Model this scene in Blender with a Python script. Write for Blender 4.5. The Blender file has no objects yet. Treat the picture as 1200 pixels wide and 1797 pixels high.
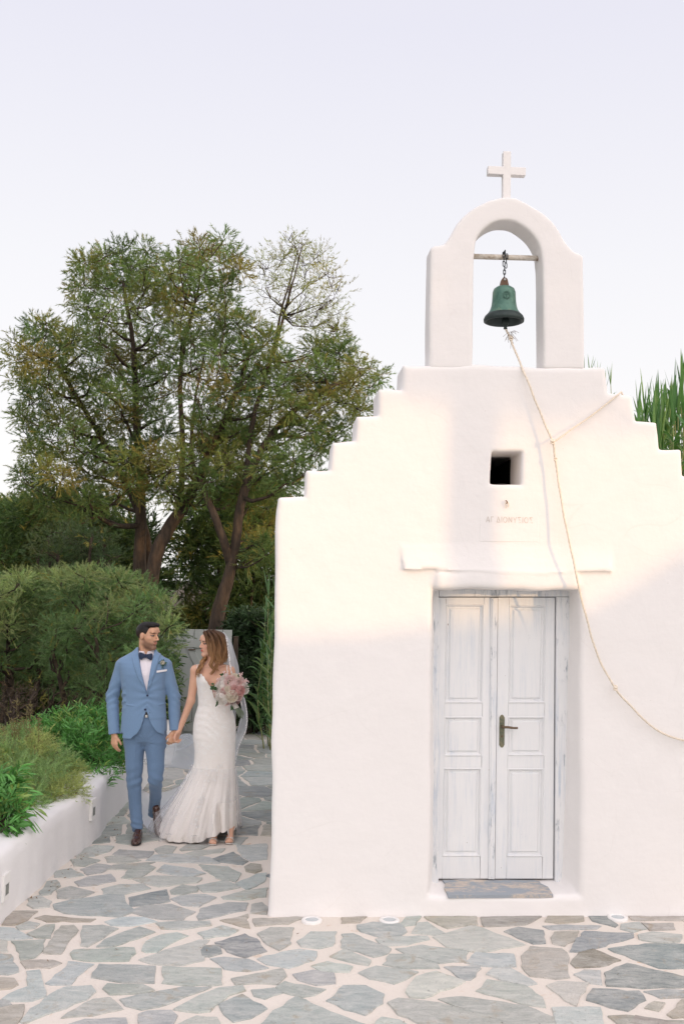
import bpy, bmesh, math, random
import numpy as np
from mathutils import Vector, Matrix
R = math.radians
random.seed(7); rng = np.random.default_rng(11)
scn = bpy.context.scene
COL = scn.collection

# ------------------------------------------------------------------ camera
CAM_H = 2.2
PITCH, ROLL, FPX = R(4.0), R(1.1), 1747.0
cam_d = bpy.data.cameras.new('camera'); cam = bpy.data.objects.new('camera', cam_d); COL.objects.link(cam)
cam_d.sensor_fit = 'VERTICAL'; cam_d.sensor_height = 36; cam_d.lens = 35; cam_d.clip_end = 3000
CM = Matrix.Translation((0, 0, CAM_H)) @ Matrix.Rotation(R(90) + PITCH, 4, 'X') @ Matrix.Rotation(ROLL, 4, 'Z')
cam.matrix_world = CM
scn.camera = cam

# ------------------------------------------------------------------ world, sun, exposure
SUN_AZ, SUN_EL = 50.0, 7.0            # degrees right of the chapel's facing direction; elevation
w = bpy.data.worlds.new('World'); scn.world = w; w.use_nodes = True
nt = w.node_tree; nt.nodes.clear()
out = nt.nodes.new('ShaderNodeOutputWorld'); bg = nt.nodes.new('ShaderNodeBackground')
sky = nt.nodes.new('ShaderNodeTexSky'); sky.sky_type = 'NISHITA'; sky.sun_disc = False
sky.sun_elevation = R(SUN_EL); sky.altitude = 0; sky.air_density = 1.0; sky.dust_density = 2.5; sky.ozone_density = 1.0
bg.inputs['Strength'].default_value = 0.15
mixw = nt.nodes.new('ShaderNodeMix'); mixw.data_type = 'RGBA'; mixw.inputs[0].default_value = 0.96
# pale evening haze: lavender overhead, nearly white towards the horizon
tcw = nt.nodes.new('ShaderNodeTexCoord'); sepw = nt.nodes.new('ShaderNodeSeparateXYZ')
rampw = nt.nodes.new('ShaderNodeValToRGB')
nt.links.new(tcw.outputs['Generated'], sepw.inputs[0]); nt.links.new(sepw.outputs['Z'], rampw.inputs[0])
K = 3.66; GLOW = 2.42
def lin(c): return tuple((v/255/12.92 if v/255 <= .04045 else ((v/255+.055)/1.055)**2.4) for v in c)
els = rampw.color_ramp.elements
els[0].position = 0.0; els[0].color = (*lin((251, 249, 246)), 1)
els[1].position = 1.0; els[1].color = (*lin((222, 219, 228)), 1)
e = els.new(.12); e.color = (*lin((246, 244, 244)), 1)
e = els.new(.30); e.color = (*lin((238, 237, 241)), 1)
e = els.new(.50); e.color = (*lin((226, 225, 236)), 1)
scl = nt.nodes.new('ShaderNodeVectorMath'); scl.operation = 'SCALE'; scl.inputs['Scale'].default_value = K
nt.links.new(rampw.outputs[0], scl.inputs[0])
# the western half of the sky, round the setting sun, is brighter and warmer than the half seen over the trees
gl = nt.nodes.new('ShaderNodeVectorMath'); gl.operation = 'DOT_PRODUCT'; nt.links.new(tcw.outputs['Generated'], gl.inputs[0])
gl.inputs[1].default_value = (math.sin(R(35)), -math.cos(R(35)), .15)
gm = nt.nodes.new('ShaderNodeMapRange'); gm.interpolation_type = 'SMOOTHSTEP'; gm.inputs['From Min'].default_value = -.35; gm.inputs['From Max'].default_value = 1.0
gm.inputs['To Min'].default_value = 0; gm.inputs['To Max'].default_value = 1; nt.links.new(gl.outputs['Value'], gm.inputs['Value'])
gc = nt.nodes.new('ShaderNodeMix'); gc.data_type = 'RGBA'; nt.links.new(gm.outputs[0], gc.inputs[0])
gc.inputs[6].default_value = (1, 1, 1, 1); gc.inputs[7].default_value = (GLOW*1.0, GLOW*.935, GLOW*.87, 1)
gx = nt.nodes.new('ShaderNodeMix'); gx.data_type = 'RGBA'; gx.blend_type = 'MULTIPLY'; gx.inputs[0].default_value = 1
nt.links.new(scl.outputs[0], gx.inputs[6]); nt.links.new(gc.outputs[2], gx.inputs[7])
nt.links.new(sky.outputs[0], mixw.inputs[6]); nt.links.new(gx.outputs[2], mixw.inputs[7])
nt.links.new(mixw.outputs[2], bg.inputs[0]); nt.links.new(bg.outputs[0], out.inputs[0])
YAW = R(3.3)                           # the facade turns this much away to the right
saz = R(SUN_AZ) + YAW
SUN_DIR = Vector((math.sin(saz)*math.cos(R(SUN_EL)), -math.cos(saz)*math.cos(R(SUN_EL)), math.sin(R(SUN_EL))))
sky.sun_rotation = math.atan2(SUN_DIR.x, SUN_DIR.y)
sun_d = bpy.data.lights.new('sun', 'SUN'); sun_d.energy = .88; sun_d.angle = R(.55); sun_d.color = (1.0, .60, .27)
sun = bpy.data.objects.new('sun', sun_d); COL.objects.link(sun)
sun.rotation_euler = SUN_DIR.to_track_quat('Z', 'Y').to_euler()
vs = scn.view_settings; vs.view_transform = 'Standard'; vs.look = 'None'; vs.gamma = 1; vs.exposure = 1.02
scn.cycles.max_bounces = 8; scn.cycles.transparent_max_bounces = 24; scn.cycles.use_denoising = True
scn.cycles.caustics_reflective = False; scn.cycles.caustics_refractive = False

# ------------------------------------------------------------------ measuring: photo pixel -> point of the place
CR = CM.to_3x3(); CO = CM.to_translation()
def ray(px, py):
    return (CR @ Vector(((px-600)/FPX, (898.5-py)/FPX, -1)))
def at(px, py, Y):
    d = ray(px, py); return CO + d*(Y/d.y)
def gnd(px, py, z=0.0):
    d = ray(px, py); return CO + d*((z-CO.z)/d.z)
FO = gnd(474, 1607)                    # left foot of the facade
FU = Vector((math.cos(YAW), math.sin(YAW), 0)); FW = Vector((-math.sin(YAW), math.cos(YAW), 0))
def fac(px, py, wd=0.0):
    """point on the plane wd metres behind the facade -> (u, v)"""
    d = ray(px, py); o = CO - (FO + FW*wd)
    t = -o.dot(FW)/d.dot(FW); p = CO + d*t - FO
    return p.dot(FU), p.z
FM = Matrix.Translation(FO) @ Matrix.Rotation(YAW, 4, 'Z')

# ------------------------------------------------------------------ scene tree helpers
def tag(o, label=None, cat=None, group=None, kind=None):
    if label: o['label'] = label
    if cat: o['category'] = cat
    if group: o['group'] = group
    if kind: o['kind'] = kind
    return o
def empty(name, loc=(0, 0, 0), rz=0, label=None, cat=None, group=None):
    o = bpy.data.objects.new(name, None); COL.objects.link(o); o.location = loc; o.rotation_euler = (0, 0, rz)
    o.empty_display_size = .1
    return tag(o, label, cat, group)
def mk(name, V, F, mat, parent=None, smooth=True, col=None, mw=None, mats=None, midx=None):
    """V (n,3); F list of int arrays (m,3)/(m,4) or list of index lists"""
    me = bpy.data.meshes.new(name)
    V = np.asarray(V, dtype=np.float32).reshape(-1, 3)
    if isinstance(F, np.ndarray): F = [F]
    if len(F) and isinstance(F[0], np.ndarray):
        F = [f for f in F if len(f)]
        tot = sum(len(f) for f in F); loops = np.concatenate([f.ravel() for f in F]).astype(np.int32)
        lens = np.concatenate([np.full(len(f), f.shape[1]) for f in F]).astype(np.int32)
        st = np.concatenate([[0], np.cumsum(lens)[:-1]]).astype(np.int32)
        me.vertices.add(len(V)); me.vertices.foreach_set('co', V.ravel())
        me.loops.add(len(loops)); me.loops.foreach_set('vertex_index', loops)
        me.polygons.add(tot); me.polygons.foreach_set('loop_start', st); me.polygons.foreach_set('loop_total', lens)
    else:
        me.from_pydata([tuple(map(float, v)) for v in V], [], [list(f) for f in F])
    me.update(calc_edges=True); me.validate()
    if smooth: me.polygons.foreach_set('use_smooth', np.ones(len(me.polygons), dtype=bool))
    if col is not None and len(me.vertices) == len(V):
        c = np.ones((len(V), 4), dtype=np.float32); c[:, :3] = col
        a = me.color_attributes.new('Col', 'FLOAT_COLOR', 'POINT'); a.data.foreach_set('color', c.ravel())
    if mats:
        for m in mats: me.materials.append(m)
        if midx is not None: me.polygons.foreach_set('material_index', np.asarray(midx, dtype=np.int32))
    elif mat: me.materials.append(mat)
    o = bpy.data.objects.new(name, me); COL.objects.link(o)
    if mw is not None: o.matrix_world = mw
    if parent is not None: o.parent = parent
    return o
class MB:
    """collects simple solids into one mesh"""
    def __init__(s): s.V = []; s.F = []; s.n = 0
    def add(s, V, F):
        s.V += [tuple(v) for v in V]; s.F += [[i+s.n for i in f] for f in F]; s.n += len(V); return s
    def box(s, a, b, M=None, bev=0):
        bm = bmesh.new(); bmesh.ops.create_cube(bm, size=1)
        for v in bm.verts: v.co = Vector([(a[i]+b[i])/2 + v.co[i]*(b[i]-a[i]) for i in range(3)])
        if bev: bmesh.ops.bevel(bm, geom=bm.edges[:], offset=bev, segments=2, profile=.6, affect='EDGES')
        return s.bm(bm, M)
    def bm(s, bm, M=None):
        if M is not None: bm.transform(M)
        bm.verts.index_update()
        s.add([v.co[:] for v in bm.verts], [[v.index for v in f.verts] for f in bm.faces]); bm.free(); return s
    def prism(s, poly, y0, y1, M=None, bev=0, ax='y'):
        """poly in (x,z) extruded along y (or (x,y) along z)"""
        bm = bmesh.new()
        P = (lambda p, t: (p[0], t, p[1])) if ax == 'y' else (lambda p, t: (p[0], p[1], t))
        A = [bm.verts.new(P(p, y0)) for p in poly]; B = [bm.verts.new(P(p, y1)) for p in poly]
        bm.faces.new(A); bm.faces.new(B[::-1]); n = len(A)
        for i in range(n): bm.faces.new((A[i], B[i], B[(i+1) % n], A[(i+1) % n]))
        bmesh.ops.recalc_face_normals(bm, faces=bm.faces)
        if bev: bmesh.ops.bevel(bm, geom=bm.edges[:], offset=bev, segments=2, profile=.6, affect='EDGES')
        bmesh.ops.triangulate(bm, faces=[f for f in bm.faces if len(f.verts) > 4])
        return s.bm(bm, M)
    def tube(s, pts, rad, n=8, closed=False):
        V, F = tube_np(pts, rad, n, closed); return s.add(V.tolist(), F.tolist())
    def build(s, name, mat, parent=None, smooth=False, mw=None):
        o = mk(name, s.V, s.F, mat, parent, smooth=smooth, mw=mw)
        return o
def tube_np(pts, rad, n=8, closed=False):
    P = np.array([tuple(p) for p in pts], dtype=float); m = len(P)
    rad = np.broadcast_to(np.asarray(rad, dtype=float), (m,)) if np.ndim(rad) < 1 or len(np.atleast_1d(rad)) == 1 else np.asarray(rad, float)
    T = np.gradient(P, axis=0) if not closed else (np.roll(P, -1, 0)-np.roll(P, 1, 0))
    T /= np.linalg.norm(T, axis=1, keepdims=True)+1e-9
    N = np.zeros_like(P); a = np.array([0, 0, 1.]) if abs(T[0][2]) < .9 else np.array([1., 0, 0])
    for i in range(m):
        a = a - T[i]*a.dot(T[i]); a /= np.linalg.norm(a)+1e-9; N[i] = a
    B = np.cross(T, N); th = np.arange(n)/n*2*np.pi
    V = (P[:, None] + rad[:, None, None]*(np.cos(th)[None, :, None]*N[:, None] + np.sin(th)[None, :, None]*B[:, None])).reshape(-1, 3)
    mm = m if closed else m-1
    i = np.arange(mm)[:, None]; j = np.arange(n)[None]
    i2 = (i+1) % m; j2 = (j+1) % n
    F = np.stack([i*n+j, i*n+j2, i2*n+j2, i2*n+j], -1).reshape(-1, 4)
    if not closed:
        # collapse-free end caps
        V = np.vstack([V, P[0], P[-1]])
        c0 = np.stack([np.full(n, m*n), (j2[0]), j[0], j[0]], -1)
        c1 = np.stack([np.full(n, m*n+1), (m-1)*n+j[0], (m-1)*n+j2[0], (m-1)*n+j2[0]], -1)
        F = [list(f) for f in F] + [list(f[:3]) for f in c0] + [list(f[:3]) for f in c1]
        class L(list):
            def tolist(s): return list(s)
        F = L(F)
    return V, F
def spline(pts, n=12):
    """Catmull-Rom through points (any dim)"""
    P = np.array([tuple(p) for p in pts], float)
    P = np.vstack([2*P[0]-P[1], P, 2*P[-1]-P[-2]]); out = []
    for i in range(1, len(P)-2):
        for t in np.linspace(0, 1, n, endpoint=False):
            p0, p1, p2, p3 = P[i-1:i+3]
            out.append(.5*((2*p1)+(-p0+p2)*t+(2*p0-5*p1+4*p2-p3)*t*t+(-p0+3*p1-3*p2+p3)*t**3))
    out.append(P[-2]); return np.array(out)

# ------------------------------------------------------------------ distance fields -> surface
def noise3(X, Y, Z, f, seed, octs=3):
    r = np.random.default_rng(seed); s = 0; amp = 1
    for o in range(octs):
        for k in range(5):
            v = r.normal(size=3); v /= np.linalg.norm(v); v *= f*(2**o)*(.7+.6*r.random())
            s = s + amp*np.sin(X*v[0]+Y*v[1]+Z*v[2]+r.random()*6.28)/5
        amp *= .5
    return s
class Field:
    def __init__(s, lo, hi, h):
        s.ax = [np.arange(lo[i], hi[i]+h, h, dtype=np.float32) for i in range(3)]
        s.h = h; s.V = np.ones([len(a) for a in s.ax], dtype=np.float32)
    def sl(s, lo, hi):
        I = [slice(max(0, np.searchsorted(s.ax[i], lo[i])-1), min(len(s.ax[i]), np.searchsorted(s.ax[i], hi[i])+1)) for i in range(3)]
        X = s.ax[0][I[0]][:, None, None]; Y = s.ax[1][I[1]][None, :, None]; Z = s.ax[2][I[2]][None, None, :]
        return tuple(I), X, Y, Z
    def op(s, fn, lo, hi, k=0, mode='add'):
        I, X, Y, Z = s.sl(lo, hi)
        A = s.V[I]
        if A.size == 0: return s
        D = np.broadcast_to(fn(X, Y, Z), A.shape).astype(np.float32)
        if mode == 'add':
            if k:
                h = np.clip(.5+.5*(A-D)/k, 0, 1); s.V[I] = A*(1-h)+D*h-k*h*(1-h)
            else: s.V[I] = np.minimum(A, D)
        elif mode == 'sub':
            if k:
                D = -D; h = np.clip(.5-.5*(A-D)/k, 0, 1); s.V[I] = A*(1-h)+D*h+k*h*(1-h)
            else: s.V[I] = np.maximum(A, -D)
        elif mode == 'disp': s.V[I] = A+D
        return s
    def cone(s, a, b, ra, rb=None, k=.02, flat=None, mode='add'):
        """round cone from a to b; flat=(axis, ratio) thins it along the axis"""
        rb = ra if rb is None else rb
        a = np.array(a, float); b = np.array(b, float); R_ = max(ra, rb)+k+.02
        lo = np.minimum(a, b)-R_; hi = np.maximum(a, b)+R_
        ba = b-a; L = max(ba.dot(ba), 1e-9)
        def fn(X, Y, Z):
            t = np.clip(((X-a[0])*ba[0]+(Y-a[1])*ba[1]+(Z-a[2])*ba[2])/L, 0, 1)
            qx, qy, qz = X-a[0]-t*ba[0], Y-a[1]-t*ba[1], Z-a[2]-t*ba[2]
            q = qx*qx+qy*qy+qz*qz
            if flat is not None:
                n = np.array(flat[0], float); n /= np.linalg.norm(n); q = q+(flat[1]**2-1)*(qx*n[0]+qy*n[1]+qz*n[2])**2
            return np.sqrt(q)-(ra+(rb-ra)*t)
        return s.op(fn, lo, hi, k, mode)
    def ell(s, c, r, M=None, k=.02, mode='add'):
        """ellipsoid, M = 3x3 columns are its axes"""
        M = np.eye(3) if M is None else np.array(M, float); c = np.array(c, float); r = np.array(r, float)
        R_ = max(r)+k+.02
        def fn(X, Y, Z):
            x, y, z = X-c[0], Y-c[1], Z-c[2]
            q = [(x*M[0][i]+y*M[1][i]+z*M[2][i])/r[i] for i in range(3)]
            l = np.sqrt(q[0]**2+q[1]**2+q[2]**2)
            g = np.sqrt((q[0]/r[0])**2+(q[1]/r[1])**2+(q[2]/r[2])**2)+1e-6
            return l*(l-1)/g
        return s.op(fn, c-R_, c+R_, k, mode)
    def mesh(s, smooth_it=1):
        V = s.V; ins = V < 0
        c = np.zeros(np.array(V.shape)-1, dtype=np.int8)
        offs = [(i, j, k) for i in (0, 1) for j in (0, 1) for k in (0, 1)]
        nx, ny, nz = c.shape
        for o in offs: c += ins[o[0]:o[0]+nx, o[1]:o[1]+ny, o[2]:o[2]+nz]
        act = np.argwhere((c > 0) & (c < 8))
        idx = np.full(c.shape, -1, dtype=np.int32); idx[tuple(act.T)] = np.arange(len(act))
        acc = np.zeros((len(act), 3)); cnt = np.zeros(len(act))
        for p in offs:
            for a in range(3):
                if p[a]: continue
                q = list(p); q[a] = 1
                va = V[act[:, 0]+p[0], act[:, 1]+p[1], act[:, 2]+p[2]]; vb = V[act[:, 0]+q[0], act[:, 1]+q[1], act[:, 2]+q[2]]
                m = (va < 0) != (vb < 0); t = np.where(m, va/np.where(m, va-vb, 1), 0)
                pt = np.tile(np.array(p, float), (len(act), 1)); pt[:, a] += t
                acc[m] += pt[m]; cnt[m] += 1
        P = act+acc/cnt[:, None]
        P = P*s.h+np.array([a[0] for a in s.ax])
        Fs = []
        for a in range(3):
            b, d = (a+1) % 3, (a+2) % 3
            A = np.moveaxis(ins, a, 0); e = A[:-1] != A[1:]
            e = np.moveaxis(e, 0, a)
            g = np.argwhere(e); g = g[(g[:, b] > 0) & (g[:, d] > 0) & (g[:, b] < V.shape[b]-1) & (g[:, d] < V.shape[d]-1)]
            sg = ins[tuple(g.T)]
            def cid(db, dd):
                h_ = g.copy(); h_[:, b] += db; h_[:, d] += dd; return idx[tuple(h_.T)]
            q = np.stack([cid(-1, -1), cid(0, -1), cid(0, 0), cid(-1, 0)], 1)
            q[~sg] = q[~sg][:, ::-1]; Fs.append(q)
        F = np.concatenate(Fs); F = F[(F >= 0).all(1)]
        for _ in range(smooth_it):
            S = np.zeros_like(P); n = np.zeros(len(P))
            for i in range(4):
                np.add.at(S, F[:, i], P[F[:, (i+1) % 4]]); np.add.at(n, F[:, i], 1)
                np.add.at(S, F[:, (i+1) % 4], P[F[:, i]]); np.add.at(n, F[:, (i+1) % 4], 1)
            P = P*.5+.5*S/np.maximum(n, 1)[:, None]
        return P, F
def sdpoly(X, Y, poly):
    """signed distance to a polygon, X,Y broadcastable 2-D arrays"""
    poly = np.array(poly, dtype=np.float32); n = len(poly)
    d = np.full(np.broadcast(X, Y).shape, 1e9, dtype=np.float32); s = np.ones_like(d)
    for i in range(n):
        a = poly[i]; b = poly[i-1]; e = b-a
        wx, wy = X-a[0], Y-a[1]
        t = np.clip((wx*e[0]+wy*e[1])/(e@e+1e-12), 0, 1)
        bx, by = wx-e[0]*t, wy-e[1]*t
        d = np.minimum(d, bx*bx+by*by)
        c1 = Y >= a[1]; c2 = Y < b[1]; c3 = e[0]*wy > e[1]*wx
        s = np.where((c1 & c2 & c3) | (~c1 & ~c2 & ~c3), -s, s)
    return s*np.sqrt(d)

# ------------------------------------------------------------------ materials
def M_(name): 
    m = bpy.data.materials.new(name); m.use_nodes = True; t = m.node_tree; t.nodes.clear()
    o = t.nodes.new('ShaderNodeOutputMaterial'); b = t.nodes.new('ShaderNodeBsdfPrincipled'); t.links.new(b.outputs[0], o.inputs[0])
    return m, t, b, o
def N(t, kind, **kw):
    n = t.nodes.new(kind)
    for k, v in kw.items():
        if hasattr(n, k): setattr(n, k, v)
        else: n.inputs[k.replace('_', ' ')].default_value = v
    return n
def L(t, a, b): t.links.new(a, b)
def coords(t, scale=(1, 1, 1), obj=True):
    tc = N(t, 'ShaderNodeTexCoord'); mp = N(t, 'ShaderNodeMapping'); mp.inputs['Scale'].default_value = scale
    L(t, tc.outputs['Object' if obj else 'Generated'], mp.inputs[0]); return mp.outputs[0]
def noise(t, co, scale, detail=4, rough=.55, dist=0):
    n = N(t, 'ShaderNodeTexNoise'); n.inputs['Scale'].default_value = scale; n.inputs['Detail'].default_value = detail
    n.inputs['Roughness'].default_value = rough; n.inputs['Distortion'].default_value = dist; L(t, co, n.inputs['Vector']); return n.outputs['Fac']
def ramp(t, f, stops):
    r = N(t, 'ShaderNodeValToRGB'); L(t, f, r.inputs[0]); e = r.color_ramp.elements
    e[0].position = stops[0][0]; e[1].position = stops[-1][0]
    def c4(c): return (c, c, c, 1) if not hasattr(c, '__len__') else (*c, 1)
    e[0].color = c4(stops[0][1]); e[1].color = c4(stops[-1][1])
    for p, c in stops[1:-1]:
        q = e.new(p); q.color = c4(c)
    return r.outputs[0]
def mix(t, f, a, b, mode='MIX'):
    m = N(t, 'ShaderNodeMix'); m.data_type = 'RGBA'; m.blend_type = mode
    for s, v in ((0, f), (6, a), (7, b)):
        if hasattr(v, 'links') or hasattr(v, 'is_linked'): L(t, v, m.inputs[s])
        elif s == 0: m.inputs[0].default_value = v
        else: m.inputs[s].default_value = (*v, 1) if len(v) == 3 else v
    return m.outputs[2]
def bump(t, b, h, strength=.3, dist=.01):
    n = N(t, 'ShaderNodeBump'); n.inputs['Strength'].default_value = strength; n.inputs['Distance'].default_value = dist
    L(t, h, n.inputs['Height']); L(t, n.outputs[0], b.inputs['Normal']); return n
def simple(name, c, rough=.6, nscale=0, nvar=.15, bumps=0, bs=60, metal=0, spec=.5, scale=(1, 1, 1)):
    m, t, b, o = M_(name); b.inputs['Roughness'].default_value = rough; b.inputs['Metallic'].default_value = metal
    b.inputs['Specular IOR Level'].default_value = spec
    b.inputs['Base Color'].default_value = (*c, 1)
    if nscale or bumps: co = coords(t, scale)
    if nscale:
        f = noise(t, co, nscale); L(t, mix(t, f, tuple(v*(1-nvar) for v in c), tuple(min(1, v*(1+nvar)) for v in c)), b.inputs['Base Color'])
    if bumps: bump(t, b, noise(t, co, bs), .5, bumps)
    return m
def plaster(name, base=(.805, .785, .77)):
    m, t, b, o = M_(name); b.inputs['Roughness'].default_value = .92; b.inputs['Specular IOR Level'].default_value = .15
    co = coords(t)
    c = mix(t, noise(t, co, 1.3, 5), tuple(v*.965 for v in base), tuple(min(.86, v*1.02) for v in base))
    br_ = noise(t, coords(t, (1, 1, 3.2)), 6, 5, .7, 1.2); c = mix(t, ramp(t, br_, [(.35, 0), (.65, .55)]), c, tuple(v*.955 for v in base))
    crk = N(t, 'ShaderNodeTexVoronoi'); crk.feature = 'DISTANCE_TO_EDGE'; crk.inputs['Scale'].default_value = 1.7; L(t, mix(t, .25, co, N(t, 'ShaderNodeTexNoise').outputs['Color']), crk.inputs['Vector'])
    ck = N(t, 'ShaderNodeMath', operation='MULTIPLY'); L(t, ramp(t, crk.outputs[0], [(.0, 1), (.006, 0)]), ck.inputs[0]); L(t, ramp(t, noise(t, co, 2.1, 2), [(.50, 0), (.60, .10)]), ck.inputs[1]); c = mix(t, ck.outputs[0], c, (.50, .46, .42))
    dirt = ramp(t, noise(t, co, 21, 6, .7), [(.0, 0), (.70, 0), (.80, .22)])
    c = mix(t, dirt, c, (.60, .54, .47))
    spk = ramp(t, noise(t, co, 75, 2, .5), [(0, 0), (.775, 0), (.80, .6)])
    c = mix(t, spk, c, (.42, .38, .33))
    L(t, c, b.inputs['Base Color'])
    h = N(t, 'ShaderNodeMath', operation='ADD'); L(t, noise(t, co, 5, 3), h.inputs[0])
    m2 = N(t, 'ShaderNodeMath', operation='MULTIPLY'); L(t, noise(t, co, 90, 4, .7), m2.inputs[0]); m2.inputs[1].default_value = .12
    L(t, m2.outputs[0], h.inputs[1]); bump(t, b, h.outputs[0], .35, .02)
    return m
MAT = {}
MAT['plaster'] = plaster('whitewashed plaster')
MAT['plaster2'] = plaster('planter plaster', (.79, .78, .775))
def leafmat(name, trans=.35, rough=.55):
    m, t, b, o = M_(name); a = N(t, 'ShaderNodeAttribute', attribute_name='Col')
    L(t, a.outputs['Color'], b.inputs['Base Color']); b.inputs['Roughness'].default_value = rough; b.inputs['Specular IOR Level'].default_value = .3
    tr = N(t, 'ShaderNodeBsdfTranslucent'); L(t, mix(t, 1.0, a.outputs['Color'], (1.3, 1.35, .7), 'MULTIPLY'), tr.inputs[0])
    ms = N(t, 'ShaderNodeMixShader'); ms.inputs[0].default_value = trans
    L(t, b.outputs[0], ms.inputs[1]); L(t, tr.outputs[0], ms.inputs[2]); L(t, ms.outputs[0], o.inputs[0]); return m
MAT['leaf'] = leafmat('foliage'); MAT['gloss_leaf'] = leafmat('glossy foliage', .22, .38)
m, t, b, o = M_('bark'); co = coords(t, (1, 1, .25)); f = noise(t, co, 14, 5, .7)
L(t, ramp(t, f, [(.3, (.014, .010, .007)), (.7, (.085, .058, .038))]), b.inputs['Base Color']); b.inputs['Roughness'].default_value = .9
bump(t, b, f, .9, .03); MAT['bark'] = m
# ================================================================== GROUND
def soil_mat():
    m, t, b, o = M_('soil'); co = coords(t)
    L(t, ramp(t, noise(t, co, 3, 6, .7), [(.3, (.030, .022, .015)), (.7, (.11, .085, .055))]), b.inputs['Base Color'])
    b.inputs['Roughness'].default_value = 1; bump(t, b, noise(t, co, 30, 5, .7), .8, .03); return m
MAT['soil'] = soil_mat()
def grid_sheet(name, x0, x1, y0, y1, z, n, mat, amp=0):
    xs = np.linspace(x0, x1, n); ys = np.linspace(y0, y1, n); X, Y = np.meshgrid(xs, ys, indexing='ij')
    Z = z+amp*noise3(X, Y, 0*X, .3, 5)
    i, j = np.meshgrid(np.arange(n-1), np.arange(n-1), indexing='ij')
    F = np.stack([i*n+j, (i+1)*n+j, (i+1)*n+j+1, i*n+j+1], -1).reshape(-1, 4)
    return mk(name, np.stack([X, Y, Z], -1).reshape(-1, 3), [F], mat)
o = grid_sheet('ground', -800, 800, -800, 800, -.03, 21, MAT['soil']); tag(o, kind='structure')
# dry grass land beyond the gate
m, t, b, o_ = M_('meadow'); co = coords(t)
L(t, ramp(t, noise(t, co, 1.2, 6, .7), [(.3, (.035, .05, .018)), (.6, (.08, .10, .04)), (.8, (.16, .14, .08))]), b.inputs['Base Color'])
b.inputs['Roughness'].default_value = 1; bump(t, b, noise(t, co, 25, 4), .8, .05); MAT['meadow'] = m
o = grid_sheet('meadow_ground', -30, 30, 15.2, 60, -.022, 21, MAT['meadow']); tag(o, kind='structure')

# paving: mortar sheet plus individual flagstones
m, t, b, o_ = M_('mortar'); co = coords(t)
c = mix(t, noise(t, co, 1.7, 5, .6), (.66, .60, .53), (.80, .745, .68))
c = mix(t, ramp(t, noise(t, co, 3.1, 6, .75, .4), [(.0, 0), (.60, 0), (.70, .75)]), c, (.55, .37, .23))
c = mix(t, ramp(t, noise(t, co, 26, 4, .7), [(.0, 0), (.62, 0), (.75, .35)]), c, (.42, .36, .30))
L(t, c, b.inputs['Base Color']); b.inputs['Roughness'].default_value = .95; b.inputs['Specular IOR Level'].default_value = .15
bump(t, b, noise(t, co, 40, 6, .7), .6, .012); MAT['mortar'] = m
m, t, b, o_ = M_('flagstone'); a = N(t, 'ShaderNodeAttribute', attribute_name='Col'); co = coords(t)
c = mix(t, ramp(t, noise(t, co, 2.2, 7, .72, .5), [(.30, 0), (.72, 1)]), a.outputs['Color'], (.57, .565, .535))
c = mix(t, ramp(t, noise(t, coords(t, (1, 2.6, 1)), 7, 7, .75, .8), [(.35, .85), (.65, 0)]), c, mix(t, 1, a.outputs['Color'], (.62, .66, .68), 'MULTIPLY'))
c = mix(t, ramp(t, noise(t, co, 38, 4, .7), [(.0, 0), (.62, 0), (.72, .6)]), c, (.10, .10, .09))
c = mix(t, ramp(t, noise(t, co, 5.3, 4, .7, .8), [(.0, 0), (.58, 0), (.68, .5)]), c, (.36, .29, .20))
L(t, c, b.inputs['Base Color']); b.inputs['Roughness'].default_value = .62; b.inputs['Specular IOR Level'].default_value = .35
h1 = N(t, 'ShaderNodeMath', operation='ADD'); L(t, noise(t, co, 9, 6, .7), h1.inputs[0]); L(t, noise(t, co, 60, 3, .7), h1.inputs[1])
bump(t, b, h1.outputs[0], .7, .014); MAT['stone'] = m

PAVE_X0, PAVE_X1, PAVE_Y0, PAVE_Y1 = -14, 12, -3.2, 15.2
nn = 70
o = grid_sheet('mortar_bed', PAVE_X0, PAVE_X1, PAVE_Y0, PAVE_Y1, -.004, nn, MAT['mortar']); tag(o, kind='structure')

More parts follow.
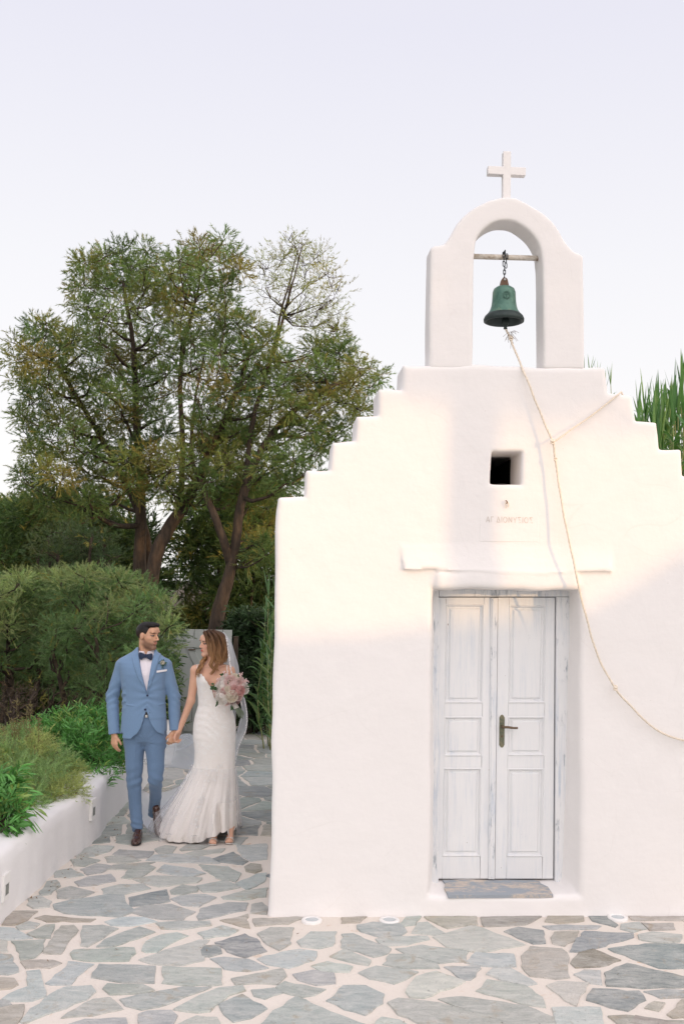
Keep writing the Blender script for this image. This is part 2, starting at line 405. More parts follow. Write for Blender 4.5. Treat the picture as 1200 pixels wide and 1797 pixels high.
A6 = """270,48 300,20 335,8 400,12 385,28 330,45|398,38 420,22 540,28 520,50 480,52|545,20 580,8 620,12 605,35 560,36|633,22 660,5 735,8 700,22 640,26|645,38 690,25 790,18 775,32 700,42|830,8 935,2 937,55 880,62 850,45 835,25|745,55 820,30 870,62 850,75 775,65|250,58 300,50 350,60 300,80 262,78|370,48 420,43 495,60 440,70 380,66|515,60 540,42 610,38 735,50 770,70 600,66|285,92 340,72 392,80 360,102 310,110|380,92 400,76 545,66 500,80 440,92|428,120 450,95 520,75 545,85 500,115 455,124|552,98 580,76 680,90 720,105 670,118 610,110|700,75 800,82 845,105 825,135 760,122 715,92|860,82 880,72 915,75 917,95 895,104 865,98|828,140 900,108 935,104 925,135 870,162|190,100 250,88 295,112 245,120 195,118|265,135 310,118 390,108 405,132 340,146 280,150|467,125 540,115 708,122 690,138 560,152 505,140|140,170 165,135 200,130 212,150 180,178 145,182|200,165 250,152 330,172 270,195 205,192|360,160 420,145 500,142 528,158 440,178 365,176|600,165 640,147 688,152 690,170 640,180 605,178|692,150 790,130 840,155 760,170 715,170|100,195 140,184 180,205 175,222 120,228 98,215|190,215 250,200 380,180 435,182 445,215 475,238 420,258 230,245 195,230|455,190 585,162 597,203 520,215 455,222|602,195 650,182 720,180 758,190 700,222 640,216|780,188 860,166 940,157 930,188 850,198 790,196|455,240 510,218 600,214 685,240 640,270 540,262|693,255 705,230 800,208 870,210 860,235 770,255 700,268|880,245 885,215 920,208 940,225 935,248|10,285 40,240 95,238 132,240 90,275 50,287|125,262 160,253 335,265 315,275 170,276|60,292 100,275 138,283 120,298 70,303|98,318 160,288 192,285 178,332 130,330|-20,295 50,300 115,333 40,338 -20,335|155,385 175,345 215,290 260,288 275,305 240,345 215,388|285,358 292,290 360,288 415,300 370,325 340,345 310,362|371,275 430,260 505,260 550,275 470,288 395,288|342,362 370,338 490,294 543,312 480,335 400,362|550,280 620,276 735,274 740,288 640,302 570,300|775,270 870,248 877,298 820,282|890,265 1040,258 1070,262 1010,283 900,290|500,375 515,345 570,320 620,313 660,325 600,350 555,380 515,382|697,315 780,290 835,305 800,323 720,335|-30,345 25,342 28,380 -30,382|42,345 160,338 150,375 125,400 75,408|250,385 262,375 400,368 470,367 475,385 450,412 320,413 260,405|490,408 580,375 695,340 735,340 700,368 715,410 640,428 530,422|708,375 720,362 765,358 777,385 735,397 712,395|757,348 860,318 900,335 935,378 860,400 800,380|905,318 950,297 1030,298 1020,350 980,375 940,355|1045,345 1090,312 1180,312 1165,358 1120,368 1060,362|75,415 100,410 185,410 215,420 175,437 95,438|-30,392 40,392 65,450 30,460 -30,455|163,490 215,450 240,415 330,425 270,465 250,495 180,495|325,470 350,425 545,432 540,490 430,487|572,433 775,440 777,495 640,497 572,490|740,405 790,400 870,407 940,437 870,448 790,440|905,405 990,382 1050,372 1110,380 1100,410 1015,437 940,425|-30,472 50,475 63,495 40,508 -30,510|10,545 65,515 95,505 93,450 140,445 160,535 110,553 40,553|365,510 380,493 500,497 540,515 500,527 390,530|815,475 870,465 990,440 1003,465 970,495 900,490 830,495|1030,460 1100,445 1170,455 1175,490 1110,497 1050,480|75,625 110,580 180,530 230,505 320,500 335,520 300,550 190,590 90,632|218,612 330,548 385,542 430,582 330,603|425,548 560,520 640,505 740,505 680,528 560,572 500,583 445,570|612,582 680,547 770,508 850,500 860,518 800,535 740,588 660,590|770,565 850,530 935,580 880,612 820,625 790,600|885,515 960,508 990,525 930,545 895,535|970,505 1000,485 1140,512 1100,533 1060,538 980,518|-30,585 50,570 85,568 75,610 45,644 -30,654|-30,552 20,550 40,565 -30,577|490,600 520,590 600,588 620,605 590,660 490,660|918,638 960,590 1040,540 1130,580 1290,640 1240,690 940,690|1148,552 1205,500 1282,500 1346,530 1340,560 1280,602 1210,582|1095,430 1150,415 1235,432 1222,452 1130,450|235,640 300,620 440,615 450,680 260,680|620,640 690,607 760,612 790,660 640,690|1160,398 1210,372 1300,412 1290,428 1215,412|1105,465 1105,465"""
A7 = """0,262 85,258 60,278 0,280|55,288 110,278 205,285 225,310 200,325 130,328 70,310|200,285 225,260 278,256 255,285 215,290|245,315 265,280 300,277 360,315 330,322|290,258 470,258 473,285 370,298 340,285|488,260 705,252 640,285 500,292|712,275 725,253 845,255 845,272 760,280|705,290 760,287 905,290 890,300 730,302|865,255 930,250 965,285 955,293 880,272|1005,255 1220,257 1220,272 1020,270|1050,280 1160,282 1165,302 1080,305|980,285 1040,277 1065,300 1020,312 978,300|1040,322 1090,312 1190,322 1180,345 1120,350 1045,338|570,310 620,295 705,307 712,350 670,352|735,330 745,312 830,308 820,335 780,360 740,352|800,380 820,345 850,310 1020,317 1020,330 900,365 840,380|120,335 200,327 298,325 305,337 230,355 150,360|320,328 420,300 455,288 520,310 640,355 590,365 470,382 370,365|0,320 40,318 170,370 160,385 110,398 0,365|190,370 280,357 440,380 430,415 340,420 220,385|432,418 470,385 600,390 607,432 500,430|630,395 660,362 770,370 795,400 797,470 750,475 660,465 632,430|803,420 830,385 880,372 975,410 900,432 820,436|935,370 1060,353 1230,355 1230,440 1110,437 1020,405|145,425 170,390 230,390 330,420 340,438 230,438|60,455 120,432 265,452 220,478 180,492 100,475|360,435 480,430 485,440 450,478 420,478|508,460 530,440 590,440 680,492 640,498 560,480|815,460 850,445 905,448 910,495 870,490|922,455 1000,422 1230,478 1230,505 1050,508 930,500|225,520 260,470 330,450 430,485 400,500 290,542 240,540|472,518 510,478 640,500 700,540 712,575 620,560|718,500 760,485 865,490 850,520 820,570 780,550|860,550 880,512 1040,520 1062,550 1000,587 940,575|1060,520 1140,513 1230,518 1230,538 1120,543|162,560 200,545 340,562 440,587 555,625 540,650 330,650 200,602|340,547 420,538 640,570 740,610 745,650 620,650 400,572|738,578 905,578 918,650 760,650|935,607 1000,604 1130,622 1230,622 1230,660 980,650|1062,577 1095,555 1130,560 1110,588|1140,600 1200,542 1230,542 1230,612 1160,612|115,640 140,612 200,622 240,645 200,680 120,680"""
TONE = {38: 't', 33: 't', 34: 't', 43: 't', 44: 't', 55: 't', 56: 'g', 62: 't', 52: 'b', 74: 't', 6: 'd', 27: 'd', 51: 'b', 36: 'g', 58: 'g', 64: 'g', 49: 'g', 15: 'n'}
traced = []
for src, ox, tones in ((A6, 0, TONE), (A7, 600, {0: 't', 4: 't', 5: 't', 6: 't', 9: 't', 10: 't', 14: 't', 21: 't', 22: 'n', 8: 'd', 13: 'd', 15: 'd', 23: 'd', 29: 'd', 33: 'd', 34: 'g', 39: 't', 38: 't', 40: 't', 32: 'l', 30: 'l'})):
    for i, s in enumerate(src.split('|')):
        q = [tuple(map(float, p.split(','))) for p in s.split()]
        if len(q) < 3: continue
        traced.append(([gnd(ox+x/2, 1480+y/2)[:2] for x, y in q], tones.get(i, 'm')))
region = [gnd(*p)[:2] for p in ((0, 1624), (135, 1503), (168, 1483), (474, 1480), (474, 1607), (1215, 1604), (1215, 1815), (-15, 1815))]
def inpoly(p, poly):
    c = False; n = len(poly); x, y = p
    for i in range(n):
        x1, y1 = poly[i]; x2, y2 = poly[i-1]
        if (y1 > y) != (y2 > y) and x < (x2-x1)*(y-y1)/(y2-y1)+x1: c = not c
    return c
rs = random.Random(3)
def voronoi(x0, x1, y0, y1, s, ax=1.0):
    S = []; nx = int((x1-x0)/s); ny = int((y1-y0)/(s*ax))
    for i in range(nx):
        for j in range(ny):
            if rs.random() < .12: continue
            S.append((x0+(i+.5+rs.uniform(-.46, .46))*s, y0+(j+.5+rs.uniform(-.46, .46))*s*ax))
    S = np.array(S); cells = []
    for k, c in enumerate(S):
        d = np.hypot(*(S-c).T); nb = np.argsort(d)[1:20]
        poly = [(c[0]-1.5*s, c[1]-1.5*s), (c[0]+1.5*s, c[1]-1.5*s), (c[0]+1.5*s, c[1]+1.5*s), (c[0]-1.5*s, c[1]+1.5*s)]
        for j in nb:
            g = .017+.012*((k*7+j*7) % 5)/4
            n_ = (S[j]-c)/d[j]; off = (S[j]+c)/2@n_-g; q = []
            for a in range(len(poly)):
                p1 = np.array(poly[a-1]); p2 = np.array(poly[a]); d1, d2 = p1@n_-off, p2@n_-off
                if (d1 > 0) != (d2 > 0): q.append(tuple(p1+(p2-p1)*d1/(d1-d2)))
                if d2 <= 0: q.append(tuple(p2))
            poly = q
            if len(poly) < 3: break
        if len(poly) >= 3: cells.append(poly)
    return cells
for poly in voronoi(-9, 5, -1.2, 6.7, .52, .8)+voronoi(-7, .2, 6.7, 14.8, .40, .82):
    cx = sum(p[0] for p in poly)/len(poly); cy = sum(p[1] for p in poly)/len(poly)
    if inpoly((cx, cy), region): continue
    if any(inpoly(p, region) for p in poly):
        k = .72; poly = [(cx+(x-cx)*k, cy+(y-cy)*k) for x, y in poly]
        if any(inpoly(p, tp) for tp, _ in traced for p in poly+[(cx, cy)]): continue
    traced.append((poly, rs.choice('mmmgdtmlg' if cy < 7.6 else 'ggdgmdbgt')))
tones = {'m': (.53, .56, .535), 'g': (.41, .46, .435), 'd': (.28, .32, .32), 'b': (.24, .275, .30), 't': (.46, .425, .36), 'n': (.34, .30, .235), 'l': (.64, .635, .60)}
SV, SF, SC = [], [], []
def area2(p): return sum(p[i-1][0]*p[i][1]-p[i][0]*p[i-1][1] for i in range(len(p)))
for poly, tn in traced:
    if area2(poly) < 0: poly = poly[::-1]
    if len(poly) and tn != 'x':
        gx = sum(q[0] for q in poly)/len(poly); gy = sum(q[1] for q in poly)/len(poly); poly = [(q[0]+(q[0]-gx)/max(.05, math.hypot(q[0]-gx, q[1]-gy))*.011, q[1]+(q[1]-gy)/max(.05, math.hypot(q[0]-gx, q[1]-gy))*.011) for q in poly]
    # roughened edge
    pts = []
    for i in range(len(poly)):
        a, b = Vector(poly[i]), Vector(poly[(i+1) % len(poly)]); L_ = (b-a).length
        nseg = max(1, int(L_/.055)); nn_ = Vector((a.y-b.y, b.x-a.x)).normalized() if L_ else Vector((0, 0)); w1 = rs.uniform(-.010, .012); ph = rs.random()*6
        for k in range(nseg):
            tt = k/nseg; pts.append(a.lerp(b, tt)+nn_*(w1*math.sin(tt*math.pi)*L_/.4+(rs.uniform(-.0075, .0075) if k else 0)+(.004*math.sin(tt*9+ph) if k else 0)))
    base = np.array(tones[tn])*(1+rs.uniform(-.20, .18)); base = base*(1+np.array([rs.uniform(-.05, .07), 0, rs.uniform(-.07, .05)]))
    n0 = len(SV); n = len(pts); cx = sum(p[0] for p in pts)/n; cy = sum(p[1] for p in pts)/n; dz = rs.uniform(-.001, .0025)
    for p in pts:
        SV.append((p[0], p[1], -.012)); SC.append(base*.9)
    for p in pts:
        d = Vector((cx-p[0], cy-p[1])); d = d.normalized()*.006
        SV.append((p[0]+d.x, p[1]+d.y, .003+dz)); SC.append(base)
    for i in range(n): SF.append([n0+i, n0+(i+1) % n, n0+n+(i+1) % n, n0+n+i])
    SF.append([n0+n+i for i in range(n)])
me = bpy.data.meshes.new('flagstone_paving'); me.from_pydata(SV, [], SF); me.update()
a = me.color_attributes.new('Col', 'FLOAT_COLOR', 'POINT'); cc = np.ones((len(SV), 4), dtype=np.float32); cc[:, :3] = np.array(SC); a.data.foreach_set('color', cc.ravel())
bm = bmesh.new(); bm.from_mesh(me); bmesh.ops.triangulate(bm, faces=[f for f in bm.faces if len(f.verts) > 4]); bm.to_mesh(me); bm.free()
me.materials.append(MAT['stone']); o = bpy.data.objects.new('flagstone_paving', me); COL.objects.link(o); tag(o, kind='structure')

# ================================================================== PLANTER WALL
base = [gnd(*p) for p in ((-190, 1800), (-95, 1705), (0, 1622), (61, 1564), (123, 1509), (168, 1476), (194, 1441), (223, 1411), (262, 1374), (292, 1346), (311, 1325))]
bl = spline([b.xy for b in base], 8)
TN = np.gradient(bl, axis=0); TN /= np.linalg.norm(TN, axis=1, keepdims=True); NR = np.stack([-TN[:, 1], TN[:, 0]], 1)   # towards the bed
sec = [(-.012, -.06), (0.0, .0), (.006, .15), (.008, .33), (.014, .405), (.035, .432), (.07, .44), (.18, .443), (.30, .441), (.345, .425), (.36, .38), (.36, -.06)]
V = []
for i, p in enumerate(bl):
    for s, z in sec:
        wob = .006*math.sin(i*.7)+.005*math.sin(i*1.9+1)
        V.append((p[0]+NR[i, 0]*(s+wob), p[1]+NR[i, 1]*(s+wob), z+(.006*math.sin(i*.5+2) if z > .1 else 0)))
ns = len(sec); F = [[i*ns+j, (i+1)*ns+j, (i+1)*ns+j+1, i*ns+j+1] for i in range(len(bl)-1) for j in range(ns-1)]
F += [[j for j in range(ns)][::-1], [(len(bl)-1)*ns+j for j in range(ns)]]
o = mk('planter_wall', V, F, MAT['plaster2']); tag(o, 'low white plastered retaining wall holding the planted bed beside the stone path', 'low wall')
me = o.data; bm = bmesh.new(); bm.from_mesh(me); bmesh.ops.recalc_face_normals(bm, faces=bm.faces); bm.to_mesh(me); bm.free()
# soil of the bed
inner = bl+NR*.355
V = [(p[0], p[1], .33) for p in inner]+[(p[0]-9, p[1]+2.5, .33) for p in inner]; n = len(inner)
o = mk('planted_bed_soil', V, [[i, i+1, n+i+1, n+i] for i in range(n-1)], MAT['soil']); tag(o, kind='structure')

def wall_point(px, py):
    """point on the wall's face under a pixel"""
    best = None; d = ray(px, py)
    for i in range(len(bl)-1):
        a, b = bl[i], bl[i+1]; e = b-a; M2 = np.array([[d.x, -e[0]], [d.y, -e[1]]])
        if abs(np.linalg.det(M2)) < 1e-6: continue
        tt, s = np.linalg.solve(M2, a-np.array([CO.x, CO.y]))
        if 0 <= s <= 1: return CO+d*tt, Vector((e[0], e[1], 0)).normalized()
MAT['steel'] = simple('brushed steel', (.42, .42, .41), .35, metal=.9)
MAT['fixwhite'] = simple('white fitting', (.78, .77, .75), .5)
MAT['darkslot'] = simple('dark louvre', (.20, .21, .19), .5)
for (px, py, lab) in ((163, 1420, 'small white square step light set in the planter wall beside the man'), (31/3.097, 1060+1535/3.097, 'small white square step light low in the planter wall at the left picture edge')):
    p, tdir = wall_point(px, py); nrm = Vector((tdir.y, -tdir.x, 0))
    root = empty('step_light', p+nrm*.0, math.atan2(tdir.y, tdir.x), lab, 'wall light', 'step lights in the planter wall')
    MB().box((-.055, -.012, -.085), (.055, .012, .085), bev=.004).build('cover_plate', MAT['fixwhite'], root)
    f = MB()
    f.box((-.024, -.0155, -.045), (.024, -.0125, .012))
    f.build('lens', MAT['darkslot'], root)
    MB().box((-.03, -.0150, .014), (.03, -.0122, .017)).build('trim', MAT['steel'], root)
    MB().box((-.03, -.015, -.05), (.03, -.0122, -.047)).build('trim', MAT['steel'], root)

# uplights sunk in the paving
def lathe(prof, n=32):
    V, F = [], []
    for r, z in prof:
        for k in range(n): V.append((r*math.cos(k/n*2*math.pi), r*math.sin(k/n*2*math.pi), z))
    for i in range(len(prof)-1):
        for k in range(n): F.append([i*n+k, i*n+(k+1) % n, (i+1)*n+(k+1) % n, (i+1)*n+k])
    if prof[-1][0] > 1e-5: F.append([(len(prof)-1)*n+k for k in range(n)])
    return V, F
MAT['lens'] = simple('frosted lens', (.45, .50, .52), .25)
for px, lab in ((547, 'round recessed ground light nearest the left corner of the chapel'), (683, 'round recessed ground light left of the chapel door'), (1083, 'round recessed ground light right of the chapel door')):
    g = gnd(px, 1616.5 if px < 900 else 1612)
    root = empty('ground_light', (g.x, g.y, 0), 0, lab, 'ground light', 'recessed lights along the foot of the chapel')
    V, F = lathe([(.066, -.01), (.067, .008), (.063, .013), (.052, .014), (.043, .013), (.042, .007)][:-1]+[(.042, .009)]); F = F[:-1]
    mk('trim_ring', V, F, MAT['fixwhite'], root)
    V, F = lathe([(.043, .0095), (.03, .0115), (.0, .012)]); mk('lens', V, F, MAT['lens'], root)

# a few dry leaves blown against the wall foot and over the stones
dl_r = random.Random(8); DV, DF = [], []
for k in range(70):
    if k < 45:
        i = dl_r.randrange(20, len(bl)-4); off = dl_r.uniform(.02, .16); x, y = bl[i, 0]-NR[i, 0]*off, bl[i, 1]-NR[i, 1]*off
    else: x, y = dl_r.uniform(-2.5, 3), dl_r.uniform(4.6, 9.5)
    a = dl_r.random()*6.28; l = dl_r.uniform(.010, .024); n0 = len(DV); ca, sa = math.cos(a), math.sin(a)
    for (u, v, h) in ((0, 0, .006), (.5, .25, .010), (1, 0, .016), (.5, -.25, .007)): DV.append((x+l*(u*ca-v*sa), y+l*(u*sa+v*ca), h))
    DF += [[n0, n0+1, n0+2, n0+3]]
o = mk('fallen_leaves', DV, DF, simple('dry leaf', (.20, .12, .055), .8, 3, .5), smooth=False); tag(o, 'scattered tiny dry leaves lying on the stone path', 'fallen leaves', kind='stuff')
# ================================================================== CHAPEL
chapel = empty('chapel', FO, YAW, 'small whitewashed chapel with stepped gable, open bell arch and weathered wooden double door', 'chapel')
def on_chapel(o): return o
TH = .36                                # facade thickness
outl = [(474, 1640), (474, 1600), (476, 1500), (477, 1300), (481, 1150), (483, 1000), (486, 900), (489, 872), (535, 871), (537, 824), (579, 824), (582, 776), (621, 775), (624, 731), (662, 730), (664, 684), (706, 684), (708, 640), (890, 642), (1062, 646), (1067, 691), (1108, 692), (1114, 738), (1151, 740), (1156, 787), (1195, 788), (1199, 836), (1240, 838), (1243, 885), (1288, 887), (1294, 1000), (1300, 1300), (1305, 1640)]
OUT = [fac(*p) for p in outl]
u0, u1 = min(p[0] for p in OUT), max(p[0] for p in OUT); vtop = max(p[1] for p in OUT)
hs = .0125
Fd = Field((u0-.08, -.13, -.12), (u1+.08, TH+.05, vtop+.06), hs)
X = Fd.ax[0][:, None]; Z = Fd.ax[2][None, :]; Y = Fd.ax[1][None, :, None]
# hand-made edges: the outline wanders slightly
XX = X+.004*np.sin(Z*5+1)+.002*np.sin(Z*13); ZZ = Z+.005*np.sin(X*8)+.003*np.sin(X*21+2)
d2 = sdpoly(XX, ZZ, OUT)
def sd_round(poly, r): return sdpoly(XX, ZZ, poly)
rnd = .028
def extr(d2, y0, y1, r):
    """rounded extrusion"""
    dy = np.abs(Y-(y0+y1)/2)-(y1-y0)/2+r; dd = d2[:, None, :]+r
    return np.minimum(np.maximum(dd, dy), 0)+np.sqrt(np.maximum(dd, 0)**2+np.maximum(dy, 0)**2)-r
bodyd = extr(d2, 0, TH, rnd)
# slight batter / bulge of the plaster face, flared foot
def fq(px, py, wd=0): return fac(px, py, wd)
# door recess: front mouth and back outline, blended through the depth (splayed right reveal)
dm = [fq(752, 1573), fq(757, 1060), fq(759, 1031), fq(900, 1030), fq(1013, 1033), fq(1017, 1060), fq(1020, 1573)]
db = [fq(759, 1543, .27), fq(762, 1060, .27), fq(762, 1038, .27), fq(900, 1038, .27), fq(993, 1038, .27), fq(990, 1200, .27), fq(979, 1543, .27)]
DW = .255
zt0_ = dm[0][1]
sm_, sb_ = sdpoly(XX, ZZ, dm), sdpoly(XX, ZZ, db)
tt = np.clip(Y/DW, 0, 1)
dd = sm_[:, None, :]*(1-tt)+sb_[:, None, :]*tt
door = np.maximum(dd, Y-(DW+.2)); door = np.maximum(door, -(Y+.3))
def smax(a, b, k):
    h = np.clip(.5+.5*(a-b)/k, 0, 1); return b*(1-h)+a*h+k*h*(1-h)
def smin(a, b, k):
    h = np.clip(.5+.5*(b-a)/k, 0, 1); return b*(1-h)+a*h-k*h*(1-h)
fieldv = smax(bodyd, -door, .035)
# window, slightly splayed
wm = [fq(857, 853), fq(859, 789), fq(918, 789), fq(917, 853)]
sw = sdpoly(XX, ZZ, wm)
fieldv = smax(fieldv, -(sw[:, None, :]+.008+0*Y+.0*tt), .02)
# lintel shelf: a wedge standing out most at its lower edge
sh = [fq(703, 957), fq(705, 1000), (fq(890, 1005)), fq(1073, 1008), fq(1073, 962), fq(890, 957)]
ss = sdpoly(XX, ZZ+.004*np.sin(X*5), sh); zt = fq(890, 957)[1]; zb = fq(890, 1004)[1]
prot = (-.010+.036*np.clip((zt-Z)/(zt-zb), 0, 1))[None, :, :].transpose(1, 0, 2)
shelf = np.maximum(ss[:, None, :]+.012, -(Y+prot)); shelf = np.maximum(shelf, Y-.1)
fieldv = smin(fieldv, shelf-.006, .015)
# door hood: low bulge above the door
hd = [fq(772, 1024), fq(1004, 1026), fq(1004, 1014), fq(772, 1012)]
hs_ = sdpoly(XX, ZZ, hd); hood = np.sqrt(np.maximum(hs_[:, None, :], 0)**2+(Y-.005)**2)-.035
fieldv = smin(fieldv, hood, .04)
# sill under the door
XB, YB, ZB = X[:, None, :], Y, Z[:, None, :] if Z.ndim == 3 else Z[None, :, :].transpose(1, 0, 2)
calm = 1-np.exp(-((XB-(dm[0][0]+dm[6][0])/2)/.50)**4)*np.exp(-((ZB-zt0_)/.07)**4)*(YB > -.2)
fieldv = fieldv+calm*(.0055*noise3(XB, YB, ZB, 3.2, 21)+.0022*noise3(XB, YB, ZB, 15, 22, 2))
fieldv = fieldv-.012*np.exp(-np.clip(ZB, 0, 9)/.05)
Fd.V = fieldv.astype(np.float32)
P, F = Fd.mesh(1)
mk('facade_wall', P, F, MAT['plaster'], chapel)
# inscription plaque, almost flush
q = [fq(842, 893), fq(945, 894), fq(944, 951), fq(841, 950)]
bm_ = MB().prism(q, -.0005, .03, bev=.002); plaque = bm_.build('plaque', MAT['plaster'], chapel)
cu = bpy.data.curves.new('txt', 'FONT'); cu.body = 'ΑΓ ΔΙΟΝΥΣΙΟΣ'; cu.size = 1; cu.extrude = 0.0; cu.space_character = 1.12
to = bpy.data.objects.new('txt', cu); COL.objects.link(to); bpy.context.view_layer.update()
me = bpy.data.meshes.new_from_object(to.evaluated_get(bpy.context.evaluated_depsgraph_get())); bpy.data.objects.remove(to)
n = len(me.vertices); c = np.zeros(n*3, dtype=np.float32); me.vertices.foreach_get('co', c); c = c.reshape(-1, 3)
a0, a1 = fq(852, 916.5), fq(934, 916); hgt = abs(fq(852, 906)[1]-a0[1])
cx0, cx1 = c[:, 0].min(), c[:, 0].max(); cy0, cy1 = c[:, 1].min(), c[:, 1].max()
nc = np.stack([a0[0]+(c[:, 0]-cx0)/(cx1-cx0)*(a1[0]-a0[0]), np.full(n, -.0024), a0[1]+(c[:, 1]-cy0)/(cy1-cy0)*hgt], 1)
me.vertices.foreach_set('co', nc.astype(np.float32).ravel()); me.materials.clear()
m, t, b, o_ = M_('worn carved letters'); co = coords(t)
f = ramp(t, noise(t, coords(t, (1, 1, 1)), 24, 3, .6), [(.42, (.54, .49, .43)), (.70, (.76, .73, .70))])
L(t, f, b.inputs['Base Color']); b.inputs['Roughness'].default_value = .9; me.materials.append(m)
o = bpy.data.objects.new('lettering', me); COL.objects.link(o); o.parent = plaque
# nave behind: walls and vaulted roof, closed so that the window looks into the dark
n0 = fac(492, 1600)[0]+.06; n1 = fac(1286, 1600)[0]-.06; ND = 4.2
he = fac(489, 930)[1]; rid = fac(890, 700)[1]; cxn = (n0+n1)/2
prof = [(n0, -.1), (n0, he)]+[(cxn-(n1-n0)/2*math.cos(a), he+(rid-he-.3)*math.sin(a)) for a in np.linspace(.15, math.pi-.15, 13)]+[(n1, he), (n1, -.1)]
V = []; NP = len(prof)
cxx = cxn
for (k, yy) in ((1, TH-.02), (1, ND)): V += [(x, yy, z) for x, z in prof]
for (k, yy) in ((1, ND-.3), (1, TH-.02)): V += [(cxx+(x-cxx)*.8, yy, max(z*.92, -.1) if z > 0 else z) for x, z in prof]
F = []
for a, b_ in ((0, 1), (1, 2), (2, 3)):
    for i in range(NP-1):
        F.append([a*NP+i, a*NP+i+1, b_*NP+i+1, b_*NP+i])
F.append([NP+i for i in range(NP)]); F.append([2*NP+i for i in range(NP)][::-1])
o = mk('nave', V, F, MAT['plaster'], chapel, smooth=False)
MAT['dim'] = simple('interior shade colour', (.012, .010, .009), .95)  # unlit dark of the room put into a near-black colour
MB().box((n0+.35, TH+.002, .05), (n1-.35, TH+.03, .06)).build('interior_floor', MAT['dim'], chapel)
# added box behind the window; its near-black colour stands in for interior shade
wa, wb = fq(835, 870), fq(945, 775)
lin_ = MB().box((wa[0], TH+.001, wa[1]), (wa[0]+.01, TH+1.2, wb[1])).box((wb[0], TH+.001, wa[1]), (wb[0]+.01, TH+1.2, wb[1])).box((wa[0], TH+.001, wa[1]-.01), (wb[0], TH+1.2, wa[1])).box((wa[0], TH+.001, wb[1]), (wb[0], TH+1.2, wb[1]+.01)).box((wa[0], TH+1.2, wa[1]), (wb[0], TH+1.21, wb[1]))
lin_.build('window_dark_box', MAT['dim'], chapel)

# belfry
bo = [(753, 648), (753, 560), (754, 500), (755, 434), (762, 430), (778, 428), (785, 420), (791, 410), (801, 392), (813, 378), (826, 367), (839, 359), (858, 350), (879, 344.5), (893, 344), (907, 346), (921, 353), (936, 362), (951, 371), (964, 382), (973, 392), (981, 404), (988, 417), (995, 428), (1006, 440), (1016, 444), (1023, 448), (1024, 495), (1025, 560), (1026, 648)]
bi = [(829, 700), (830, 600), (831, 500), (832, 455), (835, 424), (839, 414), (845, 406), (853, 398.5), (862, 392.5), (873, 388), (884, 386.5), (896, 387), (907, 390.5), (917, 396.5), (927, 404), (935, 412), (942, 422), (947, 433), (950, 445), (952, 466), (953, 560), (953.5, 700)]
BO = [fac(*p) for p in bo]; BI = [fac(*p) for p in bi]; BT = .225
bu0, bu1 = min(p[0] for p in BO), max(p[0] for p in BO); bv0, bv1 = min(p[1] for p in BO), max(p[1] for p in BO)
Fb = Field((bu0-.05, -.05, bv0-.05), (bu1+.05, BT+.05, bv1+.05), .0115)
X = Fb.ax[0][:, None]; Z = Fb.ax[2][None, :]; Y = Fb.ax[1][None, :, None]
bd = extr(sdpoly(X, Z, BO), 0.002, BT, .020); bh = sdpoly(X, Z, BI)[:, None, :]+0*Y
XB, ZB = X[:, None, :], Z[None, :, :].transpose(1, 0, 2)
vv = smax(bd, -bh, .020)+.0035*noise3(XB, Y, ZB, 5, 31)+.0016*noise3(XB, Y, ZB, 18, 32, 2)
Fb.V = vv.astype(np.float32); P, F = Fb.mesh(1)
belfry = mk('belfry', P, F, MAT['plaster'], chapel)
# cross
ct = .055; c1 = fac(880.5, 352, BT/2); c2 = fac(895, 268.5, BT/2); h1_, h2_ = fac(854.5, 309, BT/2), fac(920.5, 295, BT/2)
cm = (c1[0]+c2[0])/2
P4 = [(c1[0]+.003, c1[1]-.02), (c1[0]+.032*0+.056, c1[1]-.02)]
wv = .028; hm = (h1_[1]+h2_[1])/2; hh = .029
poly = [(cm-wv, c1[1]-.03), (cm+wv, c1[1]-.03), (cm+wv*.98, hm-hh), (h2_[0], hm-hh), (h2_[0]+.001, hm+hh), (cm+wv, hm+hh), (cm+wv, c2[1]), (cm-wv, c2[1]), (cm-wv, hm+hh), (h1_[0], hm+hh), (h1_[0], hm-hh), (cm-wv, hm-hh)]
MB().prism(poly, BT/2-ct/2, BT/2+ct/2, bev=.004).build('cross', MAT['plaster'], chapel)
# beam of the bell
m, t, b, o_ = M_('rusty white beam'); co = coords(t)
L(t, ramp(t, noise(t, co, 11, 6, .75, .5), [(.40, (.70, .66, .60)), (.55, (.52, .46, .38)), (.66, (.20, .11, .06))]), b.inputs['Base Color']); b.inputs['Roughness'].default_value = .75
b1, b2 = fac(829, 450, BT/2), fac(948, 453.5, BT/2)
MB().tube([(b1[0]-.01, BT/2, b1[1]), (b2[0]+.02, BT/2, b2[1])], .019, 14).build('bell_beam', m, belfry, smooth=True)

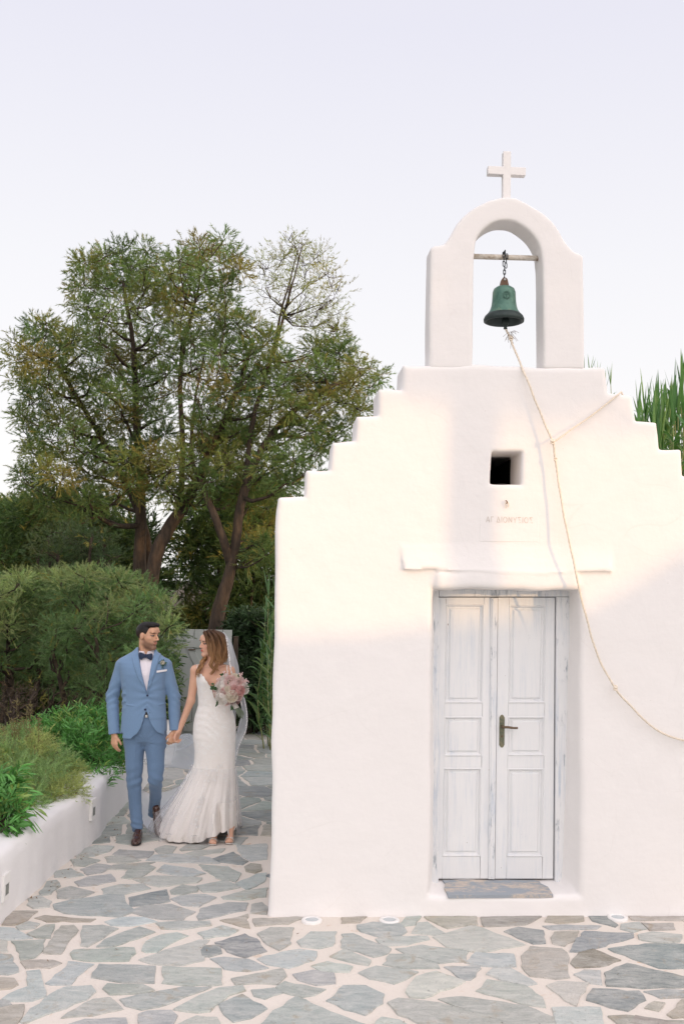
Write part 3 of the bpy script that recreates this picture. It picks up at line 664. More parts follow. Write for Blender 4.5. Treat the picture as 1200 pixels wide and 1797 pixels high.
# ---- door
def paint(name, wear=.5, streak=1.0):
    m, t, b, o = M_(name); co = coords(t, (1, 1, .07)); co2 = coords(t)
    base_ = mix(t, noise(t, co2, 2.5, 4), (.68, .695, .71), (.78, .785, .785))
    st = ramp(t, noise(t, co, 34, 6, .7), [(.0, 0), (.47, 0), (.72, .9*streak)])
    pat = ramp(t, noise(t, co2, 3.2, 4, .65), [(.36, 0), (.64, 1)])
    f = N(t, 'ShaderNodeMath', operation='MULTIPLY'); L(t, st, f.inputs[0]); L(t, pat, f.inputs[1])
    c = mix(t, f.outputs[0], base_, (.42, .50, .60))
    f2 = ramp(t, noise(t, coords(t, (1, 1, .12)), 60, 5, .75), [(.0, 0), (.66-.1*wear, 0), (.76-.1*wear, .75)])
    f3 = ramp(t, noise(t, co2, 4.5, 3, .6), [(.50, 0), (.60, 1)])
    f4 = N(t, 'ShaderNodeMath', operation='MULTIPLY'); L(t, f2, f4.inputs[0]); L(t, f3, f4.inputs[1])
    c = mix(t, f4.outputs[0], c, (.14, .19, .24))
    sp = ramp(t, noise(t, co2, 42, 2, .5), [(.0, 0), (.76, 0), (.79, .7)]); c = mix(t, sp, c, (.20, .17, .15))
    L(t, c, b.inputs['Base Color']); b.inputs['Roughness'].default_value = .55; b.inputs['Specular IOR Level'].default_value = .3
    bump(t, b, noise(t, co, 50, 6, .7), .35, .004); return m
MAT['paint'] = paint('worn white door paint', 0, .6); MAT['paintworn'] = paint('flaking blue-white paint', 1.3, 1.4)
def dq(px, py, wd): 
    u, v = fac(px, py, wd); return u, v
frame = MB(); YD = .235                # door plane depth
def slab(mb, pts, y0, y1, bev=.003): mb.prism([dq(px, py, y0) for px, py in pts], y0, y1, bev=bev)
slab(frame, [(740, 1560), (740, 1020), (770, 1020), (769, 1560)], YD-.022, YD+.05)
slab(frame, [(973.5, 1560), (976, 1047.5), (1012, 1047.5), (1012, 1560)], YD-.022, YD+.05)
slab(frame, [(770.5, 1020), (770.5, 1047), (1012, 1047), (1012, 1020)], YD-.024, YD+.05)
frame.build('door_frame', MAT['paintworn'], chapel)
def leaf(name, L_, R_, T, B, panels, astr=None):
    """L_,R_ pixel x at top/bottom"""
    lx = lambda y: L_[0]+(L_[1]-L_[0])*(y-T)/(B-T); rx = lambda y: R_[0]+(R_[1]-R_[0])*(y-T)/(B-T)
    mb = MB(); y0, y1 = YD, YD+.038
    pl = [p[0] for p in panels]; 
    # stiles
    k = panels
    def pxl(y, a): return a
    tops = [p[2] for p in k]; bots = [p[3] for p in k]
    sl = lambda y: np.interp(y, [k[0][2], k[-1][3]], [k[0][0], k[-1][0]]); sr = lambda y: np.interp(y, [k[0][2], k[-1][3]], [k[0][1], k[-1][1]])
    slab(mb, [(lx(B), B), (lx(T), T), (sl(T), T), (sl(B), B)], y0, y1, .002)
    slab(mb, [(sr(B), B), (sr(T), T), (rx(T), T), (rx(B), B)], y0, y1, .002)
    ys = [T]+sum([[p[2], p[3]] for p in k], [])+[B]
    for i in range(0, len(ys), 2):
        a, b_ = ys[i], ys[i+1]; slab(mb, [(sl(b_)+.3, b_), (sl(a)+.3, a), (sr(a)-.3, a), (sr(b_)-.3, b_)], y0+.0025, y1, .002)
    o = mb.build(name, MAT['paint'], chapel)
    for (pl_, pr_, pt, pb) in k:
        pm = MB()
        def ring(i0, i1, ya, yb):
            """sloping moulding ring between insets i0,i1 (px) with depths ya,yb"""
            Q = []
            for ins, yy in ((i0, ya), (i1, yb)):
                for (x, y) in ((sl(pb)+ins, pb-ins), (sl(pt)+ins, pt+ins), (sr(pt)-ins, pt+ins), (sr(pb)-ins, pb-ins)):
                    u, v = dq(x, y, y0); Q.append((u, yy, v))
            pm.add(Q, [[0, 1, 5, 4], [1, 2, 6, 5], [2, 3, 7, 6], [3, 0, 4, 7]])
        ring(-.6, 1.2, y0+.001, y0-.004); ring(1.2, 3.0, y0-.004, y0+.006); ring(3.0, 4.2, y0+.006, y0+.016); ring(4.2, 6.5, y0+.016, y0+.0165)
        ring(6.5, 9.5, y0+.0165, y0+.006)
        u1_, v1_ = 0, 0; Q = []
        for (x, y) in ((sl(pb)+9.5, pb-9.5), (sl(pt)+9.5, pt+9.5), (sr(pt)-9.5, pt+9.5), (sr(pb)-9.5, pb-9.5)):
            u, v = dq(x, y, y0); Q.append((u, y0+.006, v))
        pm.add(Q, [[0, 1, 2, 3]]); pm.build('panel', MAT['paint'], o)
    return o
c4 = lambda x, y: (720+x/3.097, 1020+y/3.097)
def pn(a, b_, c_, d_): 
    return (720+a/3.097, 720+b_/3.097, 1020+c_/3.097, 1020+d_/3.097)
leaf('door_leaf', (769.5, 762.5), (861, 856), 1048.5, 1542, [pn(192, 400, 126, 662), pn(185, 389, 736, 950), pn(172, 378, 1015, 1495)])
rl = leaf('door_leaf', (873.5, 868), (973, 970), 1048.5, 1542, [pn(535, 737, 132, 662), pn(526, 728, 736, 948), pn(520, 716, 1018, 1497)])
ast = MB(); slab(ast, [(856.5, 1543), (861.5, 1049), (873, 1049), (867.5, 1543)], YD-.012, YD+.03, .003); slab(ast, [(859.5, 1540), (864, 1050), (868, 1050), (864, 1540)], YD-.017, YD-.011, .002)
ast.build('meeting_stile', MAT['paintworn'], chapel)
# handle
m, t, b, o_ = M_('tarnished brass'); co = coords(t)
L(t, ramp(t, noise(t, co, 40, 5, .7), [(.35, (.10, .12, .09)), (.65, (.22, .20, .13))]), b.inputs['Base Color']); b.inputs['Metallic'].default_value = .6; b.inputs['Roughness'].default_value = .5; MAT['brass'] = m
m, t, b, o_ = M_('dark handle bronze'); b.inputs['Base Color'].default_value = (.15, .105, .07, 1); b.inputs['Metallic'].default_value = .6; b.inputs['Roughness'].default_value = .45; MAT['lever'] = m
h = MB(); pu, pv0 = dq(879.8, 1312, YD); _, pv1 = dq(879.8, 1254, YD); hw = .0185
pts = [(pu-hw, pv0+.02), (pu-hw*.5, pv0+.004), (pu, pv0), (pu+hw*.5, pv0+.004), (pu+hw, pv0+.02), (pu+hw, pv1-.02), (pu+hw*.5, pv1-.004), (pu, pv1), (pu-hw*.5, pv1-.004), (pu-hw, pv1-.02)]
h.prism(pts, YD-.004, YD+.002, bev=.001); plate = h.build('handle', MAT['brass'], rl)
hv = dq(880, 1274.5, YD)[1]; he_ = dq(905, 1275.5, YD)
lv = MB(); lv.tube([(pu, YD-.002, hv), (pu, YD-.045, hv)], .0095, 12); lv.tube(spline([(pu, YD-.045, hv), (pu+.03, YD-.050, hv+.001), (pu+.07, YD-.048, hv-.004), (he_[0], YD-.046, hv-.004)], 6), [.009]*3+[.0085]*8+[.0075]*7+[.008], 10)
MB().tube([(pu, YD-.004, hv-.068), (pu, YD-.008, hv-.068)], .007, 10).build('keyhole', MAT['lever'], rl, smooth=True)
lv.build('lever', MAT['lever'], rl, smooth=True)
# grey painted patch on the threshold
m, t, b, o_ = M_('worn grey floor paint'); co = coords(t, (1, 2.5, 1))
L(t, ramp(t, noise(t, co, 5, 6, .8), [(.50, (.30, .335, .37)), (.58, (.50, .44, .38)), (.72, (.62, .56, .50))]), b.inputs['Base Color']); b.inputs['Roughness'].default_value = .8
zt_ = dm[0][1]
def onsill(px, py):
    d = ray(px, py); z = zt_+.01
    for _ in range(12):
        p = CO+d*((z-CO.z)/d.z)-FO; z = zt_+.010+(db[0][1]-zt_)*min(1, max(0, p.dot(FW)/DW))
    return (p.dot(FU), p.dot(FW), z)
pp = [(776, 1544), (781, 1550), (779, 1558), (786, 1571), (880, 1570.5), (970, 1570), (961, 1556), (948, 1550), (945, 1544)]
Vp = [onsill(*p) for p in pp]; zz = [v[2] for v in Vp]
Vt = Vp+[(x, y, z-.02) for x, y, z in Vp]; n = len(Vp)
mk('threshold', Vt, [list(range(n))]+[[i, (i+1) % n, n+(i+1) % n, n+i] for i in range(n)], m, chapel, smooth=False)

# small fixing with a rag of string between window and plaque
m_rope = simple('sun-bleached rope', (.76, .68, .57), .9, 60, .25, .003, 200)
u, v = fac(887, 879); hk = empty('wall_hook', FM @ Vector((u, 0, v)), YAW, 'tiny rusty hook with a frayed string end below the chapel window', 'hook')
MB().tube(spline([(0, .01, 0), (0, -.02, .0), (.004, -.03, -.012), (.0, -.022, -.02)], 5), .003, 6).build('hook', simple('rust', (.16, .08, .04), .8), hk, smooth=True)
MB().tube(spline([(0, -.02, -.005), (.012, -.015, -.015), (.018, -.012, -.03), (.014, -.013, -.042)], 5), .0035, 6).tube(spline([(0, -.02, -.005), (-.004, -.012, -.03), (0, -.012, -.05)], 5), .0025, 6).build('string_end', m_rope, hk, smooth=True)

# ================================================================== BELL
bu, bvv = fac(883.5, 570, BT/2)
def bv(py): return fac(885, py, BT/2)[1]
bellr = empty('bell', FM @ Vector((bu, BT/2, bv(566))), YAW, 'green patinated bronze bell with dark rim hanging in the chapel arch', 'bell')
m, t, b, o_ = M_('verdigris bronze'); co = coords(t)
c = ramp(t, noise(t, co, 7, 6, .7, .6), [(.30, (.035, .11, .085)), (.52, (.095, .20, .155)), (.66, (.17, .22, .14)), (.78, (.12, .11, .07))])
c = mix(t, ramp(t, noise(t, co, 60, 5, .75), [(.0, 0), (.58, 0), (.66, .8)]), c, (.022, .04, .035))
c = mix(t, ramp(t, noise(t, co, 24, 2, .5), [(.0, 0), (.735, 0), (.76, .9)]), c, (.55, .56, .52))
L(t, c, b.inputs['Base Color']); b.inputs['Roughness'].default_value = .48; b.inputs['Metallic'].default_value = .25; bump(t, b, noise(t, co, 55, 5, .7), .4, .004); MAT['verd'] = m
MAT['darkbronze'] = simple('dark bronze', (.025, .04, .038), .5, 30, .4, .002, 90, metal=.3)
MAT['copper'] = simple('rusty iron crown', (.14, .085, .055), .7, 30, .4, .003, 60, metal=.3)
s = 1/ (FPX/6.75)                      # metres per pixel at the bell
Hb = 67*s*.98
prof = [(36, 2), (36.5, 6), (34.5, 11), (30, 15.5), (25.5, 22), (23, 30), (21.8, 38), (21.2, 48), (20.8, 56), (18.6, 62), (13, 66), (7, 67.5), (0, 68)]
V, F = lathe([(r*s, z*s) for r, z in prof[3:]], 48); mk('bell_body', V, F, MAT['verd'], bellr)
rimp = [(30.05, 15.5), (34.5, 11.2), (36.8, 6), (36.4, 1.5), (34, .3), (31, 2), (27, 8), (22, 16), (19, 30), (17.5, 50), (12, 60), (0, 63)]
V, F = lathe([(r*s, z*s) for r, z in rimp], 48); mk('rim', V, [f[::-1] for f in F], MAT['darkbronze'], bellr)
md = MB(); 
for rr in (7.3, 5.6): md.tube([(rr*s*math.cos(a), -22.0*s-.0005, (45+0)*s+rr*s*math.sin(a)) for a in np.linspace(0, 2*math.pi, 20, endpoint=False)], .0018, 6, closed=True)
md.tube([(0, -22.3*s, 41*s), (0, -22.1*s, 49*s)], .002, 6); md.tube([(-3*s, -22.1*s, 46*s), (3*s, -22.1*s, 46*s)], .002, 6)
md.build('relief_medallion', MAT['verd'], bellr, smooth=True)
cr = MB().prism([(-8.3*s, 67*s), (8.3*s, 67*s), (5.4*s, 79*s), (3.4*s, 82*s), (-3.4*s, 82*s), (-5.4*s, 79*s)], -.022, .022, bev=.004); cr.build('crown', MAT['copper'], bellr)
MB().tube([(0, -.026, 78.5*s), (0, .026, 78.5*s)], .0085, 10).build('crown_bolt', MAT['steel'], bellr, smooth=True)
# clapper
cl = MB(); cl.tube([(0, 0, 60*s), (1*s, 0, 14*s)], .008, 8); V, F = lathe([(0, 18*s), (3.5*s, 16*s), (6*s, 8*s), (7*s, 2*s), (6*s, -3*s), (3.6*s, -6*s), (3*s, -10*s), (3.8*s, -12*s), (0, -13*s)], 20)
cl.add([(x+3*s, y, z) for x, y, z in V], F); cl.build('clapper', MAT['darkbronze'], bellr, smooth=True)
# chain: links looped over the beam
chn = MB(); ms = simple('blackened chain', (.035, .04, .045), .5, metal=.7)
def link(c, L_, wd, ang):
    pts = []
    for a in np.linspace(0, 2*math.pi, 16, endpoint=False):
        x = wd*math.cos(a); z = (L_/2-wd)*(1 if math.sin(a) > 0 else -1)+wd*math.sin(a)
        pts.append((c[0]+x*math.cos(ang), c[1]+x*math.sin(ang), c[2]+z))
    chn.tube(pts, .0032, 6, closed=True)
zb_ = (bv(451)-bv(566)); top = zb_+.028
for k, (dx, dy) in enumerate(((-.010, -.026), (.012, -.026))):
    for i in range(3): link((dx+.002*i*(1 if k == 0 else -1), dy+.006*i, top-.02-.031*i-(.012 if k else 0)), .038, .0085, .3 if i % 2 == 0 else 1.3)
zc_ = top-.112; ncl = max(2, int(math.ceil((zc_-80*s)/.026)))
for i in range(ncl): link((0, -.008+.001*i, zc_-(zc_-79*s)*i/(ncl-1)), .036, .008, 1.4 if i % 2 == 0 else .2)
for k in range(3): link((0, -.02+.02*k, top+.0), .03, .009, math.pi/2)
chn.build('chain', ms, bellr, smooth=True)

# ================================================================== ROPES
def fp(px, py, wd): 
    u, v = fac(px, py, wd); return FM @ Vector((u, wd, v))
def rope_mesh(name, ctrl, r, label, twist=60, grp=None):
    root = empty(name, ctrl[0], 0, label, 'rope', grp); pts = spline([p-ctrl[0] for p in ctrl], 14)
    L_ = np.concatenate([[0], np.cumsum(np.linalg.norm(np.diff(pts, axis=0), axis=1))]); n = int(L_[-1]/.012)
    ls = np.linspace(0, L_[-1], n); P = np.stack([np.interp(ls, L_, pts[:, i]) for i in range(3)], 1)
    # fine sag wobble
    P += .0012*np.stack([np.sin(ls*30), np.sin(ls*23+1), np.cos(ls*27)], 1)
    T = np.gradient(P, axis=0); T /= np.linalg.norm(T, axis=1, keepdims=True); a = np.array([1., .2, 0]); mb = MB()
    A = a-T*(T@a)[:, None]; A /= np.linalg.norm(A, axis=1, keepdims=True); B = np.cross(T, A)
    for k in range(3):
        ph = ls*twist+k*2.094
        mb.tube(P+(np.cos(ph)[:, None]*A+np.sin(ph)[:, None]*B)*r*.5, r*.56, 6)
    mb.build('strand', m_rope, root, smooth=True)
    return root
cp0 = FM @ Vector((bu+3*s, BT/2, 0)); cp0.z = bv(577)
rc = [cp0, fp(894, 592, .09), fp(905, 620, .05), fp(925, 668, -.045), fp(948, 726, -.06), fp(969, 776, -.075), fp(973, 800, -.07), fp(980, 850, -.07), fp(990, 910, -.08), fp(1000, 958, -.095), fp(1010, 1005, -.10), fp(1017, 1040, -.075), fp(1030, 1090, -.055), fp(1048, 1150, -.05), fp(1079, 1208, -.05), (fp(1112, 1245, -.045)), fp(1150, 1280, -.04), fp(1200, 1300, -.04), fp(1245, 1306, -.01)]
rr_ = rope_mesh('bell_rope', rc, .0078, 'long cream bell rope running from the clapper down across the facade past the door')
# knots, frayed yarn at the clapper
def knot(c, r, n=3):
    kn = MB()
    for k in range(n):
        a = k*1.1; pts = [(c[0]+r*math.cos(q), c[1]+r*.7*math.sin(q)*math.cos(a)-.002, c[2]+r*math.sin(q)*math.sin(a+.6)+.006*(k-1)) for q in np.linspace(0, 2*math.pi, 12, endpoint=False)]
        kn.tube(pts, .005, 6, closed=True)
    kn.build('knot', m_rope, rr_, smooth=True)
k0 = rc[0]; knot(fp(969, 776, -.078)-k0, .012, 4); knot(fp(974, 806, -.072)-k0, .009, 3); knot(fp(1079, 1208, -.05)-k0, .011, 4); knot(fp(896, 594, .085)-k0, .011, 4)
fr = MB(); rf_ = random.Random(5)
for k in range(15):
    c0 = (fp(893+rf_.uniform(-2, 4), 585+rf_.uniform(-2, 14), .09)-k0); d = Vector((rf_.uniform(-1, 1), rf_.uniform(-1, .3), rf_.uniform(-.8, .3))).normalized()
    l = rf_.uniform(.02, .075); fr.tube(spline([c0, c0+d*l*.5+Vector((0, 0, .01)), c0+d*l+Vector((rf_.uniform(-.02, .02), 0, -.012))], 4), .0012, 4)
fr.build('frayed_yarn', simple('dark frayed yarn', (.17, .11, .07), .9), rr_, smooth=True)
rope_mesh('side_rope', [fp(969, 777, -.075), fp(1000, 755, -.05), fp(1040, 727, -.03), fp(1078, 697, -.015), fp(1086, 690.5, .0), fp(1090, 689, .12), fp(1093, 700, .38)], .0062, 'thin side rope tied to the bell rope and running up over the right gable step', 90)
# ================================================================== VEGETATION
def rand_dirs(n, up=0.0, spread=1.0):
    d = rng.normal(size=(n, 3)); d /= np.linalg.norm(d, axis=1, keepdims=True); d = d*spread+np.array([0, 0, up])
    return d/np.linalg.norm(d, axis=1, keepdims=True)
def perp(d):
    r = rng.normal(size=d.shape); p = np.cross(d, r); return p/(np.linalg.norm(p, axis=1, keepdims=True)+1e-9)
def sprays(C, D, n_per, L_, wl, wwid, col, droop=.15, spread=.55):
    """feathery sprays: at origins C with direction D, n_per thin pointed leaflets along a short curved twig. -> V,F,col"""
    m = len(C); t = rng.random((m, n_per))**.8; 
    bend = np.array([0, 0, -1.])*droop
    P = C[:, None]+D[:, None]*(t*L_)[..., None]+bend*(t**2*L_)[..., None]
    dirs = D[:, None]+spread*rng.normal(size=(m, n_per, 3))*.75+bend; dirs = dirs.reshape(-1, 3); dirs /= np.linalg.norm(dirs, axis=1, keepdims=True)
    P = P.reshape(-1, 3); k = len(P); l = wl*rng.uniform(.55, 1.3, (k, 1)); sd = perp(dirs)*wwid*rng.uniform(.6, 1.3, (k, 1))
    V = np.stack([P-sd*.5, P+sd*.5, P+dirs*l], 1).reshape(-1, 3)
    F = np.arange(3*k).reshape(-1, 3)
    c = np.repeat(col, n_per, axis=0)*rng.uniform(.78, 1.22, (k, 1)); c = np.repeat(c, 3, axis=0)
    return V, F, c
def lance(C, D, L_, wd, col, fold=.25, curl=.25):
    """lance-shaped leaves: 6 vertices, 2 quads each side of a fold and a tip"""
    n = len(C); s = perp(D); up = np.cross(s, D); l = L_*rng.uniform(.7, 1.2, (n, 1)); w = wd*rng.uniform(.75, 1.2, (n, 1))
    cu = np.array([0, 0, -1.])*curl
    def pt(t, side, f=0): return C+D*l*t+cu*l*t*t+s*w*side+up*w*f
    V = np.stack([pt(0, 0), pt(.35, -.5, fold), pt(.35, 0, 0), pt(.35, .5, fold), pt(.75, -.38, fold*.8), pt(.75, 0, 0), pt(.75, .38, fold*.8), pt(1, 0, 0)], 1).reshape(-1, 3)
    b = np.arange(n)[:, None]*8
    T = np.concatenate([b+np.array(q) for q in ((0, 2, 1), (0, 3, 2), (4, 5, 7), (5, 6, 7))]); Q = np.concatenate([b+np.array(q) for q in ((1, 2, 5, 4), (2, 3, 6, 5))])
    c = col*rng.uniform(.75, 1.25, (n, 1)); c = np.repeat(c, 8, axis=0)
    return V, T, Q, c
def poly_clumps(poly, depth, dj, r_px, n_try, squeeze=.75):
    """clump centres inside an outline -> world centres and radii (m)"""
    xs = [p[0] for p in poly]; ys = [p[1] for p in poly]; out = []
    for _ in range(n_try):
        p = (random.uniform(min(xs), max(xs)), random.uniform(min(ys), max(ys)))
        if not inpoly(p, poly): continue
        r = r_px*random.uniform(.75, 1.3)
        if any(math.hypot(p[0]-q[0], p[1]-q[1]) < squeeze*(r+q[2])*.8 and abs(q[3]-0) < 9 for q in out if random.random() < .93): continue
        if not all(inpoly((p[0]+.8*r*math.cos(a), p[1]+.8*r*math.sin(a)), poly) for a in (0, 1.57, 3.14, 4.71)): continue
        out.append((p[0], p[1], r, 0))
    res = []
    for x, y, r, _ in out:
        Y = depth+random.uniform(-dj, dj); c = at(x, y, Y); res.append((np.array(c), r*Y/FPX))
    return res
def fill_clump(c, r, n, squash=.75):
    d = rng.normal(size=(n, 3)); d /= np.linalg.norm(d, axis=1, keepdims=True)
    rad = r*(rng.random((n, 1))**.55)*(1+.25*rng.normal(size=(n, 1))*.6)
    return c+d*rad*np.array([1, 1, squash]), d
def skeleton(trunk, clumps, r0, jit=.12, rmin=.008, kink=.6, tw=5):
    """trunk: list of (point, radius). Limbs join each clump to the nearest lower node. -> V,F lists"""
    mb = MB(); tp = spline([p for p, r in trunk], 8); tr = np.interp(np.linspace(0, 1, len(tp)), np.linspace(0, 1, len(trunk)), [r for p, r in trunk])
    tp = tp+np.cumsum(rng.normal(size=tp.shape)*.004, axis=0); mb.tube(tp, tr, 10)
    nodes = [(p, r) for p, r in zip(tp[len(tp)//3:], tr[len(tp)//3:])]
    order = sorted(clumps, key=lambda q: np.linalg.norm(q[0]-tp[len(tp)//2]))
    for c, r in order:
        best = min(nodes, key=lambda q: np.linalg.norm(q[0]-c)+1.2*max(0, q[0][2]-c[2]+.2)+(.0 if q[1] > .02 else .25))
        a = best[0]; L_ = np.linalg.norm(c-a)
        n = max(4, int(L_/.25)); ts = np.linspace(0, 1, n)
        mid = (a+c)/2+rng.normal(size=3)*L_*jit+np.array([0, 0, -.10*L_])
        P = ((1-ts)**2)[:, None]*a+(2*ts*(1-ts))[:, None]*mid+(ts**2)[:, None]*c; P[1:-1] += rng.normal(size=(n-2, 3))*.03*kink
        ra = min(best[1]*.75, .012+.022*L_+.008); rr = np.linspace(ra, max(rmin, ra*.3), n)
        mb.tube(P, rr, 6); nodes += [(p, q) for p, q in zip(P[1:], rr[1:])]
        for k in range(tw):
            d = rng.normal(size=3); d[2] = abs(d[2])*.7; d /= np.linalg.norm(d); e = c+d*r*rng.uniform(.6, 1.05); s0 = P[int(rng.integers(n//2, n))]
            mb.tube(spline([s0, (s0+e)/2+rng.normal(size=3)*r*.15, e], 3), np.linspace(max(rmin*.8, .006), .003, 7), 4)
    return mb
def joinparts(parts):
    V, F3, F4, C = [], [], [], []; n = 0
    for p in parts:
        if len(p) == 3: v, t, c = p; q = None
        else: v, t, q, c = p
        V.append(v); C.append(c); F3.append(t+n)
        if q is not None: F4.append(q+n)
        n += len(v)
    return np.concatenate(V), [np.concatenate(F3)]+([np.concatenate(F4)] if F4 else []), np.concatenate(C)
G_MID, G_YEL, G_DRK, G_OLV, G_BRN, G_GRY = (np.array(c) for c in ((.155, .235, .078), (.32, .29, .085), (.080, .130, .045), (.23, .265, .085), (.20, .12, .06), (.15, .185, .11)))

def tamarisk(name, label, trunks, clumps, base, dens=70, cols=None, grp=None, L_=.17, wl=.058, ww=.0088, cat='tree', npp=30, twigs=5, up=.35, crown='crown', shell=.75):
    root = empty(name, base, 0, label, cat, grp); b = np.array(base)
    first = True
    for tk in trunks:
        near = [q for q in clumps if min(range(len(trunks)), key=lambda i: min(np.linalg.norm(q[0]-np.array(p)) for p, r in trunks[i])) == [id(x) for x in trunks].index(id(tk))]
        sk = skeleton([(np.array(p)-b, r) for p, r in tk], [(c-b, r) for c, r in near], .1, tw=twigs)
        sk.build('trunk', MAT['bark'], root, smooth=True)
    parts = []
    for c, r in clumps:
        n = int(dens*2.6*(r/.45)**2); P, d = fill_clump(c-b, r, n, shell)
        D = d+np.array([0, 0, up])+.5*rng.normal(size=d.shape); D /= np.linalg.norm(D, axis=1, keepdims=True)
        f = cols(c, r) if cols else G_MID
        col = f[None]*(1+.12*rng.normal(size=(n, 1)))*(1+.05*rng.normal(size=(n, 3))); yel = rng.random(n) < .03; col[yel] = G_YEL*.9
        parts.append(sprays(P, D, npp, L_, wl, ww, np.clip(col, .01, 1)))
    V, F, C = joinparts(parts); mk(crown, V, F, MAT['leaf'], root, smooth=False, col=C)
    return root
def A_(px, py, Y, dy=0): p = at(px, py, Y); return np.array((p.x, p.y, p.z))

T1 = [(0, 640), (18, 590), (45, 552), (80, 548), (108, 575), (130, 560), (112, 510), (122, 452), (165, 428), (235, 402), (292, 432), (305, 500), (290, 560), (330, 620), (320, 720), (300, 800), (325, 880), (240, 885), (130, 940), (60, 900), (20, 850), (35, 790), (15, 740), (40, 700), (0, 680)]
T2 = [(272, 470), (320, 420), (380, 402), (430, 412), (445, 470), (430, 540), (470, 560), (520, 600), (530, 700), (480, 760), (430, 800), (330, 820), (320, 720), (310, 620), (270, 560)]
T2S = [(440, 470), (478, 440), (500, 395), (556, 392), (568, 440), (605, 475), (618, 545), (600, 600), (520, 600), (455, 550)]
T3 = [(520, 600), (610, 560), (622, 612), (655, 640), (692, 650), (665, 695), (640, 745), (590, 790), (545, 840), (500, 880), (490, 1000), (430, 1010), (380, 900), (400, 820), (480, 760)]
LOW = [(0, 880), (70, 850), (200, 880), (330, 880), (400, 900), (480, 860), (488, 1090), (330, 1090), (300, 1000), (0, 1010)]
def cols_main(c, r):
    k = random.random(); w = (c[2]-2.5)/6
    if k < .11: return G_YEL*random.uniform(.6, .95)
    if k < .40: return G_OLV*random.uniform(.8, 1.1)
    if k < .62: return G_DRK*random.uniform(1, 1.4)
    return G_MID*random.uniform(.8, 1.2)
D1 = 17.0
b1 = A_(247, 1125, D1); b1[2] = 0
def ext(tr): return tr
cl1 = poly_clumps(T1, D1, 1.6, 25, 7000, .68)
tamarisk('tamarisk_tree', 'tall feathery tamarisk with an upright trunk, leftmost of the big trees behind the groom', [
    [((b1[0], b1[1], -.1), .15), (A_(247, 1000, D1), .115), (A_(249, 880, D1), .085), (A_(240, 740, D1), .06), (A_(232, 600, D1), .04), (A_(215, 500, D1), .025)],
    [((b1[0]+.25, b1[1]+.3, -.1), .10), (A_(262, 980, D1+.3), .08), (A_(225, 860, D1+.5), .06), (A_(160, 740, D1+.3), .04), (A_(100, 640, D1), .035)]],
    cl1, tuple(b1), 100, cols_main, 'big tamarisks behind the path')
D2 = 16.0
b2_ = A_(285, 1140, D2); b2_[2] = 0
def cols_sparse(c, r):
    return (G_YEL*random.uniform(.6, 1.0) if random.random() < .4 else G_OLV*random.uniform(.9, 1.2))
cl2 = poly_clumps(T2, D2, 1.6, 25, 7000, .68)
tamarisk('tamarisk_tree', 'tall tamarisk with a thick trunk leaning right behind the groom, middle of the big trees', [
    [((b2_[0]-.3, b2_[1], -.1), .15), (A_(272, 1010, D2), .115), (A_(300, 930, D2), .105), (A_(335, 880, D2), .09), (A_(380, 780, D2), .06), (A_(420, 690, D2), .04), (A_(450, 600, D2), .03)],
    [(A_(318, 900, D2), .055), (A_(322, 780, D2+.3), .045), (A_(318, 640, D2+.5), .035), (A_(345, 520, D2+.3), .025)]],
    cl2+poly_clumps([(190, 770), (420, 780), (400, 900), (300, 895), (200, 870)], D2-.4, .6, 24, 900, .66)+poly_clumps([(330, 740), (470, 740), (490, 860), (420, 900), (340, 870)], D2+.6, .8, 26, 500, .8), tuple(b2_), 100, cols_main, 'big tamarisks behind the path')
D3 = 15.4
b3_ = A_(382, 1160, D3); b3_[2] = 0
cl3 = poly_clumps(T3, D3+.6, 1.3, 25, 7000, .66)
cl3s = poly_clumps(T2S, D3+.8, .8, 22, 1200, .75)
r3 = tamarisk('tamarisk_tree', 'dark tamarisk whose forked trunk rises behind the grey gate, nearest the chapel', [
    [((b3_[0]-.3, b3_[1], -.1), .125), (A_(380, 1090, D3), .11), (A_(398, 1030, D3), .10), (A_(412, 970, D3), .075), (A_(430, 860, D3), .07), (A_(480, 760, D3+.3), .05), (A_(560, 690, D3+.3), .04), (A_(630, 660, D3+.3), .02)],
    [(A_(404, 990, D3), .075), (A_(384, 920, D3-.2), .06), (A_(360, 860, D3), .045), (A_(338, 800, D3+.2), .035), (A_(345, 700, D3+.5), .02), (A_(362, 620, D3+.6), .01)],
    [(A_(430, 860, D3), .05), (A_(445, 740, D3+.6), .04), (A_(480, 620, D3+.8), .026), (A_(505, 520, D3+.8), .016), (A_(530, 430, D3+.8), .006)]],
    cl3, tuple(b3_), 112, cols_main, 'big tamarisks behind the path')
# thin airy top of the third tree
parts = []; bb = np.array(b3_)
sk = skeleton([(A_(480, 620, D3+.8)-bb, .028), (A_(505, 520, D3+.8)-bb, .018), (A_(530, 430, D3+.8)-bb, .007)], [(c-bb, r) for c, r in cl3s], .1, rmin=.005)
sk.build('branch', MAT['bark'], r3, smooth=True)
for c, r in cl3s:
    n = int(70*(r/.3)**2); P, d = fill_clump(c-bb, r*1.2, n); D = d+np.array([0, 0, .6]); D /= np.linalg.norm(D, axis=1, keepdims=True)
    parts.append(sprays(P, D, 12, .22, .06, .0085, np.clip(cols_sparse(c, r)[None]*(1+.15*rng.normal(size=(n, 1))), .01, 1)))
V, F, C = joinparts(parts); mk('airy_crown', V, F, MAT['leaf'], r3, smooth=False, col=C)

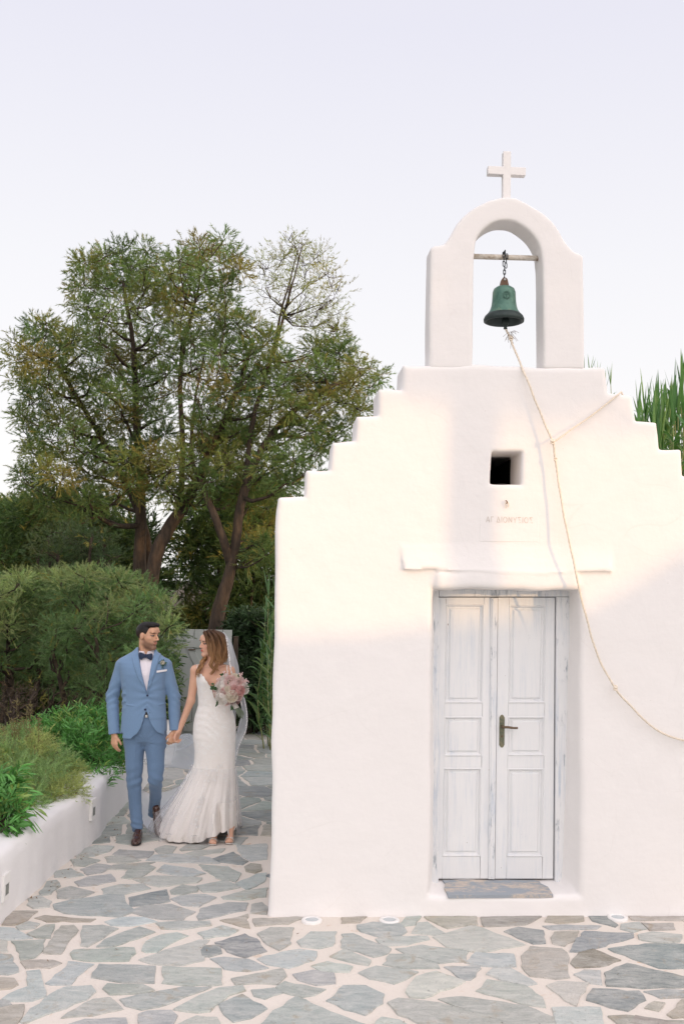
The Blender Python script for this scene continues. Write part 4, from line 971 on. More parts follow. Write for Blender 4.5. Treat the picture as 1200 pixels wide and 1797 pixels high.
# darker trees further back that close the view between the trunks
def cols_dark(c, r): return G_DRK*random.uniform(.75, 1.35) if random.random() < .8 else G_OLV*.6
def bush(name, label, poly, depth, dj, rpx, dens, cols, grp=None, cat='bush', stems=5, ground=0.0, n_try=1500, sq=.6, **kw):
    cl = poly_clumps(poly, depth, dj, rpx, n_try, sq)
    cx = float(np.mean([c[0] for c, r in cl])); cy = float(np.mean([c[1] for c, r in cl])); zlow = min(c[2]-r for c, r in cl)
    base = (cx, cy, ground); tr = []
    for k in range(stems):
        t_ = cl[int(len(cl)*(k+.5)/stems)][0]; x0 = cx+(t_[0]-cx)*.45+random.uniform(-.1, .1)
        tr.append([((x0, cy+random.uniform(-.2, .2), ground-.05), .05), (((x0+t_[0])/2, (cy+t_[1])/2, (ground+t_[2])/2), .035), (tuple(t_), .015)])
    return tamarisk(name, label, tr, cl, base, dens, cols, grp, cat=cat, crown='foliage', **kw)
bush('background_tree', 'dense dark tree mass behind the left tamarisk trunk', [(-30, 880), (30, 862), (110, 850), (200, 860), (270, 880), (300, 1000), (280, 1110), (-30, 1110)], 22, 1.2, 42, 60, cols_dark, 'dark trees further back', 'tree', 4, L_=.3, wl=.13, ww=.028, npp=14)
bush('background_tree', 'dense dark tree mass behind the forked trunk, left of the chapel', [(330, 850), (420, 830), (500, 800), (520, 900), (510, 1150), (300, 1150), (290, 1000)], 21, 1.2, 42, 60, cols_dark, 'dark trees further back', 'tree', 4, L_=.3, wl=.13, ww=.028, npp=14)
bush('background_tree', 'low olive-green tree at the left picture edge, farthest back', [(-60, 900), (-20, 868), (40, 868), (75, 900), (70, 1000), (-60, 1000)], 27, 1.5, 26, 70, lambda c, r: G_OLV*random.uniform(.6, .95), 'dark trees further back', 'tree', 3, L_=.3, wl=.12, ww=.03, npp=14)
# big rounded tamarisk bush behind the bed
def cols_bush(c, r): return (np.array((.155, .245, .105)) if random.random() < .7 else np.array((.25, .31, .14)))*random.uniform(.75, 1.35)
bush('tamarisk_bush', 'large rounded green tamarisk bush left of the gate behind the groom', [(95, 1005), (150, 985), (240, 998), (295, 1035), (328, 1090), (318, 1180), (290, 1250), (200, 1262), (110, 1255), (70, 1150), (75, 1050)], 11.6, .8, 26, 250, cols_bush, None, 'bush', 6, .1, 2500, .55, L_=.13, wl=.038, ww=.0050, npp=34, up=.5, twigs=1)
bush('tamarisk_bush', 'large green tamarisk bush filling the left picture edge behind the flower bed', [(-60, 1000), (10, 1010), (60, 985), (120, 1000), (110, 1100), (90, 1200), (20, 1190), (-60, 1200)], 12.4, .8, 26, 230, cols_bush, None, 'bush', 6, .1, 2500, .55, L_=.13, wl=.038, ww=.0050, npp=34, up=.5, twigs=1)
bush('tamarisk_bush', 'dark tamarisk bush rising between the rounded bushes and the trunks', [(50, 960), (100, 915), (180, 925), (215, 965), (220, 1010), (50, 1020)], 13.4, .6, 24, 110, lambda c, r: np.array((.065, .10, .045))*random.uniform(.8, 1.2), None, 'bush', 5, .0, 1200, .6, L_=.16, wl=.07, ww=.010, npp=18, up=.6)
bush('dry_shrub', 'dry brownish shrub in the shade beneath the big bush at the left', [(-40, 1215), (40, 1190), (100, 1195), (180, 1220), (170, 1275), (-40, 1290)], 10.6, .5, 20, 26, lambda c, r: np.array((.11, .085, .055))*random.uniform(.6, 1.1), None, 'bush', 6, .2, 900, .6, L_=.16, wl=.07, ww=.006, npp=14, up=.8)

# leafy shrubs: shoots carrying whorls of lance-shaped leaves
def leafy(name, label, clumps, base, shoots, nl, L_, wd, colf, grp=None, cat='shrub', mat='gloss_leaf', up=.8, stem_r=.005, curl=.25):
    b = np.array(base); root = empty(name, base, 0, label, cat, grp); parts = []; st = MB()
    for c, r in clumps:
        n = int(shoots*(r/.2)**2); P, d = fill_clump(c-b, r, n, .8); D = d*.8+np.array([0, 0, up])+.25*rng.normal(size=d.shape); D /= np.linalg.norm(D, axis=1, keepdims=True)
        t = np.linspace(0, 1, nl)[None, :]; SL = .16*rng.uniform(.7, 1.2, (n, 1))
        Q = (P[:, None]+D[:, None]*(t*SL)[..., None]).reshape(-1, 3)
        dd = np.repeat(D, nl, axis=0); pr = perp(dd); ld = pr*.75+dd*rng.uniform(.45, 1.1, (len(dd), 1)); ld /= np.linalg.norm(ld, axis=1, keepdims=True)
        col = np.repeat(np.array([colf() for _ in range(n)]), nl, axis=0)*np.tile(np.linspace(.85, 1.2, nl), n)[:, None]
        parts.append(lance(Q, ld, L_, wd, col, curl=curl))
        for k in range(0, n, 3):
            st.tube([P[k]-D[k]*r*.5, P[k], P[k]+D[k]*.12], [stem_r, stem_r*.8, stem_r*.4], 4)
    for c, r in clumps[::2]:
        st.tube(spline([(c[0]*.6+b[0]*.4-b[0], (c[1]*.6+b[1]*.4)-b[1], 0), ((c-b)*.7), (c-b)], 4), [.014]*9, 5)
    V, F, C = joinparts(parts); mk('leaves', V, F, MAT[mat], root, smooth=False, col=C)
    st.build('stems', MAT['bark'], root, smooth=True); return root
def clumps_at(L_, dj=.12, sh=0): return [(A_(x, y, Y+sh+random.uniform(-dj, dj)), r*(Y+sh)/FPX) for x, y, Y, r in L_]
cg = lambda: np.array((.095, .25, .065))*random.uniform(.75, 1.35) if random.random() < .85 else np.array((.22, .32, .09))
L1 = [(150, 1275, 9.6, 22), (185, 1285, 9.8, 22), (120, 1280, 9.4, 20), (90, 1290, 9.2, 18), (205, 1300, 9.9, 18), (160, 1310, 9.2, 24), (190, 1320, 9.4, 20), (135, 1310, 8.9, 22), (165, 1335, 8.9, 20), (150, 1345, 8.7, 16), (195, 1300, 9.6, 18), (205, 1320, 9.7, 13), (110, 1300, 9.0, 18), (220, 1290, 10.4, 16), (60, 1295, 9.3, 16), (170, 1272, 9.8, 18)]
L1 += [(205, 1338, 9.1, 16), (188, 1358, 8.8, 16), (172, 1376, 8.5, 15), (155, 1368, 8.6, 16), (214, 1322, 9.5, 13), (135, 1335, 8.8, 18)]
c1_ = clumps_at(L1, .12, .6); leafy('leafy_shrub', 'dense bright green shrub with narrow leaves on the wall, right beside the groom', c1_, (float(c1_[5][0][0]), float(c1_[5][0][1]), .33), 150, 12, .085, .0125, cg, 'narrow-leaved shrubs in the bed', up=1.1, curl=.15)
L2_ = [(-10, 1400, 6.3, 34), (10, 1385, 6.5, 24), (12, 1420, 6.2, 24), (-5, 1440, 6.0, 30), (15, 1450, 6.05, 14), (-40, 1420, 6.2, 34), (0, 1465, 5.95, 14)]
c2_ = clumps_at(L2_, .06, .95); leafy('leafy_shrub', 'bright green narrow-leaved shrub spilling over the wall at the left picture edge', c2_, (float(c2_[3][0][0]), float(c2_[3][0][1]), .33), 70, 11, .105, .020, cg, 'narrow-leaved shrubs in the bed')
# feathery grey-green shrub between them
fe = [(20, 1330, 7.9, 30), (60, 1325, 8.0, 28), (95, 1340, 8.1, 26), (120, 1360, 8.1, 24), (40, 1360, 7.6, 30), (80, 1370, 7.7, 30), (110, 1385, 7.7, 24), (60, 1395, 7.3, 24), (95, 1400, 7.4, 20), (20, 1300, 8.2, 24), (50, 1300, 8.4, 20), (-15, 1340, 7.8, 30), (5, 1370, 7.5, 26), (130, 1385, 7.9, 14), (35, 1390, 7.3, 20), (75, 1310, 8.3, 20), (-20, 1305, 8.2, 22), (125, 1400, 7.65, 10)]
fe += [(60, 1418, 7.15, 18), (95, 1415, 7.3, 14), (135, 1398, 7.7, 12), (30, 1415, 7.1, 18), (118, 1345, 8.2, 20)]
cf = clumps_at(fe, .12, .6); bf_ = np.array((float(cf[5][0][0]), float(cf[5][0][1]), .33)); root = empty('feathery_shrub', tuple(bf_), 0, 'soft feathery grey-green shrub spilling over the planter wall, between the two leafy shrubs', 'shrub')
parts = []
for c, r in cf:
    n = int(250*(r/.12)**2*.8); P, d = fill_clump(c-bf_, r*1.05, n, .85); D = d*.8+np.array([.1, -.1, .55])+.3*rng.normal(size=d.shape); D /= np.linalg.norm(D, axis=1, keepdims=True)
    base_c = np.array((.29, .42, .19)) if random.random() < .75 else np.array((.40, .45, .18))
    parts.append(sprays(P, D, 22, .11, .030, .0032, np.clip(base_c[None]*(1+.18*rng.normal(size=(n, 1))), .02, 1), droop=.25, spread=.7))
V, F, C = joinparts(parts); mk('foliage', V, F, MAT['leaf'], root, smooth=False, col=C)
st = MB(); 
for c, r in cf:
    st.tube(spline([((c[0]-bf_[0])*.1, (c[1]-bf_[1])*.1, -.02), ((c-bf_)*.8), c-bf_+np.array([0, 0, r*.6])], 5), np.linspace(.010, .003, 11), 5)
for k in range(16):
    c, r = random.choice(cf); d = rng.normal(size=3); d /= np.linalg.norm(d); e = c-bf_+d*r*.95; st.tube(spline([c-bf_, c-bf_+d*r*.5+np.array([0, 0, .02]), e], 3), np.linspace(.004, .0018, 7), 4)
st.build('stems', simple('orange-brown twig', (.22, .12, .05), .8, 30), root, smooth=True)
# wispy seed stalks above it
wr = empty('wispy_grass', tuple(bf_+np.array([-.1, .4, 0])), 0, 'thin wispy stalks with tiny seeds standing above the feathery shrub', 'grass plant'); st = MB(); parts = []
for (x, y) in ((14, 1250), (30, 1232), (56, 1238), (42, 1262), (5, 1275), (68, 1262), (48, 1215 + 25), (22, 1262)):
    a = A_(x+random.uniform(-6, 6), 1320, 8.5)-bf_-np.array([-.1, .4, 0]); e = A_(x, y, 8.5)-bf_-np.array([-.1, .4, 0]); m_ = (a+e)/2+rng.normal(size=3)*.02
    P = spline([a, m_, e], 8); st.tube(P, np.linspace(.003, .0012, len(P)), 4)
    n = 50; i = rng.integers(5, len(P), n); parts.append(sprays(P[i], rand_dirs(n, .8), 3, .03, .022, .005, np.tile(np.array((.24, .20, .10)), (n, 1))))
V, F, C = joinparts(parts); mk('seeds', V, F, MAT['leaf'], wr, smooth=False, col=C); st.build('stalks', simple('dry stalk', (.22, .18, .09), .8), wr, smooth=True)

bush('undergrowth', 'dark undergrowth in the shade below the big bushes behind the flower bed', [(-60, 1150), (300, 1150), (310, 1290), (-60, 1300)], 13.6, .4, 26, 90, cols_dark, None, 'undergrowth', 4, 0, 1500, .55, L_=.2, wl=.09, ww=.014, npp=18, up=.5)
# giant reeds
def reeds(name, label, stalks, lens, wid, col, base, grp=None, nleaf=14):
    b = np.array(base); root = empty(name, base, 0, label, 'reed', grp); st = MB(); V, F, C = [], [], []
    def blade(p, d, l, w, c, droop):
        m = 7; t = np.linspace(0, 1, m); s = np.cross(d, [0, 0, 1.]); s /= np.linalg.norm(s)+1e-6; s = s+rng.normal(size=3)*.25; s /= np.linalg.norm(s)
        up = np.cross(s, d); n0 = len(V)*0+sum(len(v) for v in V)
        ctr = p+np.outer(t*l, d)+np.outer(t**2.2*l*droop, [0, 0, -1]); ww_ = w*np.array([.5, .95, 1, .9, .7, .4, .02])
        row = np.stack([ctr-s*ww_[:, None]/2+up*ww_[:, None]*.15, ctr, ctr+s*ww_[:, None]/2+up*ww_[:, None]*.15], 1).reshape(-1, 3)
        V.append(row); C.append(np.tile(c, (len(row), 1)))
        for i in range(m-1):
            for j in (0, 1): F.append([n0+i*3+j, n0+i*3+j+1, n0+(i+1)*3+j+1, n0+(i+1)*3+j])
    for (a, e) in stalks:
        a = np.array(a)-b; e = np.array(e)-b; L_ = np.linalg.norm(e-a); mid = (a+e)/2+rng.normal(size=3)*.03*L_; P = spline([a, mid, e], 12)
        st.tube(P, np.linspace(.010, .004, len(P)), 6); ax = (e-a)/L_; ang = rng.random()*6.28
        for k in range(nleaf):
            t = .12+.86*k/(nleaf-1); p = P[int(t*(len(P)-1))]; ang += math.pi+rng.normal()*.35
            o_ = np.array([math.cos(ang), math.sin(ang), 0]); d = ax*rng.uniform(.7, 1.3)+o_*rng.uniform(.5, 1.0); d /= np.linalg.norm(d)
            blade(p, d, lens*rng.uniform(.6, 1.15)*(1-.35*abs(t-.6)), wid*rng.uniform(.6, 1.15), col()*rng.uniform(.8, 1.2), rng.uniform(.15, .75))
        for k in range(3): blade(P[-1], ax+rng.normal(size=3)*.12, lens*.8, wid*.6, col(), .05)
    st.build('stalks', simple('reed stalk', (.22, .24, .09), .6), root, smooth=True)
    mk('leaves', np.concatenate(V), F, MAT['gloss_leaf'], root, smooth=True, col=np.concatenate(C)); return root
cr_ = lambda: np.array((.075, .155, .055)) if random.random() < .75 else np.array((.15, .23, .08))
S = []
for k in range(10):
    x = random.uniform(460, 494); Y = 12.9+random.uniform(-.5, .5); a = A_(x+random.uniform(-5, 5), 1310, Y); a[2] = 0; S.append((a, A_(x+random.uniform(-8, 6), random.uniform(1010, 1160) if x > 462 else random.uniform(1130, 1240), Y)))
reeds('giant_reed', 'clump of tall green reeds growing at the left rear corner of the chapel', S, .40, .042, cr_, (float(S[0][0][0]), 12.9, 0), 'reeds round the chapel', 30)
S = []
for k in range(60):
    x = random.uniform(1122, 1250); Y = random.uniform(8.2, 9.6); a = A_(x+random.uniform(-10, 10), 1300, Y); a[2] = 0
    S.append((a, A_(x+random.uniform(-15, 15), (random.uniform(690, 790) if x > 1172 else random.uniform(730, 800)) if k > 3 else 672+9*k, Y)))
cr2 = lambda: np.array((.085, .20, .060)) if random.random() < .7 else np.array((.14, .26, .08))
reeds('giant_reed', 'tall green reeds standing up behind the right-hand steps of the chapel gable', S, .50, .048, cr2, (float(S[0][0][0]), 9.0, 0), 'reeds round the chapel', 26)
S = []
for (x, y) in ((1048, 636), (1062, 645), (1075, 668), (1085, 655), (1038, 650), (1070, 700)):
    Y = 11.6; a = A_(x-8, 1300, Y); a[2] = 0; S.append((a, A_(x-14, y+22, Y)))
reeds('giant_reed', 'few thin reed tips just showing above the topmost right step of the gable', S, .34, .020, cr2, (float(S[0][0][0]), 11.6, 0), 'reeds round the chapel', 16)
# dark leafy hedge beside the gate and behind the reeds
hd_ = []
for k in range(62):
    x = random.uniform(408, 492); y = random.uniform(1090, 1275); hd_.append((x, y, 14.6+random.uniform(-.35, .35), 17))
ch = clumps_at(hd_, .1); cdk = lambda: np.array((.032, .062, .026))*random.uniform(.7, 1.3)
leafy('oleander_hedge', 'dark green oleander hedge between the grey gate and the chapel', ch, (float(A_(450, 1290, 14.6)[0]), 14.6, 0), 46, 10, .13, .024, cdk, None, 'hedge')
hd2 = [(random.uniform(190, 296), random.uniform(1170, 1300), 12.9+random.uniform(-.3, .3), 18) for k in range(46)]
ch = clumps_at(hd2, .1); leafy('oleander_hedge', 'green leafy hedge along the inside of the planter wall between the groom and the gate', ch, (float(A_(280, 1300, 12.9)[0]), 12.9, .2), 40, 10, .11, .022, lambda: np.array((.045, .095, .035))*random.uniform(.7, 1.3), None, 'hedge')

# ================================================================== GATE
GY = 13.8
def gp(px, py): p = at(px, py, GY); return p.x, p.z
ga = gnd(325, 1293); 
m, t, b, o_ = M_('grey-green gate paint'); co = coords(t, (1, 1, .2)); L(t, mix(t, noise(t, co, 8, 4), (.33, .36, .34), (.42, .44, .42)), b.inputs['Base Color']); b.inputs['Roughness'].default_value = .6; MAT['gate'] = m
g0x, g0z = gp(325, 1104); g1x, g1z = gp(408, 1106); gzb = gp(325, 1291)[1]
gate = empty('wooden_gate', ((g0x+g1x)/2, GY, 0), 0, 'pale grey-green board gate with ledge and diagonal brace behind the bride', 'gate'); gc_ = (g0x+g1x)/2
W_ = g1x-g0x; nb = 5
for k in range(nb):
    xa = g0x+W_*k/nb+.004-gc_; xb = g0x+W_*(k+1)/nb-.004-gc_; MB().box((xa, -.012, max(gzb, .03)), (xb, .012, g0z), bev=.003).build('board', MAT['gate'], gate)
z1, z2 = gp(330, 1122)[1], gp(330, 1136)[1]
MB().box((g0x-gc_+.03, -.036, z2), (g1x-gc_-.01, -.0125, z1), bev=.003).build('ledge', MAT['gate'], gate)
zl = gp(330, 1275)[1]; MB().box((g0x-gc_+.03, -.036, zl-.06), (g1x-gc_-.01, -.0125, zl+.06), bev=.003).build('ledge', MAT['gate'], gate)
bx = MB().prism([(g0x-gc_+.035, z2-.01), (g0x-gc_+.13, z2-.01), (g1x-gc_-.03, zl+.07), (g1x-gc_-.13, zl+.07)], -.034, -.0128, bev=.003); bx.build('brace', MAT['gate'], gate)
MB().box((g0x-gc_+.06, -.05, z2-.035), (g0x-gc_+.16, -.0375, z2-.02)).build('bolt', MAT['lever'], gate)
px0 = gp(309, 1110)[0]; post = empty('board_fence', ((px0+g0x)/2, GY+.02, 0), 0, 'fixed grey-green board panel left of the gate, half hidden by the bush', 'fence panel')
hw_ = (g0x-.02-px0)/2; MB().box((-hw_-.35, -.02, .03), (-hw_+.11, .02, gp(315, 1112)[1]), bev=.004).build('board', MAT['gate'], post); MB().box((-hw_+.12, -.03, .0), (hw_, .03, gp(315, 1109)[1]), bev=.004).build('post', MAT['gate'], post)
gr_ = [(g1x+.06, GY+.05)]; pst = empty('gate_post', (g1x+.05, GY+.03, 0), 0, 'slim dark post at the right edge of the gate', 'post'); MB().box((-.03, -.03, 0), (.03, .03, g1z-.1), bev=.004).build('post', MAT['bark'], pst); MB().box((-.034, -.034, g1z-.1), (.034, .034, g1z-.085), bev=.003).build('post_cap', MAT['bark'], pst)

# ================================================================== UNSEEN SHADE CASTERS ADDED BEHIND THE CAMERA
# house, pole and tree added at the right rear, between low sun and yard
SD = Vector((SUN_DIR.x, SUN_DIR.y, 0)).normalized(); PD = Vector((-SD.y, SD.x, 0))     # along the sun's azimuth; across it
tanel = SUN_DIR.z/math.hypot(SUN_DIR.x, SUN_DIR.y)
def sun_pc(u, v, wd=0):
    """facade point -> (across, along, height)"""
    p = FM @ Vector((u, wd, v)); return p.dot(PD), p.dot(SD), v
def caster_top(px, py, dist):
    u, v = fac(px, py); a, s, z = sun_pc(u, v); return a, z+(dist-s)*tanel
DIST = 17.0
pr = [caster_top(*q, DIST) for q in ((474, 1115), (640, 1112), (760, 1095), (900, 1085), (1010, 1078), (1060, 1052), (1110, 1025), (1160, 990), (1200, 968), (1300, 900))]  # roofline shaped from the shade edge wanted on the facade
pr.sort(); a0_, a1_ = pr[0][0], pr[-1][0]
house = empty('added_shade_house', (SD*DIST+PD*((a0_+a1_)/2)), math.atan2(PD.y, PD.x), 'unseen white house added to cast the evening shade', 'house'); ac = (a0_+a1_)/2
poly = [(a0_-9-ac, -.2)]+[(a0_-9-ac, pr[0][1]+1.2), (a0_-1.5-ac, pr[0][1]+.6)]+[(a-ac, z) for a, z in pr]+[(a1_+4-ac, pr[-1][1]-.1), (a1_+4-ac, -.2)]
MB().prism(poly, -3, 0, bev=0).build('wall', MAT['plaster'], house)
MB().box((-1, .003, .1), (0, .05, 2.1), bev=.01).build('door', MAT['gate'], house)
# chimney of the added house, set clear of the chapel
ca, cz = caster_top(800, 640, DIST); cb, _ = caster_top(858, 640, DIST); cc1, c2a = min(ca, cb), max(ca, cb)

MB().box((-9, -2.4, 2.0), (-8.2, -1.8, 7.5), bev=.02).build('chimney', MAT['plaster'], house)
# unseen pole added nearer by to cast the narrow upright band of shade
PDIST = 6.5; ca, cz = caster_top(803, 500, PDIST); cb, _ = caster_top(855, 1000, PDIST); pm_ = SD*PDIST+PD*((ca+cb)/2)
pole = empty('added_shade_pole', (pm_.x, pm_.y, 0), 0, 'unseen wooden pole added to cast the upright band of shade', 'pole')
MB().tube([(0, 0, -.3), (0, 0, cz+.3)], [.125, .11], 16).build('pole', MAT['bark'], pole, smooth=True)
MB().box((-.5, -.05, cz-.3), (.5, .05, cz-.2), bev=.01).build('crossarm', MAT['bark'], pole)
# unseen tree added so that its crown shades the bell arch
ccl = []
for k in range(120):
    px = random.uniform(690, 1080); py = random.uniform(230, 640) if random.random() < .8 else random.uniform(600, 700); a, z = caster_top(px, py, 14.0)
    c = SD*(14.0+random.uniform(-.8, .8))+PD*(a+random.uniform(-.1, .1)); ccl.append((np.array((c.x, c.y, z)), random.uniform(.22, .38)))
cm_ = np.mean([c for c, r in ccl], axis=0); tb = (float(cm_[0]), float(cm_[1]), 0.0)
ta_, tzz = caster_top(1330, 560, 14.0); tq = SD*14.0+PD*ta_
tamarisk('added_shade_tree', 'unseen tall tamarisk added to shade the bell arch', [[((*tq.xy, -.1), .18), ((*tq.xy, 3.0), .14), ((*tq.xy, tzz), .11), ((tb[0]*.6+tq.x*.4, tb[1]*.6+tq.y*.4, float(cm_[2])-.2), .07), ((tb[0], tb[1], float(cm_[2])), .05)]], ccl, tb, 26, cols_main, twigs=2)
# ================================================================== PEOPLE
def fabric(name, c, rough=.8, var=.12, weave=True, sheen=.2, bmp=.0012):
    m, t, b, o = M_(name); co = coords(t); f = noise(t, co, 170, 2, .6); f2 = noise(t, co, 9, 4)
    c1 = mix(t, f, tuple(v*(1-var) for v in c), tuple(min(1, v*(1+var)) for v in c)); L(t, mix(t, f2, mix(t, 1, c1, (.95, .95, .95), 'MULTIPLY'), c1), b.inputs['Base Color'])
    b.inputs['Roughness'].default_value = rough; b.inputs['Specular IOR Level'].default_value = .2; b.inputs['Sheen Weight'].default_value = sheen
    if bmp: bump(t, b, f, .5, bmp)
    return m
def attrmat(name, rough=.5, sss=0, spec=.4, sheen=0):
    m, t, b, o = M_(name); a = N(t, 'ShaderNodeAttribute', attribute_name='Col'); L(t, a.outputs['Color'], b.inputs['Base Color'])
    b.inputs['Roughness'].default_value = rough; b.inputs['Specular IOR Level'].default_value = spec
    if sss: b.inputs['Subsurface Weight'].default_value = sss; b.inputs['Subsurface Radius'].default_value = (.02, .008, .004); b.inputs['Subsurface Scale'].default_value = .3
    return m
MAT['skin'] = attrmat('skin', .5, .12, .35); MAT['hair'] = attrmat('hair', .5, 0, .28)
MAT['suit'] = fabric('blue suit cloth', (.170, .272, .425)); MAT['trouser'] = fabric('blue trouser cloth', (.135, .215, .34))
MAT['shirt'] = fabric('pale pink-white shirt', (.80, .75, .79), .8, .02); MAT['navy'] = fabric('navy satin', (.022, .035, .075), .45, .2)
m, t, b, o_ = M_('brown leather'); b.inputs['Base Color'].default_value = (.055, .020, .012, 1); b.inputs['Roughness'].default_value = .22; b.inputs['Coat Weight'].default_value = .4; MAT['leather'] = m
MAT['black'] = simple('black leather', (.012, .011, .012), .4); MAT['silver'] = simple('silver', (.6, .6, .58), .3, metal=1)

def head_axes(yaw, pitch=0, roll=0):
    f = np.array([math.sin(yaw)*math.cos(pitch), -math.cos(yaw)*math.cos(pitch), math.sin(pitch)])
    u0_ = np.array([0, 0, 1.]); s = np.cross(f, u0_); s /= np.linalg.norm(s); u = np.cross(s, f)
    s2 = s*math.cos(roll)+u*math.sin(roll); u2 = -s*math.sin(roll)+u*math.cos(roll); return np.stack([s2, f, u2], 1)
def head(Fl, c, M, k=1.0, female=False):
    c = np.array(c, float); T = lambda p: c+M@(np.array(p)*k)
    e = lambda p, r, kk=.012, mode='add', MM=None: Fl.ell(T(p), np.array(r)*k, M if MM is None else MM, kk, mode)
    cn = lambda a, b_, ra, rb=None, kk=.012, mode='add': Fl.cone(T(a), T(b_), ra*k, (ra if rb is None else rb)*k, kk, None, mode)
    e((0, -.018, .030), (.074, .094, .080)); e((0, .020, -.028), (.058, .068, .080), .02)
    jw = .036 if female else .043
    for s in (-1, 1):
        cn((s*jw, -.006, -.056), (s*.012, .062, -.094), .019, .015, .02)
        e((s*.038, .048, -.014), (.022, .022, .020), .018); e((s*.075, -.010, -.004), (.008, .018, .030), .006)
        e((s*.033, .080, .036 if not female else .034), (.020, .010, .007), .012)
    cn((-.006, .068, -.097), (.006, .068, -.097), .016 if female else .019, None, .015)
    e((0, .066, .055), (.052, .030, .035), .02)
    for s in (-1, 1):
        e((s*.031, .094, .011), (.017, .013, .010), .010, 'sub'); e((s*.031, .0715, .011), (.0125, .0125, .0125), .004)
    nl = .103 if female else .108
    cn((0, .082, .022), (0, nl, -.022), .0065, .0095, .010)
    for s in (-1, 1): e((s*.010, nl-.012, -.027), (.008, .009, .007), .006)
    cn((-.015, .084, -.0505), (.015, .084, -.0505), .0055, None, .005); cn((0, .088, -.050), (0, .088, -.050), .0065, None, .006)
    cn((-.012, .083, -.0605), (.012, .083, -.0605), .0070, None, .005)
    e((0, .092, -.0555), (.016, .006, .0022), .002, 'sub')
def skin_colors(P, heads, base, lips, brow, stubble=None, blush=0):
    C = np.tile(np.array(base), (len(P), 1)); C = C*(1+.05*noise3(P[:, 0], P[:, 1], P[:, 2], 40, 3)[:, None])
    for c, M, k in heads:
        q = (P-np.array(c))@M/k; s, f, u = q.T; a = np.abs(s)
        def blend(mask, col): 
            mm = np.clip(mask, 0, 1)[:, None]; return C*(1-mm)+np.array(col)*mm
        front = f > .03
        if stubble is not None:
            mk_ = np.clip((-.030-u-.35*np.maximum(0, f-.03)*(a > .02)+.55*np.maximum(0, .035-f))/.022, 0, 1)*np.clip((f+.020)/.03, 0, 1)*np.clip((u+.122)/.02, 0, 1); mk_ = np.maximum(mk_, np.exp(-((u+.041)/.006)**2)*(f > .07)*(a < .028))
            C = blend(.72*mk_, stubble)
        if blush: C = blend(blush*np.exp(-((a-.042)**2+(u+.018)**2)/.0004)*front, (.62, .25, .19))
        C = blend(front*(f > .07)*np.clip(1.6-np.sqrt((s/.021)**2+((u+.0555)/.0115)**2)*1.25, 0, 1), lips)
        C = blend((f > .055)*np.clip((1.25-np.sqrt(((a-.033)/.020)**2+((u-.033-.10*np.clip(.035-a, 0, 1)*0)/.0052)**2))*1.6, 0, 1)*.9, brow)
        ey = np.sqrt(((a-.031)/.0155)**2+((u-.011)/.0075)**2)
        C = blend((f > .055)*np.clip((1.35-ey)*2, 0, 1)*.85, (.06, .035, .028))
        C = blend((f > .055)*np.clip((.85-ey)*3, 0, 1)*.6, (.42, .38, .36))
        C = blend((f > .055)*(np.sqrt(((a-.031)/.0065)**2+((u-.011)/.0065)**2) < 1), (.03, .018, .012))
    return np.clip(C, .005, 1)
def hand(Fl, W, d, a, n, curl=(.35, .5, .4), k=1.0, ks=.012, spread=.12, thumb=True, rf=.0085):
    """W wrist; d towards the fingers, a towards the thumb, n the way the palm faces"""
    W, d, a, n = (np.array(v, float) for v in (W, d, a, n)); d /= np.linalg.norm(d); a = a-d*(a@d); a /= np.linalg.norm(a); n2 = np.cross(d, a); n = n2 if n2@n > 0 else -n2
    lens = [.072, .080, .074, .058]
    for i in range(4):
        off = (.028-.0185*i)*k; K_ = W+d*(.088-.006*abs(i-1))*k+a*off
        Fl.cone(W+a*off*.55+d*.005, K_, .0155*k, .0125*k, ks); 
        dd = d*math.cos(0)+a*spread*(1.5-i)*.5; dd /= np.linalg.norm(dd); p = K_; ang = 0
        for j, fr_ in enumerate((.45, .30, .25)):
            ang += curl[j]*(1+.10*i); q = p+(dd*math.cos(ang)+n*math.sin(ang))*lens[i]*fr_*k
            Fl.cone(p, q, (rf-.0007*j)*k, (rf-.0007*(j+1))*k, .0025); p = q
    if thumb:
        p0 = W+d*.022*k+a*.024*k; p1 = p0+(a*.55+d*.75+n*.35)*.040*k; p2 = p1+(a*.15+d*.95+n*.45)*.036*k
        Fl.cone(W+d*.01, p0, .015*k, .0145*k, ks); Fl.cone(p0, p1, .014*k, .0105*k, .006); Fl.cone(p1, p2, .0105*k, .0085*k, .003)
def loftfn(rows, p=2.3):
    """rows (z, cx, cy, a, b) ascending z -> distance-like function"""
    rows = sorted(rows); Zr = np.array([r[0] for r in rows]); A = [np.array([r[i] for r in rows]) for i in range(1, 5)]
    def fn(X, Y, Z):
        cx, cy, a, b_ = (np.interp(Z.ravel(), Zr, q).reshape(Z.shape) for q in A)
        rho = (np.abs((X-cx)/a)**p+np.abs((Y-cy)/b_)**p)**(1/p); d = (rho-1)*np.minimum(a, b_)
        return np.maximum(d, np.maximum(Zr[0]-Z, Z-Zr[-1]))
    return fn
class Fig:
    def __init__(s, bx, Y): s.Y = Y; g = at(bx, 1480, Y); s.base = np.array([g.x, Y, 0.0])
    def p(s, px, py, dy=0): q = at(px, py, s.Y+dy); return np.array([q.x, q.y, q.z])-s.base
    def rows(s, R_, dd=0):
        out = []
        for r in R_:
            y, xl, xr, b_ = r[:4]; cy = r[4] if len(r) > 4 else 0
            l, q = s.p(xl, y, cy), s.p(xr, y, cy); out.append((float((l[2]+q[2])/2), float((l[0]+q[0])/2), cy, float((q[0]-l[0])/2+dd), b_+dd))
        return out
def poly_mask(fig, pts, dy=0):
    q = [fig.p(x, y, dy) for x, y in pts]; return [(v[0], v[2]) for v in q]

